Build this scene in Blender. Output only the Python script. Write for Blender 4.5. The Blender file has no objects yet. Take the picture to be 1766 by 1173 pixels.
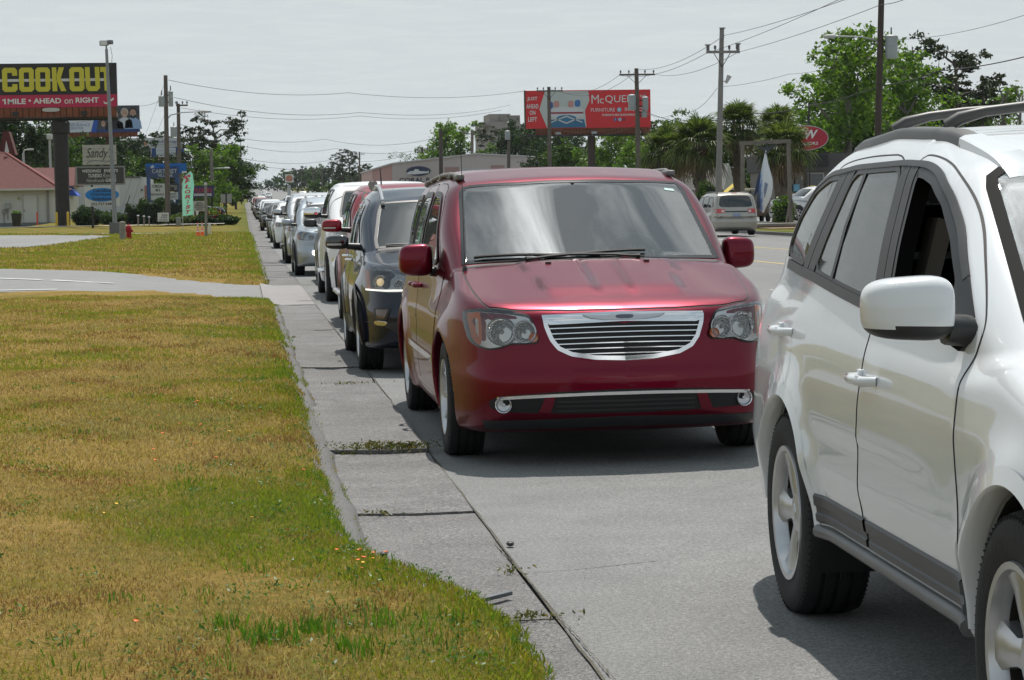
import bpy,bmesh,math,random
import numpy as np
from mathutils import Vector,Matrix
random.seed(7)
RNG=np.random.default_rng(7)
S=bpy.context.scene
COL=S.collection
# -- camera
FPX,CAM_H=3900.0,1.49
YAW,PITCH,ROLL=math.radians(6.7164),math.radians(-3.4242),-0.017
cam_data=bpy.data.cameras.new("camera")
cam=bpy.data.objects.new("camera",cam_data)
COL.objects.link(cam)
S.camera=cam
cam_data.sensor_fit='HORIZONTAL'
cam_data.sensor_width=36.0
cam_data.lens=FPX/1766.0*36.0
cam_data.clip_start=0.1
cam_data.clip_end=6000.0
_f=Vector((math.sin(YAW)*math.cos(PITCH),math.cos(YAW)*math.cos(PITCH),math.sin(PITCH)))
_r=Vector((math.cos(YAW),-math.sin(YAW),0))
_u=_r.cross(_f)
_r2=_r*math.cos(ROLL)+_u*math.sin(ROLL)
_u2=_u*math.cos(ROLL)-_r*math.sin(ROLL)
cam.matrix_world=Matrix(((_r2 .x,_u2 .x,-_f.x,0),(_r2 .y,_u2 .y,-_f.y,0),(_r2 .z,_u2 .z,-_f.z,CAM_H),(0,0,0,1)))
# -- sky and sun
SUN_EL,SUN_AZ=math.radians(64),math.radians(14)
SUN_DIR=Vector((math.sin(SUN_AZ)*math.cos(SUN_EL),math.cos(SUN_AZ)*math.cos(SUN_EL),math.sin(SUN_EL)))
world=bpy.data.worlds.new("World")
S.world=world
world.use_nodes=True
def build_world():
 nt=world.node_tree
 N,L=nt.nodes,nt.links
 N.clear()
 out=N.new('ShaderNodeOutputWorld')
 bg=N.new('ShaderNodeBackground')
 bg.inputs['Strength'].default_value=0.10
 sky=N.new('ShaderNodeTexSky')
 sky.sky_type='NISHITA'
 sky.sun_disc=False
 sky.sun_elevation=SUN_EL
 sky.sun_rotation=SUN_AZ
 sky.dust_density=3.0
 sky.air_density=1.2
 tc=N.new('ShaderNodeTexCoord')
 sep=N.new('ShaderNodeSeparateXYZ')
 L.new(tc.outputs['Generated'],sep.inputs[0])
 zz=N.new('ShaderNodeMath');zz.operation='MAXIMUM';zz.inputs[1].default_value=0.0
 L.new(sep.outputs['Z'],zz.inputs[0])
 za=N.new('ShaderNodeMath');za.operation='ADD';za.inputs[1].default_value=0.09
 L.new(zz.outputs[0],za.inputs[0])
 dv=N.new('ShaderNodeVectorMath');dv.operation='DIVIDE'
 cb=N.new('ShaderNodeCombineXYZ')
 for i in range(3):
  L.new(za.outputs[0],cb.inputs[i])
 L.new(tc.outputs['Generated'],dv.inputs[0]);L.new(cb.outputs[0],dv.inputs[1])
 mp=N.new('ShaderNodeMapping');mp.inputs['Scale'].default_value=(0.55,1.0,0.0);mp.inputs['Rotation'].default_value=(0,0,0.5)
 L.new(dv.outputs[0],mp.inputs[0])
 n1=N.new('ShaderNodeTexNoise');n1 .inputs['Scale'].default_value=7.5;n1 .inputs['Detail'].default_value=9;n1 .inputs['Roughness'].default_value=0.56;n1 .inputs['Distortion'].default_value=0.9
 L.new(mp.outputs[0],n1 .inputs['Vector'])
 r1=N.new('ShaderNodeValToRGB')
 r1 .color_ramp.elements[0].position=0.44;r1 .color_ramp.elements[0].color=(0,0,0,1)
 r1 .color_ramp.elements[1].position=0.66;r1 .color_ramp.elements[1].color=(1,1,1,1)
 L.new(n1 .outputs['Fac'],r1 .inputs[0])
 low=N.new('ShaderNodeMapRange');low.inputs[1].default_value=0.10;low.inputs[2].default_value=0.5;low.inputs[3].default_value=0.11;low.inputs[4].default_value=1.0
 L.new(zz.outputs[0],low.inputs[0])
 cm=N.new('ShaderNodeMix');cm.data_type='FLOAT'
 cm.inputs[2].default_value=0.80
 L.new(low.outputs[0],cm.inputs[0]);L.new(r1 .outputs[0],cm.inputs[3])
 dt=N.new('ShaderNodeVectorMath');dt.operation='DOT_PRODUCT'
 L.new(tc.outputs['Generated'],dt.inputs[0]);dt.inputs[1].default_value=SUN_DIR
 glow=N.new('ShaderNodeMapRange');glow.inputs[1].default_value=0.55;glow.inputs[2].default_value=1.0;glow.inputs[3].default_value=0.0;glow.inputs[4].default_value=1.0
 L.new(dt.outputs['Value'],glow.inputs[0])
 gp=N.new('ShaderNodeMath');gp.operation='POWER';gp.inputs[1].default_value=4.0
 L.new(glow.outputs[0],gp.inputs[0])
 gb=N.new('ShaderNodeMath');gb.operation='MULTIPLY_ADD';gb.inputs[1].default_value=9.0;gb.inputs[2].default_value=6.8
 L.new(gp.outputs[0],gb.inputs[0])
 g2=N.new('ShaderNodeMath');g2 .operation='POWER';g2 .inputs[1].default_value=60.0
 L.new(glow.outputs[0],g2 .inputs[0])
 g3=N.new('ShaderNodeMath');g3 .operation='MULTIPLY_ADD';g3 .inputs[1].default_value=38.0
 L.new(g2 .outputs[0],g3 .inputs[0]);L.new(gb.outputs[0],g3 .inputs[2])
 gb=g3
 cl=N.new('ShaderNodeVectorMath');cl.operation='SCALE';cl.inputs[0].default_value=(0.96,1.0,1.0)
 L.new(gb.outputs[0],cl.inputs['Scale'])
 sc=N.new('ShaderNodeVectorMath');sc.operation='SCALE';sc.inputs['Scale'].default_value=0.10
 L.new(sky.outputs[0],sc.inputs[0])
 gapg=N.new('ShaderNodeVectorMath');gapg.operation='SCALE';gapg.inputs['Scale'].default_value=0.26
 L.new(cl.outputs[0],gapg.inputs[0])
 gap=N.new('ShaderNodeMix');gap.data_type='RGBA';gap.inputs[0].default_value=0.10
 base=N.new('ShaderNodeVectorMath');base.operation='ADD';base.inputs[1].default_value=(2.7,3.7,4.4)
 L.new(sc.outputs[0],base.inputs[0]);L.new(base.outputs[0],gap.inputs[6]);L.new(gapg.outputs[0],gap.inputs[7])
 mx=N.new('ShaderNodeMix');mx.data_type='RGBA'
 L.new(cm.outputs[0],mx.inputs[0]);L.new(gap.outputs[2],mx.inputs[6]);L.new(cl.outputs[0],mx.inputs[7])
 L.new(mx.outputs[2],bg.inputs['Color'])
 L.new(bg.outputs[0],out.inputs[0])
build_world()
sun_data=bpy.data.lights.new("sun",'SUN')
sun=bpy.data.objects.new("sun",sun_data)
COL.objects.link(sun)
sun_data.energy=4.0
sun_data.angle=math.radians(0.6)
sun_data.color=(1.0,0.95,0.88)
sun.rotation_euler=(-SUN_DIR).to_track_quat('-Z','Y').to_euler()
S.view_settings.view_transform='Standard'
S.view_settings.look='None'
S.view_settings.gamma=1.0
S.view_settings.use_curve_mapping=False
S.view_settings.exposure=0.2
S.cycles.use_denoising=True
S.cycles.max_bounces=8
S.cycles.transparent_max_bounces=24
S.cycles.caustics_reflective=False
S.cycles.caustics_refractive=False
S.cycles.sample_clamp_indirect=6.0
# -- helpers
def link(o,parent=None):
 COL.objects.link(o)
 if parent is not None:
  o.parent=parent
 return o
def thing(name,label,cat,loc=(0,0,0),rot=(0,0,0),group=None):
 o=bpy.data.objects.new(name,None)
 o.empty_display_size=0.3
 COL.objects.link(o)
 o.location=loc
 o.rotation_euler=rot
 return tag(o,label,cat,group)
def tag(o,label,cat,group=None):
 o['label']=label
 o['category']=cat
 if group:
  o['group']=group
 return o
def struct(o,kind='structure'):
 o['kind']=kind
 return o
def copy_tree(o,parent=None):
 c=o.copy()
 COL.objects.link(c)
 c.parent=parent
 for ch in list(o.children):
  copy_tree(ch,c)
 return c
def mk(name,verts,faces,mat,parent=None,smooth=True,normals=None,mats=None,midx=None):
 me=bpy.data.meshes.new(name)
 verts=np.asarray(verts,float)
 if isinstance(faces,np.ndarray):
  n,k=faces.shape
  me.vertices.add(len(verts));me.vertices.foreach_set('co',verts.ravel())
  me.loops.add(n*k);me.loops.foreach_set('vertex_index',faces.astype(np.int32).ravel())
  me.polygons.add(n);me.polygons.foreach_set('loop_start',np.arange(0,n*k,k,dtype=np.int32))
  me.update(calc_edges=True)
 else:
  me.from_pydata([tuple(v)for v in verts],[],[tuple(int(i)for i in f)for f in faces])
 me.validate()
 if mats:
  for m in mats:
   me.materials.append(m)
  if midx is not None:
   me.polygons.foreach_set('material_index',np.asarray(midx,np.int32))
 else:
  me.materials.append(mat)
 if smooth is True:
  me.polygons.foreach_set('use_smooth',np.ones(len(me.polygons),bool))
 elif smooth:
  me.polygons.foreach_set('use_smooth',np.ones(len(me.polygons),bool))
  me.set_sharp_from_angle(angle=math.radians(smooth))
 else:
  me.polygons.foreach_set('use_smooth',np.zeros(len(me.polygons),bool))
 if normals is not None and len(normals)==len(me.vertices):
  me.normals_split_custom_set_from_vertices([tuple(n)for n in normals])
 o=bpy.data.objects.new(name,me)
 return link(o,parent)
class MB:
 """collects shapes for one mesh"""
 def __init__(s):
  s.v,s.f,s.m=[],[],[]
 def add(s,v,f,m=0):
  b=len(s.v)
  s.v+=[tuple(float(c)for c in p)for p in v]
  s.f+=[tuple(b+int(i)for i in q)for q in f]
  s.m+=[m]*len(f)
  return s
 def box(s,c,d,rz=0.0,m=0,rx=0.0,ry=0.0):
  x,y,z=d[0]/2,d[1]/2,d[2]/2
  P=[(-x,-y,-z),(x,-y,-z),(x,y,-z),(-x,y,-z),(-x,-y,z),(x,-y,z),(x,y,z),(-x,y,z)]
  M=Matrix.Translation(c)@Matrix.Rotation(rz,4,'Z')@Matrix.Rotation(rx,4,'X')@Matrix.Rotation(ry,4,'Y')
  P=[M@Vector(p)for p in P]
  return s.add(P,[(0,3,2,1),(4,5,6,7),(0,1,5,4),(1,2,6,5),(2,3,7,6),(3,0,4,7)],m)
 def bbox(s,c,d,b=0.01,rz=0.0,m=0,seg=2):
  bm=bmesh.new()
  bmesh.ops.create_cube(bm,size=1.0)
  bmesh.ops.scale(bm,vec=d,verts=bm.verts)
  bmesh.ops.bevel(bm,geom=list(bm.edges),offset=min(b,min(d)*.45),segments=seg,affect='EDGES',profile=0.6)
  M=Matrix.Translation(c)@Matrix.Rotation(rz,4,'Z')
  bm.verts.index_update()
  s.add([M@v.co for v in bm.verts],[[v.index for v in f.verts]for f in bm.faces],m)
  bm.free()
  return s
 def tube(s,path,r,n=8,m=0,cap=True):
  P=[Vector(p)for p in path]
  rr=r if hasattr(r,'__len__')else[r]*len(P)
  b=len(s.v)
  prev=None
  for i,p in enumerate(P):
   t=(P[min(i+1,len(P)-1)]-P[max(i-1,0)]).normalized()
   if prev is None:
    a=t.orthogonal().normalized()
   else:
    a=(prev-t*prev.dot(t))
    a=a.normalized()if a.length>1e-6 else t.orthogonal().normalized()
   prev=a
   c=t.cross(a)
   for k in range(n):
    q=2*math.pi*k/n
    s.v.append(tuple(p+(a*math.cos(q)+c*math.sin(q))*rr[i]))
  nf=0
  for i in range(len(P)-1):
   for k in range(n):
    s.f.append((b+i*n+k,b+i*n+(k+1)%n,b+(i+1)*n+(k+1)%n,b+(i+1)*n+k));nf+=1
  if cap:
   s.f.append(tuple(b+k for k in reversed(range(n))));s.f.append(tuple(b+(len(P)-1)*n+k for k in range(n)));nf+=2
  s.m+=[m]*nf
  return s
 def lathe(s,prof,n=24,M=None,m=0,close=False):
  """profile of (radius, height), turned about z; M places it"""
  M=M or Matrix.Identity(4)
  b=len(s.v)
  for(r,z)in prof:
   for k in range(n):
    q=2*math.pi*k/n
    s.v.append(tuple(M@Vector((r*math.cos(q),r*math.sin(q),z))))
  K=len(prof)
  nf=0
  for i in range(K if close else K-1):
   j=(i+1)%K
   for k in range(n):
    s.f.append((b+i*n+k,b+i*n+(k+1)%n,b+j*n+(k+1)%n,b+j*n+k));nf+=1
  s.m+=[m]*nf
  return s
 def prism(s,poly,z0,z1,M=None,m=0):
  """polygon (x,y) pulled from z0 to z1"""
  M=M or Matrix.Identity(4)
  n=len(poly)
  P=[M@Vector((x,y,z0))for x,y in poly]+[M@Vector((x,y,z1))for x,y in poly]
  F=[tuple(reversed(range(n))),tuple(range(n,2*n))]+[(i,(i+1)%n,n+(i+1)%n,n+i)for i in range(n)]
  return s.add(P,F,m)
 def build(s,name,mat,parent=None,smooth=40,mats=None):
  return mk(name,s.v,s.f,mat,parent,smooth,mats=mats,midx=s.m if mats else None)
TEXT_CACHE={}
def text_geo(body,bold=0.0,shear=0.0,space=1.0):
 """flat outlines of a line of lettering: verts (x,y), faces; cap height 1"""
 key=(body,bold,shear,space)
 if key in TEXT_CACHE:
  return TEXT_CACHE[key]
 cu=bpy.data.curves.new("lettering",'FONT')
 cu.body=body
 cu.offset=bold
 cu.shear=shear
 cu.space_character=space
 cu.resolution_u=3
 cu.fill_mode='FRONT'
 o=bpy.data.objects.new("lettering",cu)
 COL.objects.link(o)
 dg=bpy.context.evaluated_depsgraph_get()
 me=bpy.data.meshes.new_from_object(o.evaluated_get(dg))
 v=[(p.co.x,p.co.y)for p in me.vertices]
 f=[tuple(p.vertices)for p in me.polygons]
 bpy.data.objects.remove(o)
 bpy.data.curves.remove(cu)
 bpy.data.meshes.remove(me)
 TEXT_CACHE[key]=(v,f)
 return v,f
def lettering(mb,body,cx,cz,w=None,h=None,y=0.0,bold=0.0,shear=0.0,m=0,space=1.0,fit=True,face=-1):
 """put a line of lettering on a board's front (x,z plane) centred at cx,cz in a box w x h"""
 v,f=text_geo(body,bold,shear,space)
 if not v:
  return
 A=np.array(v)
 lo,hi=A.min(0),A.max(0)
 sx=(w/(hi[0]-lo[0]))if w else None
 sz=(h/(hi[1]-lo[1]))if h else None
 sx=sx or sz
 sz=sz or sx
 if not fit:
  sx=sz=min(sx,sz)
 A=(A-(lo+hi)/2)*np.array([sx,sz])
 if face>0:
  A[:,0]*=-1
 mb.add([(cx+a,y,cz+b)for a,b in A],f,m)
def ss(a,b,x):
 t=np.clip((np.asarray(x,float)-a)/(b-a),0,1)
 return t*t*(3-2*t)
 # -- materials
MATS={}
def P(name,color,rough=0.6,metal=0.0,spec=0.5,coat=0.0,var=0.0,vscale=3.0,bump=0.0,bscale=60.0,emit=None,estr=0.0,trans=0.0,ior=None,coatr=0.03,detail=6):
 if name in MATS:
  return MATS[name]
 m=bpy.data.materials.new(name)
 m.use_nodes=True
 nt=m.node_tree
 b=nt.nodes['Principled BSDF']
 c=tuple(color)+(1,)if len(color)==3 else color
 b.inputs['Base Color'].default_value=c
 b.inputs['Roughness'].default_value=rough
 b.inputs['Metallic'].default_value=metal
 b.inputs['Specular IOR Level'].default_value=spec
 b.inputs['Coat Weight'].default_value=coat
 b.inputs['Coat Roughness'].default_value=coatr
 b.inputs['Transmission Weight'].default_value=trans
 if ior:
  b.inputs['IOR'].default_value=ior
 if emit:
  b.inputs['Emission Color'].default_value=tuple(emit)+(1,)
  b.inputs['Emission Strength'].default_value=estr
 if var or bump:
  tc=nt.nodes.new('ShaderNodeTexCoord')
 if var:
  n=nt.nodes.new('ShaderNodeTexNoise');n.inputs['Scale'].default_value=vscale;n.inputs['Detail'].default_value=detail;n.inputs['Roughness'].default_value=0.65
  nt.links.new(tc.outputs['Object'],n.inputs['Vector'])
  r=nt.nodes.new('ShaderNodeMapRange');r.inputs[1].default_value=0.25;r.inputs[2].default_value=0.75;r.inputs[3].default_value=1-var;r.inputs[4].default_value=1+var
  nt.links.new(n.outputs['Fac'],r.inputs[0])
  h=nt.nodes.new('ShaderNodeVectorMath');h.operation='SCALE';h.inputs[0].default_value=c[:3]
  nt.links.new(r.outputs[0],h.inputs['Scale'])
  nt.links.new(h.outputs[0],b.inputs['Base Color'])
 if bump:
  n2=nt.nodes.new('ShaderNodeTexNoise');n2 .inputs['Scale'].default_value=bscale;n2 .inputs['Detail'].default_value=4
  nt.links.new(tc.outputs['Object'],n2 .inputs['Vector'])
  bp=nt.nodes.new('ShaderNodeBump');bp.inputs['Strength'].default_value=bump;bp.inputs['Distance'].default_value=0.02
  nt.links.new(n2 .outputs['Fac'],bp.inputs['Height']);nt.links.new(bp.outputs[0],b.inputs['Normal'])
 MATS[name]=m
 return m
def ramp_mat(name,stops,scale=4.0,rough=0.8,spec=0.3,detail=8,stretch=(1,1,1),bump=0.0,bscale=80.0,rot=(0,0,0),nrough=0.6,extra=None):
 """noise driven colour ramp"""
 if name in MATS:
  return MATS[name]
 m=bpy.data.materials.new(name)
 m.use_nodes=True
 nt=m.node_tree
 b=nt.nodes['Principled BSDF']
 b.inputs['Roughness'].default_value=rough
 b.inputs['Specular IOR Level'].default_value=spec
 tc=nt.nodes.new('ShaderNodeTexCoord')
 mp=nt.nodes.new('ShaderNodeMapping');mp.inputs['Scale'].default_value=stretch;mp.inputs['Rotation'].default_value=rot
 nt.links.new(tc.outputs['Object'],mp.inputs[0])
 n=nt.nodes.new('ShaderNodeTexNoise');n.inputs['Scale'].default_value=scale;n.inputs['Detail'].default_value=detail;n.inputs['Roughness'].default_value=nrough
 nt.links.new(mp.outputs[0],n.inputs['Vector'])
 r=nt.nodes.new('ShaderNodeValToRGB')
 els=r.color_ramp.elements
 while len(els)<len(stops):
  els.new(0.5)
 for e,(p,c)in zip(els,stops):
  e.position=p;e.color=tuple(c)+(1,)
 nt.links.new(n.outputs['Fac'],r.inputs[0])
 nt.links.new(r.outputs[0],b.inputs['Base Color'])
 if bump:
  n2=nt.nodes.new('ShaderNodeTexNoise');n2 .inputs['Scale'].default_value=bscale;n2 .inputs['Detail'].default_value=5
  nt.links.new(tc.outputs['Object'],n2 .inputs['Vector'])
  bp=nt.nodes.new('ShaderNodeBump');bp.inputs['Strength'].default_value=bump;bp.inputs['Distance'].default_value=0.02
  nt.links.new(n2 .outputs['Fac'],bp.inputs['Height']);nt.links.new(bp.outputs[0],b.inputs['Normal'])
 MATS[name]=m
 return m
def glass_mat(name,tint,ior=1.5,rough=0.005,dust=0.0,mirror=2.0):
 """thin pane: clear by transmission, mirror by Fresnel"""
 if name in MATS:
  return MATS[name]
 m=bpy.data.materials.new(name)
 m.use_nodes=True
 nt=m.node_tree
 nt.nodes.clear()
 o=nt.nodes.new('ShaderNodeOutputMaterial')
 t=nt.nodes.new('ShaderNodeBsdfTransparent');t.inputs[0].default_value=tuple(tint)+(1,)
 g=nt.nodes.new('ShaderNodeBsdfGlossy');g.inputs['Roughness'].default_value=rough
 fr=nt.nodes.new('ShaderNodeFresnel');fr.inputs[0].default_value=ior
 geo=nt.nodes.new('ShaderNodeNewGeometry')
 mx=nt.nodes.new('ShaderNodeMixShader')
 mu=nt.nodes.new('ShaderNodeMath');mu.operation='MULTIPLY';mu.inputs[1].default_value=mirror;mu.use_clamp=True
 nt.links.new(fr.outputs[0],mu.inputs[0])
 nt.links.new(mu.outputs[0],mx.inputs[0]);nt.links.new(t.outputs[0],mx.inputs[1]);nt.links.new(g.outputs[0],mx.inputs[2])
 last=mx
 if dust:
  d=nt.nodes.new('ShaderNodeBsdfDiffuse');d.inputs[0].default_value=(.55,.58,.56,1)
  tc=nt.nodes.new('ShaderNodeTexCoord')
  n=nt.nodes.new('ShaderNodeTexNoise');n.inputs['Scale'].default_value=7;n.inputs['Detail'].default_value=10;n.inputs['Roughness'].default_value=.7
  nt.links.new(tc.outputs['Object'],n.inputs['Vector'])
  r=nt.nodes.new('ShaderNodeMapRange');r.inputs[1].default_value=.3;r.inputs[2].default_value=.8;r.inputs[3].default_value=dust*.4;r.inputs[4].default_value=dust*1.6
  nt.links.new(n.outputs['Fac'],r.inputs[0])
  m2=nt.nodes.new('ShaderNodeMixShader')
  nt.links.new(r.outputs[0],m2 .inputs[0]);nt.links.new(mx.outputs[0],m2 .inputs[1]);nt.links.new(d.outputs[0],m2 .inputs[2])
  last=m2
 nt.links.new(last.outputs[0],o.inputs[0])
 MATS[name]=m
 return m
def paint(name,color,metal=0.25,rough=0.32,dirt=0.06,coat=.55):
 return P(name,color,rough=rough,metal=metal,spec=.12,coat=coat,coatr=0.035,var=dirt,vscale=2.2)
CHROME=P('chrome',(.75,.76,.78),.08,1.0)
SILVER=P('silver_plastic',(.5,.5,.52),.25,.7)
ALLOY=P('alloy',(.52,.52,.53),.30,.75,var=.1,vscale=8)
RUBBER=P('tyre_rubber',(.009,.009,.0095),.78,var=.3,vscale=12,bump=.25,bscale=90)
BLACK=P('black_plastic',(.018,.018,.019),.42,var=.2,vscale=9)
GREYPL=P('grey_plastic',(.045,.045,.048),.5,var=.12,vscale=9)
DARK=P('dark_cloth',(.012,.012,.013),.85)
GLASSD=P('dark_glass',(.010,.013,.014),.015,0,.5,ior=1.75)
CLEAR=glass_mat('clear_lens',(.96,.97,.97))
REFL=P('reflector_chrome',(.86,.87,.88),.22,.35)
def _flutes(m):
 nt=m.node_tree
 tc=nt.nodes.new('ShaderNodeTexCoord');w=nt.nodes.new('ShaderNodeTexVoronoi');w.inputs['Scale'].default_value=75
 bp=nt.nodes.new('ShaderNodeBump');bp.inputs['Strength'].default_value=1.0;bp.inputs['Distance'].default_value=.035
 nt.links.new(tc.outputs['Object'],w.inputs['Vector']);nt.links.new(w.outputs['Distance'],bp.inputs['Height']);nt.links.new(bp.outputs[0],nt.nodes['Principled BSDF'].inputs['Normal'])
_flutes(REFL)
AMBER=P('amber_lens',(.75,.16,.02),.12,coat=1)
REDL=P('red_lens',(.45,.012,.015),.12,coat=1)
WHITEP=P('white_paint',(.78,.78,.77),.5,var=.05)
# -- vehicle surfaces
def smin(a,b,k):
 h=np.clip(.5+.5*(b-a)/k,0,1)
 return b*(1-h)+a*h-k*h*(1-h)
def smax(a,b,k):
 return-smin(-a,-b,k)
class Lin:
 """polyline with rounded corners, as a lookup"""
 def __init__(s,pts,r=0.03,n=1600):
  xs=[p[0]for p in pts]
  ys=[p[1]for p in pts]
  a,b=xs[0]-1,xs[-1]+1
  s.x=np.linspace(a,b,n)
  y=np.interp(s.x,xs,ys)
  k0=(ys[1]-ys[0])/(xs[1]-xs[0]);k1=(ys[-1]-ys[-2])/(xs[-1]-xs[-2])
  y=np.where(s.x<xs[0],ys[0]+np.clip(k0,-3,3)*(s.x-xs[0]),y)
  y=np.where(s.x>xs[-1],ys[-1]+np.clip(k1,-3,3)*(s.x-xs[-1]),y)
  d=s.x[1]-s.x[0]
  if r>0:
   h=max(1,int(3*r/d))
   w=np.exp(-.5*(np.arange(-h,h+1)*d/r)**2);w/=w.sum()
   y=np.convolve(np.pad(y,h,'reflect',reflect_type='odd'),w,'valid')
  s.y=y
  s.g=np.gradient(y,s.x)
 def __call__(s,x):
  return np.interp(x,s.x,s.y)
 def d(s,x):
  return np.interp(x,s.x,s.g)
class Body:
 def __init__(s,sp):
  s.sp=sp
  g=lambda k,d=None:sp.get(k,d)
  s.L=sp['L'];s.hw=sp['hw']
  s.plan=Lin(g('plan',[(0,0),(s.L,0)]),.12)
  s.sec=Lin(sp['sec'],g('sec_r',.03))
  s.low_top=Lin(sp['low_top'],g('top_r',.05))
  s.front=Lin(sp['front'],g('front_r',.025))
  s.front_x=Lin(sp['front_x'],.06)
  s.rear=Lin(sp['rear'],g('rear_r',.03))
  s.rear_x=Lin(sp['rear_x'],.06)
  s.bot=Lin(sp['bot'],.06)
  s.roof=Lin(sp['roof'],g('roof_r',.05))
  s.gw=Lin(sp['gw'],.12)
  s.tum=Lin(sp['tum'],.04)
  s.bow=g('bow',.10);s.rbow=g('rbow',.05)
  s.roofcrown=g('roofcrown',.05);s.hoodcrown=g('hoodcrown',.05)
  s.axles=sp['axles'];s.ra=sp['ra'];s.zc=sp['r']
  s.k=g('k',.035)
  s.flare=g('flare',.012)
  s.ymid=g('ymid',s.L*.55)
 def side(s,y,z):
  w=s.hw+s.plan(y)+s.sec(z)
  for a in s.axles:
   r=np.sqrt((y-a)**2+(z-s.zc)**2)
   w=w+s.flare*np.exp(-((r-s.ra)/.085)**2)
  return w
 def lower(s,x,y,z):
  ax=np.abs(x)
  w=s.side(y,z)
  d1=ax-w
  tl=s.low_top
  hc=s.hoodcrown
  zt=tl(y)-hc*(ax/s.hw)**2.5
  if 'hood_fn' in s.sp:
   zt=zt+s.sp['hood_fn'](ax,y)
  d2=(z-zt)/np.sqrt(1+tl.d(y)**2)
  yf=s.front(z)+s.front_x(ax)
  d3=(yf-y)/np.sqrt(1+s.front.d(z)**2+s.front_x.d(ax)**2)
  yr=s.rear(z)-s.rear_x(ax)
  d4=(y-yr)/np.sqrt(1+s.rear.d(z)**2+s.rear_x.d(ax)**2)
  d5=s.bot(y)-z
  k=s.k
  d=smax(d1,d2,s.sp.get('k_hood',.09))
  d=smax(d,d3,s.sp.get('k_front',.07));d=smax(d,d4,s.sp.get('k_rear',.07))
  d=smax(d,d5,.05)
  return d
 def glass(s,x,y,z):
  ax=np.abs(x)
  d1=(ax-(s.gw(y)-s.tum(z)))/np.sqrt(1+s.tum.d(z)**2)
  yy=np.where(y<s.ymid,y-s.bow*ax**2,y+s.rbow*ax**2)
  d2=(z-(s.roof(yy)-s.roofcrown*ax**2))/np.sqrt(1+s.roof.d(yy)**2)
  d3=.75-z
  return smax(smax(d1,d2,s.sp.get('k_roof',.10)),d3,.02)
 def __call__(s,x,y,z):
  d=smin(s.lower(x,y,z),s.glass(x,y,z),s.k)
  if 'cut' in s.sp:
   d=s.sp['cut'](s,d,x,y,z)
  ax=np.abs(x)
  for a in s.axles:
   r=np.sqrt((y-a)**2+((z-s.zc)*np.where(z<s.zc,.9,1.0))**2)-s.ra
   well=np.maximum(r,(s.hw-.36)-ax)
   d=smax(d,-well,.014)
  return d
 def grad(s,p,e=1e-3):
  x,y,z=p[:,0],p[:,1],p[:,2]
  g=np.stack([s(x+e,y,z)-s(x-e,y,z),s(x,y+e,z)-s(x,y-e,z),s(x,y,z+e)-s(x,y,z-e)],1)/(2*e)
  return g
 def normal(s,p):
  g=s.grad(p,2e-3)
  return g/np.maximum(np.linalg.norm(g,axis=1,keepdims=True),1e-9)
 def hit(s,o,d,tmax,n=70):
  """first crossing along rays o + t d"""
  ts=np.linspace(0,tmax,n)
  o=np.asarray(o,float);d=np.asarray(d,float)
  pts=o[:,None,:]+ts[None,:,None]*d[:,None,:]
  f=s(pts[...,0].ravel(),pts[...,1].ravel(),pts[...,2].ravel()).reshape(len(o),n)
  ins=f<0
  i=np.argmax(ins,1)
  ok=ins.any(1)
  i=np.where(ok,np.maximum(i,1),n-1)
  a=ts[i-1].copy();b=ts[i].copy()
  for _ in range(22):
   m=(a+b)/2
   p=o+m[:,None]*d
   inside=s(p[:,0],p[:,1],p[:,2])<0
   b=np.where(inside,m,b);a=np.where(inside,a,m)
  return o+b[:,None]*d,ok
 def project(s,ab,axis):
  """2-D outline coordinates to the surface. L/R: (y,z); F/B: (x,z); T: (x,y)"""
  ab=np.asarray(ab,float)
  n=len(ab)
  o=np.zeros((n,3));d=np.zeros((n,3))
  if axis in 'LR':
   sg=-1 if axis=='L' else 1
   o[:,0]=sg*(s.hw+.25);o[:,1:]=ab;d[:,0]=-sg;t=s.hw+.2
  elif axis=='F':
   o[:,0]=ab[:,0];o[:,2]=ab[:,1];o[:,1]=-.3;d[:,1]=1;t=s.L*.6
  elif axis=='B':
   o[:,0]=ab[:,0];o[:,2]=ab[:,1];o[:,1]=s.L+.3;d[:,1]=-1;t=s.L*.5
  else:
   o[:,:2]=ab;o[:,2]=2.4;d[:,2]=-1;t=2.2
  p,ok=s.hit(o,d,t)
  return p
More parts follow.
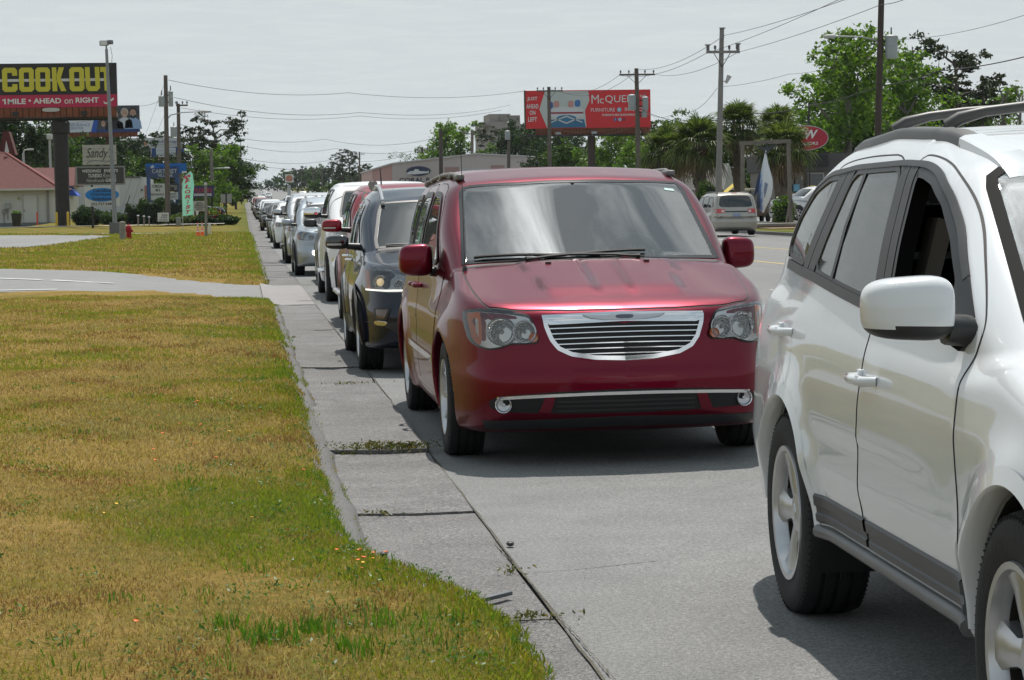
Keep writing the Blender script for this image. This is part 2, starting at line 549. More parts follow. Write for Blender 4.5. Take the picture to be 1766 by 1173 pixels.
def surface_nets(f,lo,hi,d):
 ax=[np.arange(lo[i],hi[i]+d,d)for i in range(3)]
 X,Y,Z=np.meshgrid(*ax,indexing='ij')
 V=f(X.ravel(),Y.ravel(),Z.ravel()).reshape(X.shape)
 n=V.shape
 ins=V<0
 c=np.zeros((n[0]-1,n[1]-1,n[2]-1),np.int8)
 sl=[slice(None,-1),slice(1,None)]
 for i in(0,1):
  for j in(0,1):
   for k in(0,1):
    c+=ins[sl[i],sl[j],sl[k]]
 act=(c>0)&(c<8)
 I=np.argwhere(act)
 idx=-np.ones(c.shape,np.int64)
 idx[act]=np.arange(len(I))
 acc=np.zeros((len(I),3));cnt=np.zeros(len(I))
 corners=[(i,j,k)for i in(0,1)for j in(0,1)for k in(0,1)]
 for a in corners:
  for b in corners:
   if sum(abs(p-q)for p,q in zip(a,b))==1 and a<b:
    va=V[I[:,0]+a[0],I[:,1]+a[1],I[:,2]+a[2]]
    vb=V[I[:,0]+b[0],I[:,1]+b[1],I[:,2]+b[2]]
    m=(va<0)!=(vb<0)
    t=np.where(m,va/np.where(m,va-vb,1),0)
    pos=I+np.array(a)+t[:,None]*(np.array(b)-np.array(a))
    acc[m]+=pos[m];cnt[m]+=1
 P0=acc/cnt[:,None]*d+np.array(lo)
 quads=[]
 for axis in range(3):
  s0=[slice(None)]*3;s1=[slice(None)]*3
  s0[axis]=slice(None,-1);s1[axis]=slice(1,None)
  A=ins[tuple(s0)];B=ins[tuple(s1)]
  e=np.argwhere(A!=B)
  u,w=(axis+1)%3,(axis+2)%3
  ok=(e[:,u]>0)&(e[:,w]>0)&(e[:,u]<n[u]-1)&(e[:,w]<n[w]-1)
  e=e[ok]
  flip=A[e[:,0],e[:,1],e[:,2]]
  q=[]
  for du,dw in((-1,-1),(0,-1),(0,0),(-1,0)):
   k=e.copy();k[:,u]+=du;k[:,w]+=dw
   q.append(idx[k[:,0],k[:,1],k[:,2]])
  q=np.stack(q,1)
  q[~flip]=q[~flip][:,::-1]
  quads.append(q)
 Q=np.concatenate(quads)
 Q=Q[(Q>=0).all(1)]
 return P0,Q
def newton(body,p,it=3,lim=.02):
 for _ in range(it):
  f=body(p[:,0],p[:,1],p[:,2])
  g=body.grad(p)
  st=-f[:,None]*g/np.maximum((g*g).sum(1,keepdims=True),.05)
  p=p+np.clip(st,-lim,lim)
 return p
def in_poly(pts,poly):
 x,y=pts[:,0],pts[:,1]
 P_=np.asarray(poly)
 r=np.zeros(len(x),bool)
 j=len(P_)-1
 for i in range(len(P_)):
  xi,yi=P_[i];xj,yj=P_[j]
  if yi!=yj:
   r^=((yi>y)!=(yj>y))&(x<(xj-xi)*(y-yi)/(yj-yi)+xi)
  j=i
 return r
def rnd(poly,it=2,q=.22):
 """round the corners of an outline"""
 p=[np.array(a,float)for a in poly]
 for _ in range(it):
  o=[]
  for i in range(len(p)):
   a,b=p[i],p[(i+1)%len(p)]
   o+=[a*(1-q)+b*q,a*q+b*(1-q)]
  p=o
 return[tuple(a)for a in p]
def resamp(poly,n,closed=True):
 p=np.array(list(poly)+([poly[0]]if closed else[]),float)
 s=np.concatenate([[0],np.cumsum(np.linalg.norm(np.diff(p,axis=0),axis=1))])
 t=np.linspace(0,s[-1],n+1)[:-1]if closed else np.linspace(0,s[-1],n)
 return np.stack([np.interp(t,s,p[:,i])for i in range(p.shape[1])],1)
def inset(poly,d):
 p=np.asarray(poly,float)
 area=.5*np.sum(p[:,0]*np.roll(p[:,1],-1)-np.roll(p[:,0],-1)*p[:,1])
 t=np.roll(p,-1,0)-np.roll(p,1,0)
 t/=np.maximum(np.linalg.norm(t,axis=1,keepdims=True),1e-9)
 nrm=np.stack([-t[:,1],t[:,0]],1)*(1 if area>0 else-1)
 return p+nrm*d
def panel(body,poly,axis,off=.003,s=.06,depth=.010):
 """outline laid on the body as a skin of its own; returns verts, faces, normals"""
 bm=bmesh.new()
 pl=[tuple(q)for q in poly]
 vs=[bm.verts.new((a,b,0))for a,b in pl]
 f=bm.faces.new(vs)
 A=np.array(pl)
 lo,hi=A.min(0),A.max(0)
 for ax in(0,1):
  k=max(1,int((hi[ax]-lo[ax])/s))
  for i in range(1,k):
   c=[0,0,0];nn=[0,0,0]
   c[ax]=lo[ax]+(hi[ax]-lo[ax])*i/k;nn[ax]=1
   bmesh.ops.bisect_plane(bm,geom=list(bm.verts)+list(bm.edges)+list(bm.faces),plane_co=c,plane_no=nn)
 bmesh.ops.triangulate(bm,faces=[f for f in bm.faces if len(f.verts)>4])
 bm.verts.index_update()
 ab=np.array([(v.co.x,v.co.y)for v in bm.verts])
 F=[[v.index for v in f.verts]for f in bm.faces]
 bd=[(e.verts[0].index,e.verts[1].index)for e in bm.edges if len(e.link_faces)==1]
 bm.free()
 return finish_panel(body,ab,F,bd,axis,off,depth)
def finish_panel(body,ab,F,bd,axis,off,depth):
 p=body.project(ab,axis)
 n=body.normal(p)
 v=p+n*off
 if F:
  a=v[F[0]]
  nn=np.cross(a[1]-a[0],a[2]-a[0])
  G=[]
  for f in F:
   a=v[f]
   c=np.cross(a[1]-a[0],a[2]-a[0])
   G.append(f[::-1]if np.dot(c,n[f].mean(0))<0 else f)
  F=G
 nv=len(v)
 if depth:
  idx=sorted({i for e in bd for i in e})
  mp={i:nv+k for k,i in enumerate(idx)}
  v=np.concatenate([v,v[idx]-n[idx]*depth])
  n=np.concatenate([n,n[idx]])
  cen=v[:nv].mean(0)
  for a,b in bd:
   F.append([a,b,mp[b],mp[a]])
 return v,F,n
def strip2(body,pa,pb,axis,off,depth=.006,closed=False):
 """strip between two rails"""
 pa=np.asarray(pa);pb=np.asarray(pb)
 n=len(pa)
 ab=np.concatenate([pa,pb])
 F=[];bd=[]
 for i in range(n if closed else n-1):
  j=(i+1)%n
  F.append([i,j,n+j,n+i]);bd+=[(i,j),(n+i,n+j)]
 if not closed:
  bd+=[(0,n),(n-1,2*n-1)]
 return finish_panel(body,ab,F,bd,axis,off,depth)
def ring(body,poly,w,axis,off,n=72,depth=.006):
 p=resamp(poly,n)
 return strip2(body,p,inset(p,w),axis,off,depth,True)
def ribbon(body,path,w,axis,off,step=.05,depth=.004):
 p=np.asarray(path,float)
 L=np.linalg.norm(np.diff(p,axis=0),axis=1).sum()
 p=resamp(p,max(2,int(L/step)+1),False)
 t=np.gradient(p,axis=0);t/=np.maximum(np.linalg.norm(t,axis=1,keepdims=True),1e-9)
 nr=np.stack([-t[:,1],t[:,0]],1)*w/2
 return strip2(body,p+nr,p-nr,axis,off,depth)
def merge(*parts):
 V,F,N=[],[],[]
 b=0
 for v,f,n in parts:
  V.append(v);N.append(n);F+=[[b+i for i in q]for q in f];b+=len(v)
 return np.concatenate(V),F,np.concatenate(N)
def mir(poly):
 return[(-a,b)for a,b in poly]
def skin(name,g,mat,parent,**kw):
 v,F,n=g
 return mk(name,v,F,mat,parent,True,n,**kw)
def body_mesh(name,body,d,mat,parent,holes=(),liner=None,zmin=.12):
 L=body.L
 p,Q=surface_nets(body,(-body.hw-.1,-.15,zmin-.02),(body.hw+.1,L+.15,body.sp['H']+.12),d)
 p=newton(body,p)
 keep=np.ones(len(Q),bool)
 if holes:
  nrm=body.normal(p)
  for axis,poly in holes:
   poly=np.asarray(poly)
   if axis in 'LR':
    sg=-1 if axis=='L' else 1
    iv=in_poly(p[:,1:],poly)&(p[:,0]*sg>.3)&(nrm[:,0]*sg>.2)
   elif axis=='F':
    iv=in_poly(p[:,[0,2]],poly)&(p[:,1]<L*.5)
   elif axis=='B':
    iv=in_poly(p[:,[0,2]],poly)&(p[:,1]>L*.5)
   else:
    iv=in_poly(p[:,:2],poly)&(p[:,2]>.9)
   keep&=~iv[Q].all(1)
 o=mk(name,p,Q[keep],mat,parent,True,body.normal(p))
 if liner is not None:
  n=body.normal(p)
  q=p-n*.035
  c=p[Q].mean(1)
  up=keep&(c[:,2]>.55)&(c[:,1]>body.sp.get('fire',1.0))&(c[:,1]<L-.25)
  q2=Q[up][:,::-1]
  mk('interior_lining',q,q2,liner,parent,True)
 return o
 # -- wheels
WHEELS={}
def make_wheel(parent,loc,r,w,rr,style,side,rim_mat=None,n=44):
 """wheel > tyre, rim.  side -1: outer face towards -x"""
 key=(r,w,rr,style,rim_mat.name if rim_mat else '')
 e=bpy.data.objects.new('wheel',None)
 e.empty_display_size=.1
 link(e,parent)
 e.location=loc
 e.rotation_euler=(0,math.radians(-90 if side<0 else 90),0)
 if key in WHEELS:
  for(nm,me)in WHEELS[key]:
   link(bpy.data.objects.new(nm,me),e)
  return e
 h=w/2
 t=MB()
 prof=[(rr-.012,-h*.82),(rr+.012,-h*.93),(rr+(r-rr)*.45,-h*1.02),(r-.035,-h*.98),(r-.010,-h*.86),(r-.002,-h*.70)]
 g=[]
 for gx in(-.42,0.0,.42):
  g+=[(r,h*(gx-.075)),(r-.009,h*(gx-.06)),(r-.009,h*(gx+.06)),(r,h*(gx+.075))]
 prof+=g+[(a,-b)for a,b in reversed(prof)]
 t.lathe(prof,n)
 for k in range(n*2):
  a=2*math.pi*k/(n*2)
  for sg in(-1,1):
   M=Matrix.Rotation(a,4,'Z')@Matrix.Translation((r-.011,0,sg*h*.88))
   t.add([M@Vector(q)for q in((-.03,-.005,sg*.004),(-.03,.005,sg*.004),(.001,.006,-sg*.012),(.001,-.006,-sg*.012),(-.001,0,sg*.008))],[(0,1,4),(1,2,4),(2,3,4),(3,0,4)])
 tyre=t.build('tyre',RUBBER,e,smooth=35)
 b=MB()
 z=h*.80
 b.lathe([(rr+.006,z+.012),(rr+.004,z+.022),(rr-.014,z+.020),(rr-.022,z+.002),(rr-.028,z-.03)],n)
 dish=.018 if style!='steel' else .03
 b.lathe([(.0001,z-.005),(.030,z-.006),(.034,z-.010),(.070,z-.016),(.074,z-.05)],20)
 nsp={'five':5,'six':6,'ten':10,'nine':9,'seven':7}.get(style,5)
 for k in range(nsp):
  a=2*math.pi*(k+.25)/nsp
  M=Matrix.Rotation(a,4,'Z')
  w0,w1={'five':(.044,.072),'six':(.040,.050),'ten':(.020,.022),'nine':(.026,.024),'seven':(.036,.036)}.get(style,(.05,.05))
  R0,R1=.045,rr-.016
  pts=[]
  for(R,ww,zz)in((R0,w0,z-.018),(R0+(R1-R0)*.35,w0*.82,z-.008),(R0+(R1-R0)*.75,(w0+w1)/2*.9,z-.004),(R1,w1,z+.006)):
   pts.append([(R,-ww,zz-.012),(R,-ww*.55,zz),(R,ww*.55,zz),(R,ww,zz-.012),(R,ww,zz-.05),(R,-ww,zz-.05)])
  V=[M@Vector(q)for ring_ in pts for q in ring_]
  F=[]
  for i in range(3):
   for j in range(6):
    F.append((i*6+j,i*6+(j+1)%6,(i+1)*6+(j+1)%6,(i+1)*6+j))
  F+=[tuple(range(5,-1,-1)),tuple(range(18,24))]
  b.add(V,F)
 for k in range(5):
  a=2*math.pi*k/5
  M=Matrix.Rotation(a,4,'Z')@Matrix.Translation((.048,0,z-.03))
  b.lathe([(.0001,.016),(.009,.016),(.010,0)],8,M)
 rim=b.build('rim',rim_mat or ALLOY,e,smooth=35)
 d=MB()
 d.lathe([(.0001,-.02),(rr*.72,-.02),(rr*.72,.0),(.0001,.0)],28)
 d.lathe([(rr-.029,z-.028),(rr-.03,-h*.8)],28)  # rim barrel lined dark: shade between the spokes put into its colour
 d.lathe([(.0001,-h*.8),(rr-.02,-h*.8),(rr-.02,-h*.8+.01)],28)
 disc=d.build('brake_disc_and_dark_barrel',P('brake_iron_barrel_shade',(.05,.045,.04),.5,.6),e,smooth=35)
 WHEELS[key]=[('tyre',tyre.data),('rim',rim.data),('brake_disc_and_dark_barrel',disc.data)]
 return e
def wheels(parent,body,track,r,w,rr,style,rim_mat=None):
 for a in body.axles:
  for s in(-1,1):
   make_wheel(parent,(s*track,a,r),r,w,rr,style,s,rim_mat)
   # -- body specifications
CROWN=0.004
def van_hood(ax,y):
 t=ss(.25,.5,y)*(1-ss(1.05,1.2,y))
 e=.36+.12*np.clip(y-.2,0,1)
 return t*(.016*(1-ss(e-.022,e+.022,ax))+.008*np.exp(-((ax-.10-.02*y)/.016)**2))
VAN=dict(L=5.15,hw=.968,H=1.76,axles=(.95,4.03),r=.352,ra=.395,flare=.030,k_hood=.045,k_front=.05,k_roof=.085,sec=[(.15,-.09),(.26,-.04),(.42,-.012),(.62,0),(.84,-.014),(.92,-.045),(1.02,-.075),(1.15,-.12),(1.3,-.2)],plan=[(0,-.02),(.5,0),(4.4,0),(5.15,-.05)],low_top=[(-.1,.82),(.06,.88),(.24,.945),(1.12,1.145),(1.4,1.09),(1.9,1.06),(4.8,1.09),(5.15,1.06)],front=[(.16,.14),(.28,.035),(.40,.0),(.52,.0),(.58,.02),(.72,.035),(.86,.06),(.93,.11),(1.0,.2)],front_x=[(0,0),(.4,.022),(.7,.095),(.82,.19),(.90,.36),(.96,.62),(1.0,.9)],rear=[(.2,5.05),(.35,5.13),(.6,5.15),(.75,5.10),(1.1,5.06)],rear_x=[(0,0),(.6,.03),(.85,.12),(.96,.3),(1.0,.5)],bot=[(0,.20),(.5,.19),(4.7,.19),(5.15,.28)],roof=[(.55,.83),(1.10,1.135),(2.06,1.665),(2.5,1.735),(3.5,1.755),(4.5,1.72),(4.88,1.62),(5.08,1.10),(5.2,.8)],gw=[(.5,.80),(1.1,.87),(1.8,.945),(3,.955),(4.6,.92),(5.1,.84)],tum=[(.75,-.005),(1.05,.015),(1.35,.065),(1.58,.135),(1.76,.27)],bow=.13,rbow=.07,roofcrown=.06,hoodcrown=.05,hood_fn=van_hood,fire=1.25)
SUV=dict(L=4.70,hw=.94,H=1.76,axles=(.90,3.60),r=.367,ra=.425,flare=.030,k_hood=.06,k_roof=.12,k_rear=.10,sec_r=.018,sec=[(.18,-.085),(.34,-.045),(.44,-.036),(.585,0),(.70,-.004),(.86,-.006),(1.0,-.03),(1.1,-.06),(1.25,-.13)],plan=[(0,-.04),(.5,0),(4.0,0),(4.7,-.02)],low_top=[(-.1,.80),(.08,.88),(.3,.95),(1.15,1.12),(1.5,1.09),(2.2,1.10),(3.0,1.14),(3.6,1.18),(4.2,1.22),(4.70,1.16)],front=[(.18,.12),(.30,.03),(.5,.0),(.62,.03),(.8,.06),(.9,.12),(1.0,.25)],front_x=[(0,0),(.4,.02),(.7,.10),(.85,.25),(.93,.45),(1.0,.8)],rear=[(.25,4.60),(.36,4.68),(.6,4.70),(.75,4.66),(1.0,4.62),(1.2,4.52)],rear_x=[(0,0),(.5,.02),(.75,.07),(.87,.15),(.95,.32)],bot=[(0,.28),(.5,.325),(4.1,.325),(4.7,.34)],roof=[(.5,.78),(1.20,1.12),(2.0,1.605),(2.4,1.70),(3.1,1.735),(3.75,1.70),(4.15,1.60),(4.57,1.15),(4.68,.85)],gw=[(.5,.78),(1.1,.85),(1.8,.91),(3,.915),(3.7,.90),(4.2,.865),(4.6,.79)],tum=[(.75,-.02),(1.10,.015),(1.35,.075),(1.58,.15),(1.78,.255)],bow=.15,rbow=.12,roofcrown=.045,hoodcrown=.06,fire=1.2)
def gen(L,hw,H,axles,r,nose,cowl,wst,roof_end,tail,belt,deck=None,ra=None,**kw):
 """an ordinary car body from its main heights: cowl, wst, roof_end, tail are (y, z)"""
 lt=[(-.1,nose-.07),(.06,nose),(.28,nose+.06),cowl,(cowl[0]+.35,belt),(L-.9,belt+.03)]
 lt+=[(L-.5,deck),(L,deck-.03)]if deck else[(L,belt-.02)]
 rf=[(cowl[0]-.55,cowl[1]-.55*(wst[1]-cowl[1])/(wst[0]-cowl[0])),cowl,wst,(wst[0]+.42,H-.02),((wst[0]+roof_end[0])/2+.2,H),roof_end,tail,(tail[0]+.12,tail[1]-.3)]
 d=dict(L=L,hw=hw,H=H,axles=axles,r=r,ra=ra or r+.05,flare=.018,k_hood=.055,k_front=.055,k_roof=.09,sec=[(.15,-.09),(.27,-.04),(.42,-.012),(.62,0),(.82,-.008),(.95,-.04),(1.08,-.09),(1.25,-.16)],plan=[(0,-.03),(.5,0),(L-.7,0),(L,-.05)],low_top=lt,front=[(.16,.12),(.28,.03),(.42,.0),(.55,.0),(.62,.02),(nose-.14,.05),(nose-.04,.09),(nose+.06,.2)],front_x=[(0,0),(hw*.42,.02),(hw*.72,.09),(hw*.86,.20),(hw*.95,.42),(hw*1.03,.8)],rear=[(.2,L-.1),(.36,L-.01),(.58,L),(.74,L-.04),(1.1,L-.10)],rear_x=[(0,0),(hw*.6,.03),(hw*.86,.13),(hw,.34)],bot=[(0,.25),(.5,.21),(L-.5,.21),(L,.29)],roof=rf,gw=[(cowl[0]-.5,hw-.16),(cowl[0],hw-.10),(cowl[0]+.7,hw-.03),(L*.7,hw-.03),(L,hw-.12)],tum=[(belt-.35,-.01),(belt,.01),(belt+(H-belt)*.5,.07),(H-.15,.15),(H,.25)],fire=cowl[0]+.1,cowl=cowl,wst=wst,belt=belt,roof_end=roof_end,tail=tail)
 d.update(kw)
 return d
VAN_POSE=(2.123,13.46-.95,0.0)
SUV_POSE=(2.747,5.2175-.90,-.033)
# -- terrain and road
def to_world(px,py,Y):
 """the point at distance Y up the road that the photograph shows at px,py"""
 d=_f*FPX+_r2*(px-883.0)-_u2*(py-586.5)
 t=Y/d.y
 return Vector((d.x*t,Y,CAM_H+d.z*t))
_zr=Lin([(-20,0),(70,0),(100,.05),(125,.15),(155,.36),(180,.55),(240,1.0),(330,1.75),(430,2.7),(600,4.4),(900,7.9),(1500,15.5)],12,6000)
KERB_X,GUT_X,ROAD_R=.50,1.085,21.7
def zr(Y):
 return _zr(Y)
def zroad(X,Y):
 return zr(Y)+CROWN*(11.4-1.1-np.abs(np.asarray(X)-11.4))
def wob(x,y,s=1.0):
 return(np.sin(x*1.7*s+1.3*np.sin(y*.9*s))+np.sin(y*2.3*s+2*np.sin(x*1.1*s)))*.5
def verge_edge(Y):
 Y=np.asarray(Y,float)
 e=.452+.45*(1-ss(7.6,9.6,Y))-.02*ss(30,60,Y)
 e=e-.26*ss(34.5,35.1,Y)*(1-ss(43.9,44.5,Y))
 return e+.022*wob(Y*2.2,Y*.7)+.010*np.sin(Y*9.1)
DRIVE=[(.30,35.0),(-.4,36.2),(-1.3,37.9),(-2.2,38.5),(-4.1,38.4),(-9,38.0),(-14,37.6),(-14,66),(-9,60),(-5.8,54.7),(-3.6,51.4),(-2.1,48.6),(-.8,45.6),(.30,43.9)]
LOT=[(-7.7,84),(-6.9,96),(-6.3,111),(-7.4,113.5),(-14,116),(-60,120),(-60,70),(-14,74),(-9.6,79)]
def zverge(X,Y,dip=True):
 X=np.asarray(X,float);Y=np.asarray(Y,float)
 e=verge_edge(Y)
 into=np.maximum(e-X,0)
 h=.105*ss(0,.13,into)+.05*ss(.3,3.0,into)+.015+.022*wob(X*2.1,Y*1.3)*ss(0,.5,into)
 h=h+.10*ss(4,14,into)
 sh=h.shape
 q=np.stack([np.broadcast_to(X,sh).ravel(),np.broadcast_to(Y,sh).ravel()],1)
 if dip:
  for poly in(DRIVE,LOT):
   h=h-.16*in_poly(q,inset(np.array(poly),.10)).reshape(sh)
 return zr(Y)+h
YS=np.concatenate([np.arange(-6,30,.6),np.arange(30,110,2.0),np.arange(110,400,8.0),np.arange(400,1500,25.0),[1500]])
def sheet(name,x0,x1,nx,zf,mat,ys=YS,off=0.0,kind='structure',flat=True):
 """grid between two edges given as functions (or constants) of Y"""
 f0=x0 if callable(x0)else(lambda y:np.full_like(y,x0))
 f1=x1 if callable(x1)else(lambda y:np.full_like(y,x1))
 a,b=f0(ys),f1(ys)
 u=np.linspace(0,1,nx)
 X=a[:,None]*(1-u)+b[:,None]*u
 Y=np.repeat(ys[:,None],nx,1)
 Z=zf(X,Y)+off
 V=np.stack([X,Y,Z],2).reshape(-1,3)
 i=np.arange(len(ys)-1)[:,None]*nx+np.arange(nx-1)[None]
 Q=np.stack([i,i+1,i+nx+1,i+nx],2).reshape(-1,4)
 return struct(mk(name,V,Q,mat,None,True),kind)
def asphalt_mat(name,base,spots=.10,warm=1.0,blot=1.0):
 m=bpy.data.materials.new(name);m.use_nodes=True
 nt=m.node_tree;b=nt.nodes['Principled BSDF'];L=nt.links
 tc=nt.nodes.new('ShaderNodeTexCoord')
 def noise(scale,det=6,stretch=None,rough=.6):
  n=nt.nodes.new('ShaderNodeTexNoise');n.inputs['Scale'].default_value=scale;n.inputs['Detail'].default_value=det;n.inputs['Roughness'].default_value=rough
  if stretch:
   mp=nt.nodes.new('ShaderNodeMapping');mp.inputs['Scale'].default_value=stretch
   L.new(tc.outputs['Object'],mp.inputs[0]);L.new(mp.outputs[0],n.inputs['Vector'])
  else:
   L.new(tc.outputs['Object'],n.inputs['Vector'])
  return n.outputs['Fac']
 def mapr(s,a,c,lo,hi):
  r=nt.nodes.new('ShaderNodeMapRange');r.inputs[1].default_value=a;r.inputs[2].default_value=c;r.inputs[3].default_value=lo;r.inputs[4].default_value=hi
  L.new(s,r.inputs[0]);return r.outputs[0]
 def mul(a,c):
  n=nt.nodes.new('ShaderNodeMath');n.operation='MULTIPLY';L.new(a,n.inputs[0]);L.new(c,n.inputs[1]);return n.outputs[0]
 v=mapr(noise(.35,5,(1.6,.25,1)),.3,.7,.90,1.08)
 v=mul(v,mapr(noise(1.9,8,None,.68),.3,.7,1-.08*blot,1+.07*blot))
 v=mul(v,mapr(noise(160,3),.32,.68,1-spots*2.2,1+spots*2.2))
 v=mul(v,mapr(noise(420,2),.35,.65,1-spots*1.5,1+spots*1.5))
 v=mul(v,mapr(noise(55,4),.34,.66,1-spots*1.5,1+spots*1.5))
 vo=nt.nodes.new('ShaderNodeTexVoronoi');vo.inputs['Scale'].default_value=55
 L.new(tc.outputs['Object'],vo.inputs['Vector'])
 v=mul(v,mapr(vo.outputs['Distance'],.05,.12,.72,1.0))
 c=nt.nodes.new('ShaderNodeVectorMath');c.operation='SCALE';c.inputs[0].default_value=(base*warm,base,base*.985)
 L.new(v,c.inputs['Scale']);L.new(c.outputs[0],b.inputs['Base Color'])
 b.inputs['Roughness'].default_value=.85;b.inputs['Specular IOR Level'].default_value=.3
 bp=nt.nodes.new('ShaderNodeBump');bp.inputs['Strength'].default_value=.55;bp.inputs['Distance'].default_value=.006
 L.new(noise(130,4),bp.inputs['Height']);L.new(bp.outputs[0],b.inputs['Normal'])
 return m
ROADM=asphalt_mat('road_surface',.180,.17,1.0,1.7)
LOTM=asphalt_mat('lot_surface',.21,.06)
GUTM=asphalt_mat('gutter_concrete',.150,.24,1.03,3.0)
KERBM=asphalt_mat('kerb_concrete',.13,.12,1.02)
APRM=asphalt_mat('apron_concrete',.25,.05,1.05)
def verge_mat():
 """soil and thatch between the blades: straw, olive and green in patches"""
 m=bpy.data.materials.new('turf_ground');m.use_nodes=True
 nt=m.node_tree;b=nt.nodes['Principled BSDF'];L=nt.links
 tc=nt.nodes.new('ShaderNodeTexCoord')
 def noise(scale,det=7,rough=.65,dist=0):
  n=nt.nodes.new('ShaderNodeTexNoise');n.inputs['Scale'].default_value=scale;n.inputs['Detail'].default_value=det;n.inputs['Roughness'].default_value=rough;n.inputs['Distortion'].default_value=dist
  L.new(tc.outputs['Object'],n.inputs['Vector']);return n.outputs['Fac']
 r=nt.nodes.new('ShaderNodeValToRGB')
 st=[(.30,(.075,.10,.014)),(.42,(.16,.13,.026)),(.52,(.25,.165,.045)),(.62,(.32,.205,.075)),(.70,(.22,.12,.05)),(.80,(.11,.075,.042))]
 while len(r.color_ramp.elements)<len(st):
  r.color_ramp.elements.new(.5)
 for e,(p,c)in zip(r.color_ramp.elements,st):
  e.position=p;e.color=c+(1,)
 add=nt.nodes.new('ShaderNodeMath');add.operation='MULTIPLY_ADD';add.inputs[1].default_value=.45
 L.new(noise(9,8),add.inputs[0])
 sc=nt.nodes.new('ShaderNodeMath');sc.operation='MULTIPLY';sc.inputs[1].default_value=.55
 L.new(noise(.55,8,.6,.6),sc.inputs[0]);L.new(sc.outputs[0],add.inputs[2])
 sep=nt.nodes.new('ShaderNodeSeparateXYZ');L.new(tc.outputs['Object'],sep.inputs[0])
 g1=nt.nodes.new('ShaderNodeMapRange');g1 .inputs[1].default_value=-1.2;g1 .inputs[2].default_value=.5;g1 .inputs[3].default_value=0;g1 .inputs[4].default_value=-.09
 L.new(sep.outputs['X'],g1 .inputs[0])
 g2=nt.nodes.new('ShaderNodeMapRange');g2 .inputs[1].default_value=45;g2 .inputs[2].default_value=100;g2 .inputs[3].default_value=0;g2 .inputs[4].default_value=-.09
 L.new(sep.outputs['Y'],g2 .inputs[0])
 a2=nt.nodes.new('ShaderNodeMath');a2 .operation='ADD';L.new(add.outputs[0],a2 .inputs[0]);L.new(g1 .outputs[0],a2 .inputs[1])
 a3=nt.nodes.new('ShaderNodeMath');a3 .operation='ADD';L.new(a2 .outputs[0],a3 .inputs[0]);L.new(g2 .outputs[0],a3 .inputs[1])
 L.new(a3 .outputs[0],r.inputs[0])
 fine=nt.nodes.new('ShaderNodeMapRange');fine.inputs[1].default_value=.3;fine.inputs[2].default_value=.7;fine.inputs[3].default_value=.6;fine.inputs[4].default_value=1.35
 L.new(noise(70,4),fine.inputs[0])
 c=nt.nodes.new('ShaderNodeVectorMath');c.operation='SCALE'
 L.new(r.outputs[0],c.inputs[0]);L.new(fine.outputs[0],c.inputs['Scale']);L.new(c.outputs[0],b.inputs['Base Color'])
 b.inputs['Roughness'].default_value=.95;b.inputs['Specular IOR Level'].default_value=.1
 bp=nt.nodes.new('ShaderNodeBump');bp.inputs['Strength'].default_value=.8;bp.inputs['Distance'].default_value=.03
 L.new(noise(45,6),bp.inputs['Height']);L.new(bp.outputs[0],b.inputs['Normal'])
 return m
TURF=verge_mat()
def zground(X,Y):
 return zr(Y)-.06+0*X
sheet('ground',-900.0,900.0,24,zground,TURF,np.concatenate([np.arange(-60,160,5.0),np.arange(160,1500,40.0),[1500,2600,4000]]))
sheet('verge',lambda y:np.full_like(y,-14.0),verge_edge,60,zverge,TURF,np.concatenate([np.arange(-4,45,.12),np.arange(45,130,.8),np.arange(130,420,6.0)]))
sheet('road',GUT_X,ROAD_R,9,zroad,ROADM)
def gutter():
 """slabs with open joints, a little uneven"""
 ys=[5.1,8.0,10.85,13.55,16.6,19.0,21.0,23.6,26.3,29.0,32.0,35.0,44.0]
 while ys[-1]<420:
  ys.append(ys[-1]+(2.6 if ys[-1]<100 else 9))
 mb=MB()
 rg=random.Random(4)
 for i in range(len(ys)-1):
  y0,y1=ys[i]+.006,ys[i+1]-.006
  if 34.9<ys[i]<43.9:
   continue
  n=6 if ys[i]<60 else 2
  dz=rg.uniform(-.008,.008)+(.025 if abs(ys[i]-13.55)<.1 else 0)
  tl=rg.uniform(-.006,.006)
  tops=[]
  for k in range(n+1):
   y=y0+(y1-y0)*k/n
   z=float(zr(y))+.004+dz+tl*(k/n-.5)
   j=rg.uniform(-.006,.006)if ys[i]<40 else 0
   tops.append([(KERB_X-.16,y,z+.012),(KERB_X+.04,y,z+.004),((KERB_X+GUT_X)/2,y,z-.004),(GUT_X-.008+j,y,z)])
  V=[p for r in tops for p in r]
  F=[]
  for k in range(n):
   for q in range(3):
    a=k*4+q
    F.append((a,a+1,a+5,a+4))
  b=len(V)
  V+=[(p[0],p[1],p[2]-.12)for r in tops for p in(r[0],r[3])]
  for k in range(n):
   F.append((k*4+3,b+2*k+1,b+2*k+3,k*4+7))
  F.append((0,b,b+1,3,2,1));F.append((n*4,n*4+1,n*4+2,n*4+3,b+2*n+1,b+2*n))
  mb.add(V,F)
 struct(mb.build('gutter',GUTM,smooth=30))
 sheet('joint_soil',.30,GUT_X+.02,3,lambda X,Y:zr(Y)-.022,P('joint_dirt',(.07,.06,.042),.95,var=.4,vscale=30),np.concatenate([np.arange(4,60,1.0),np.arange(60,420,10.0)]))
 ap=sheet('driveway_apron',.29,GUT_X-.008,4,lambda X,Y:zr(Y)+.006+.05*ss(.5,.28,X),APRM,np.linspace(35.0,44.0,12))
gutter()
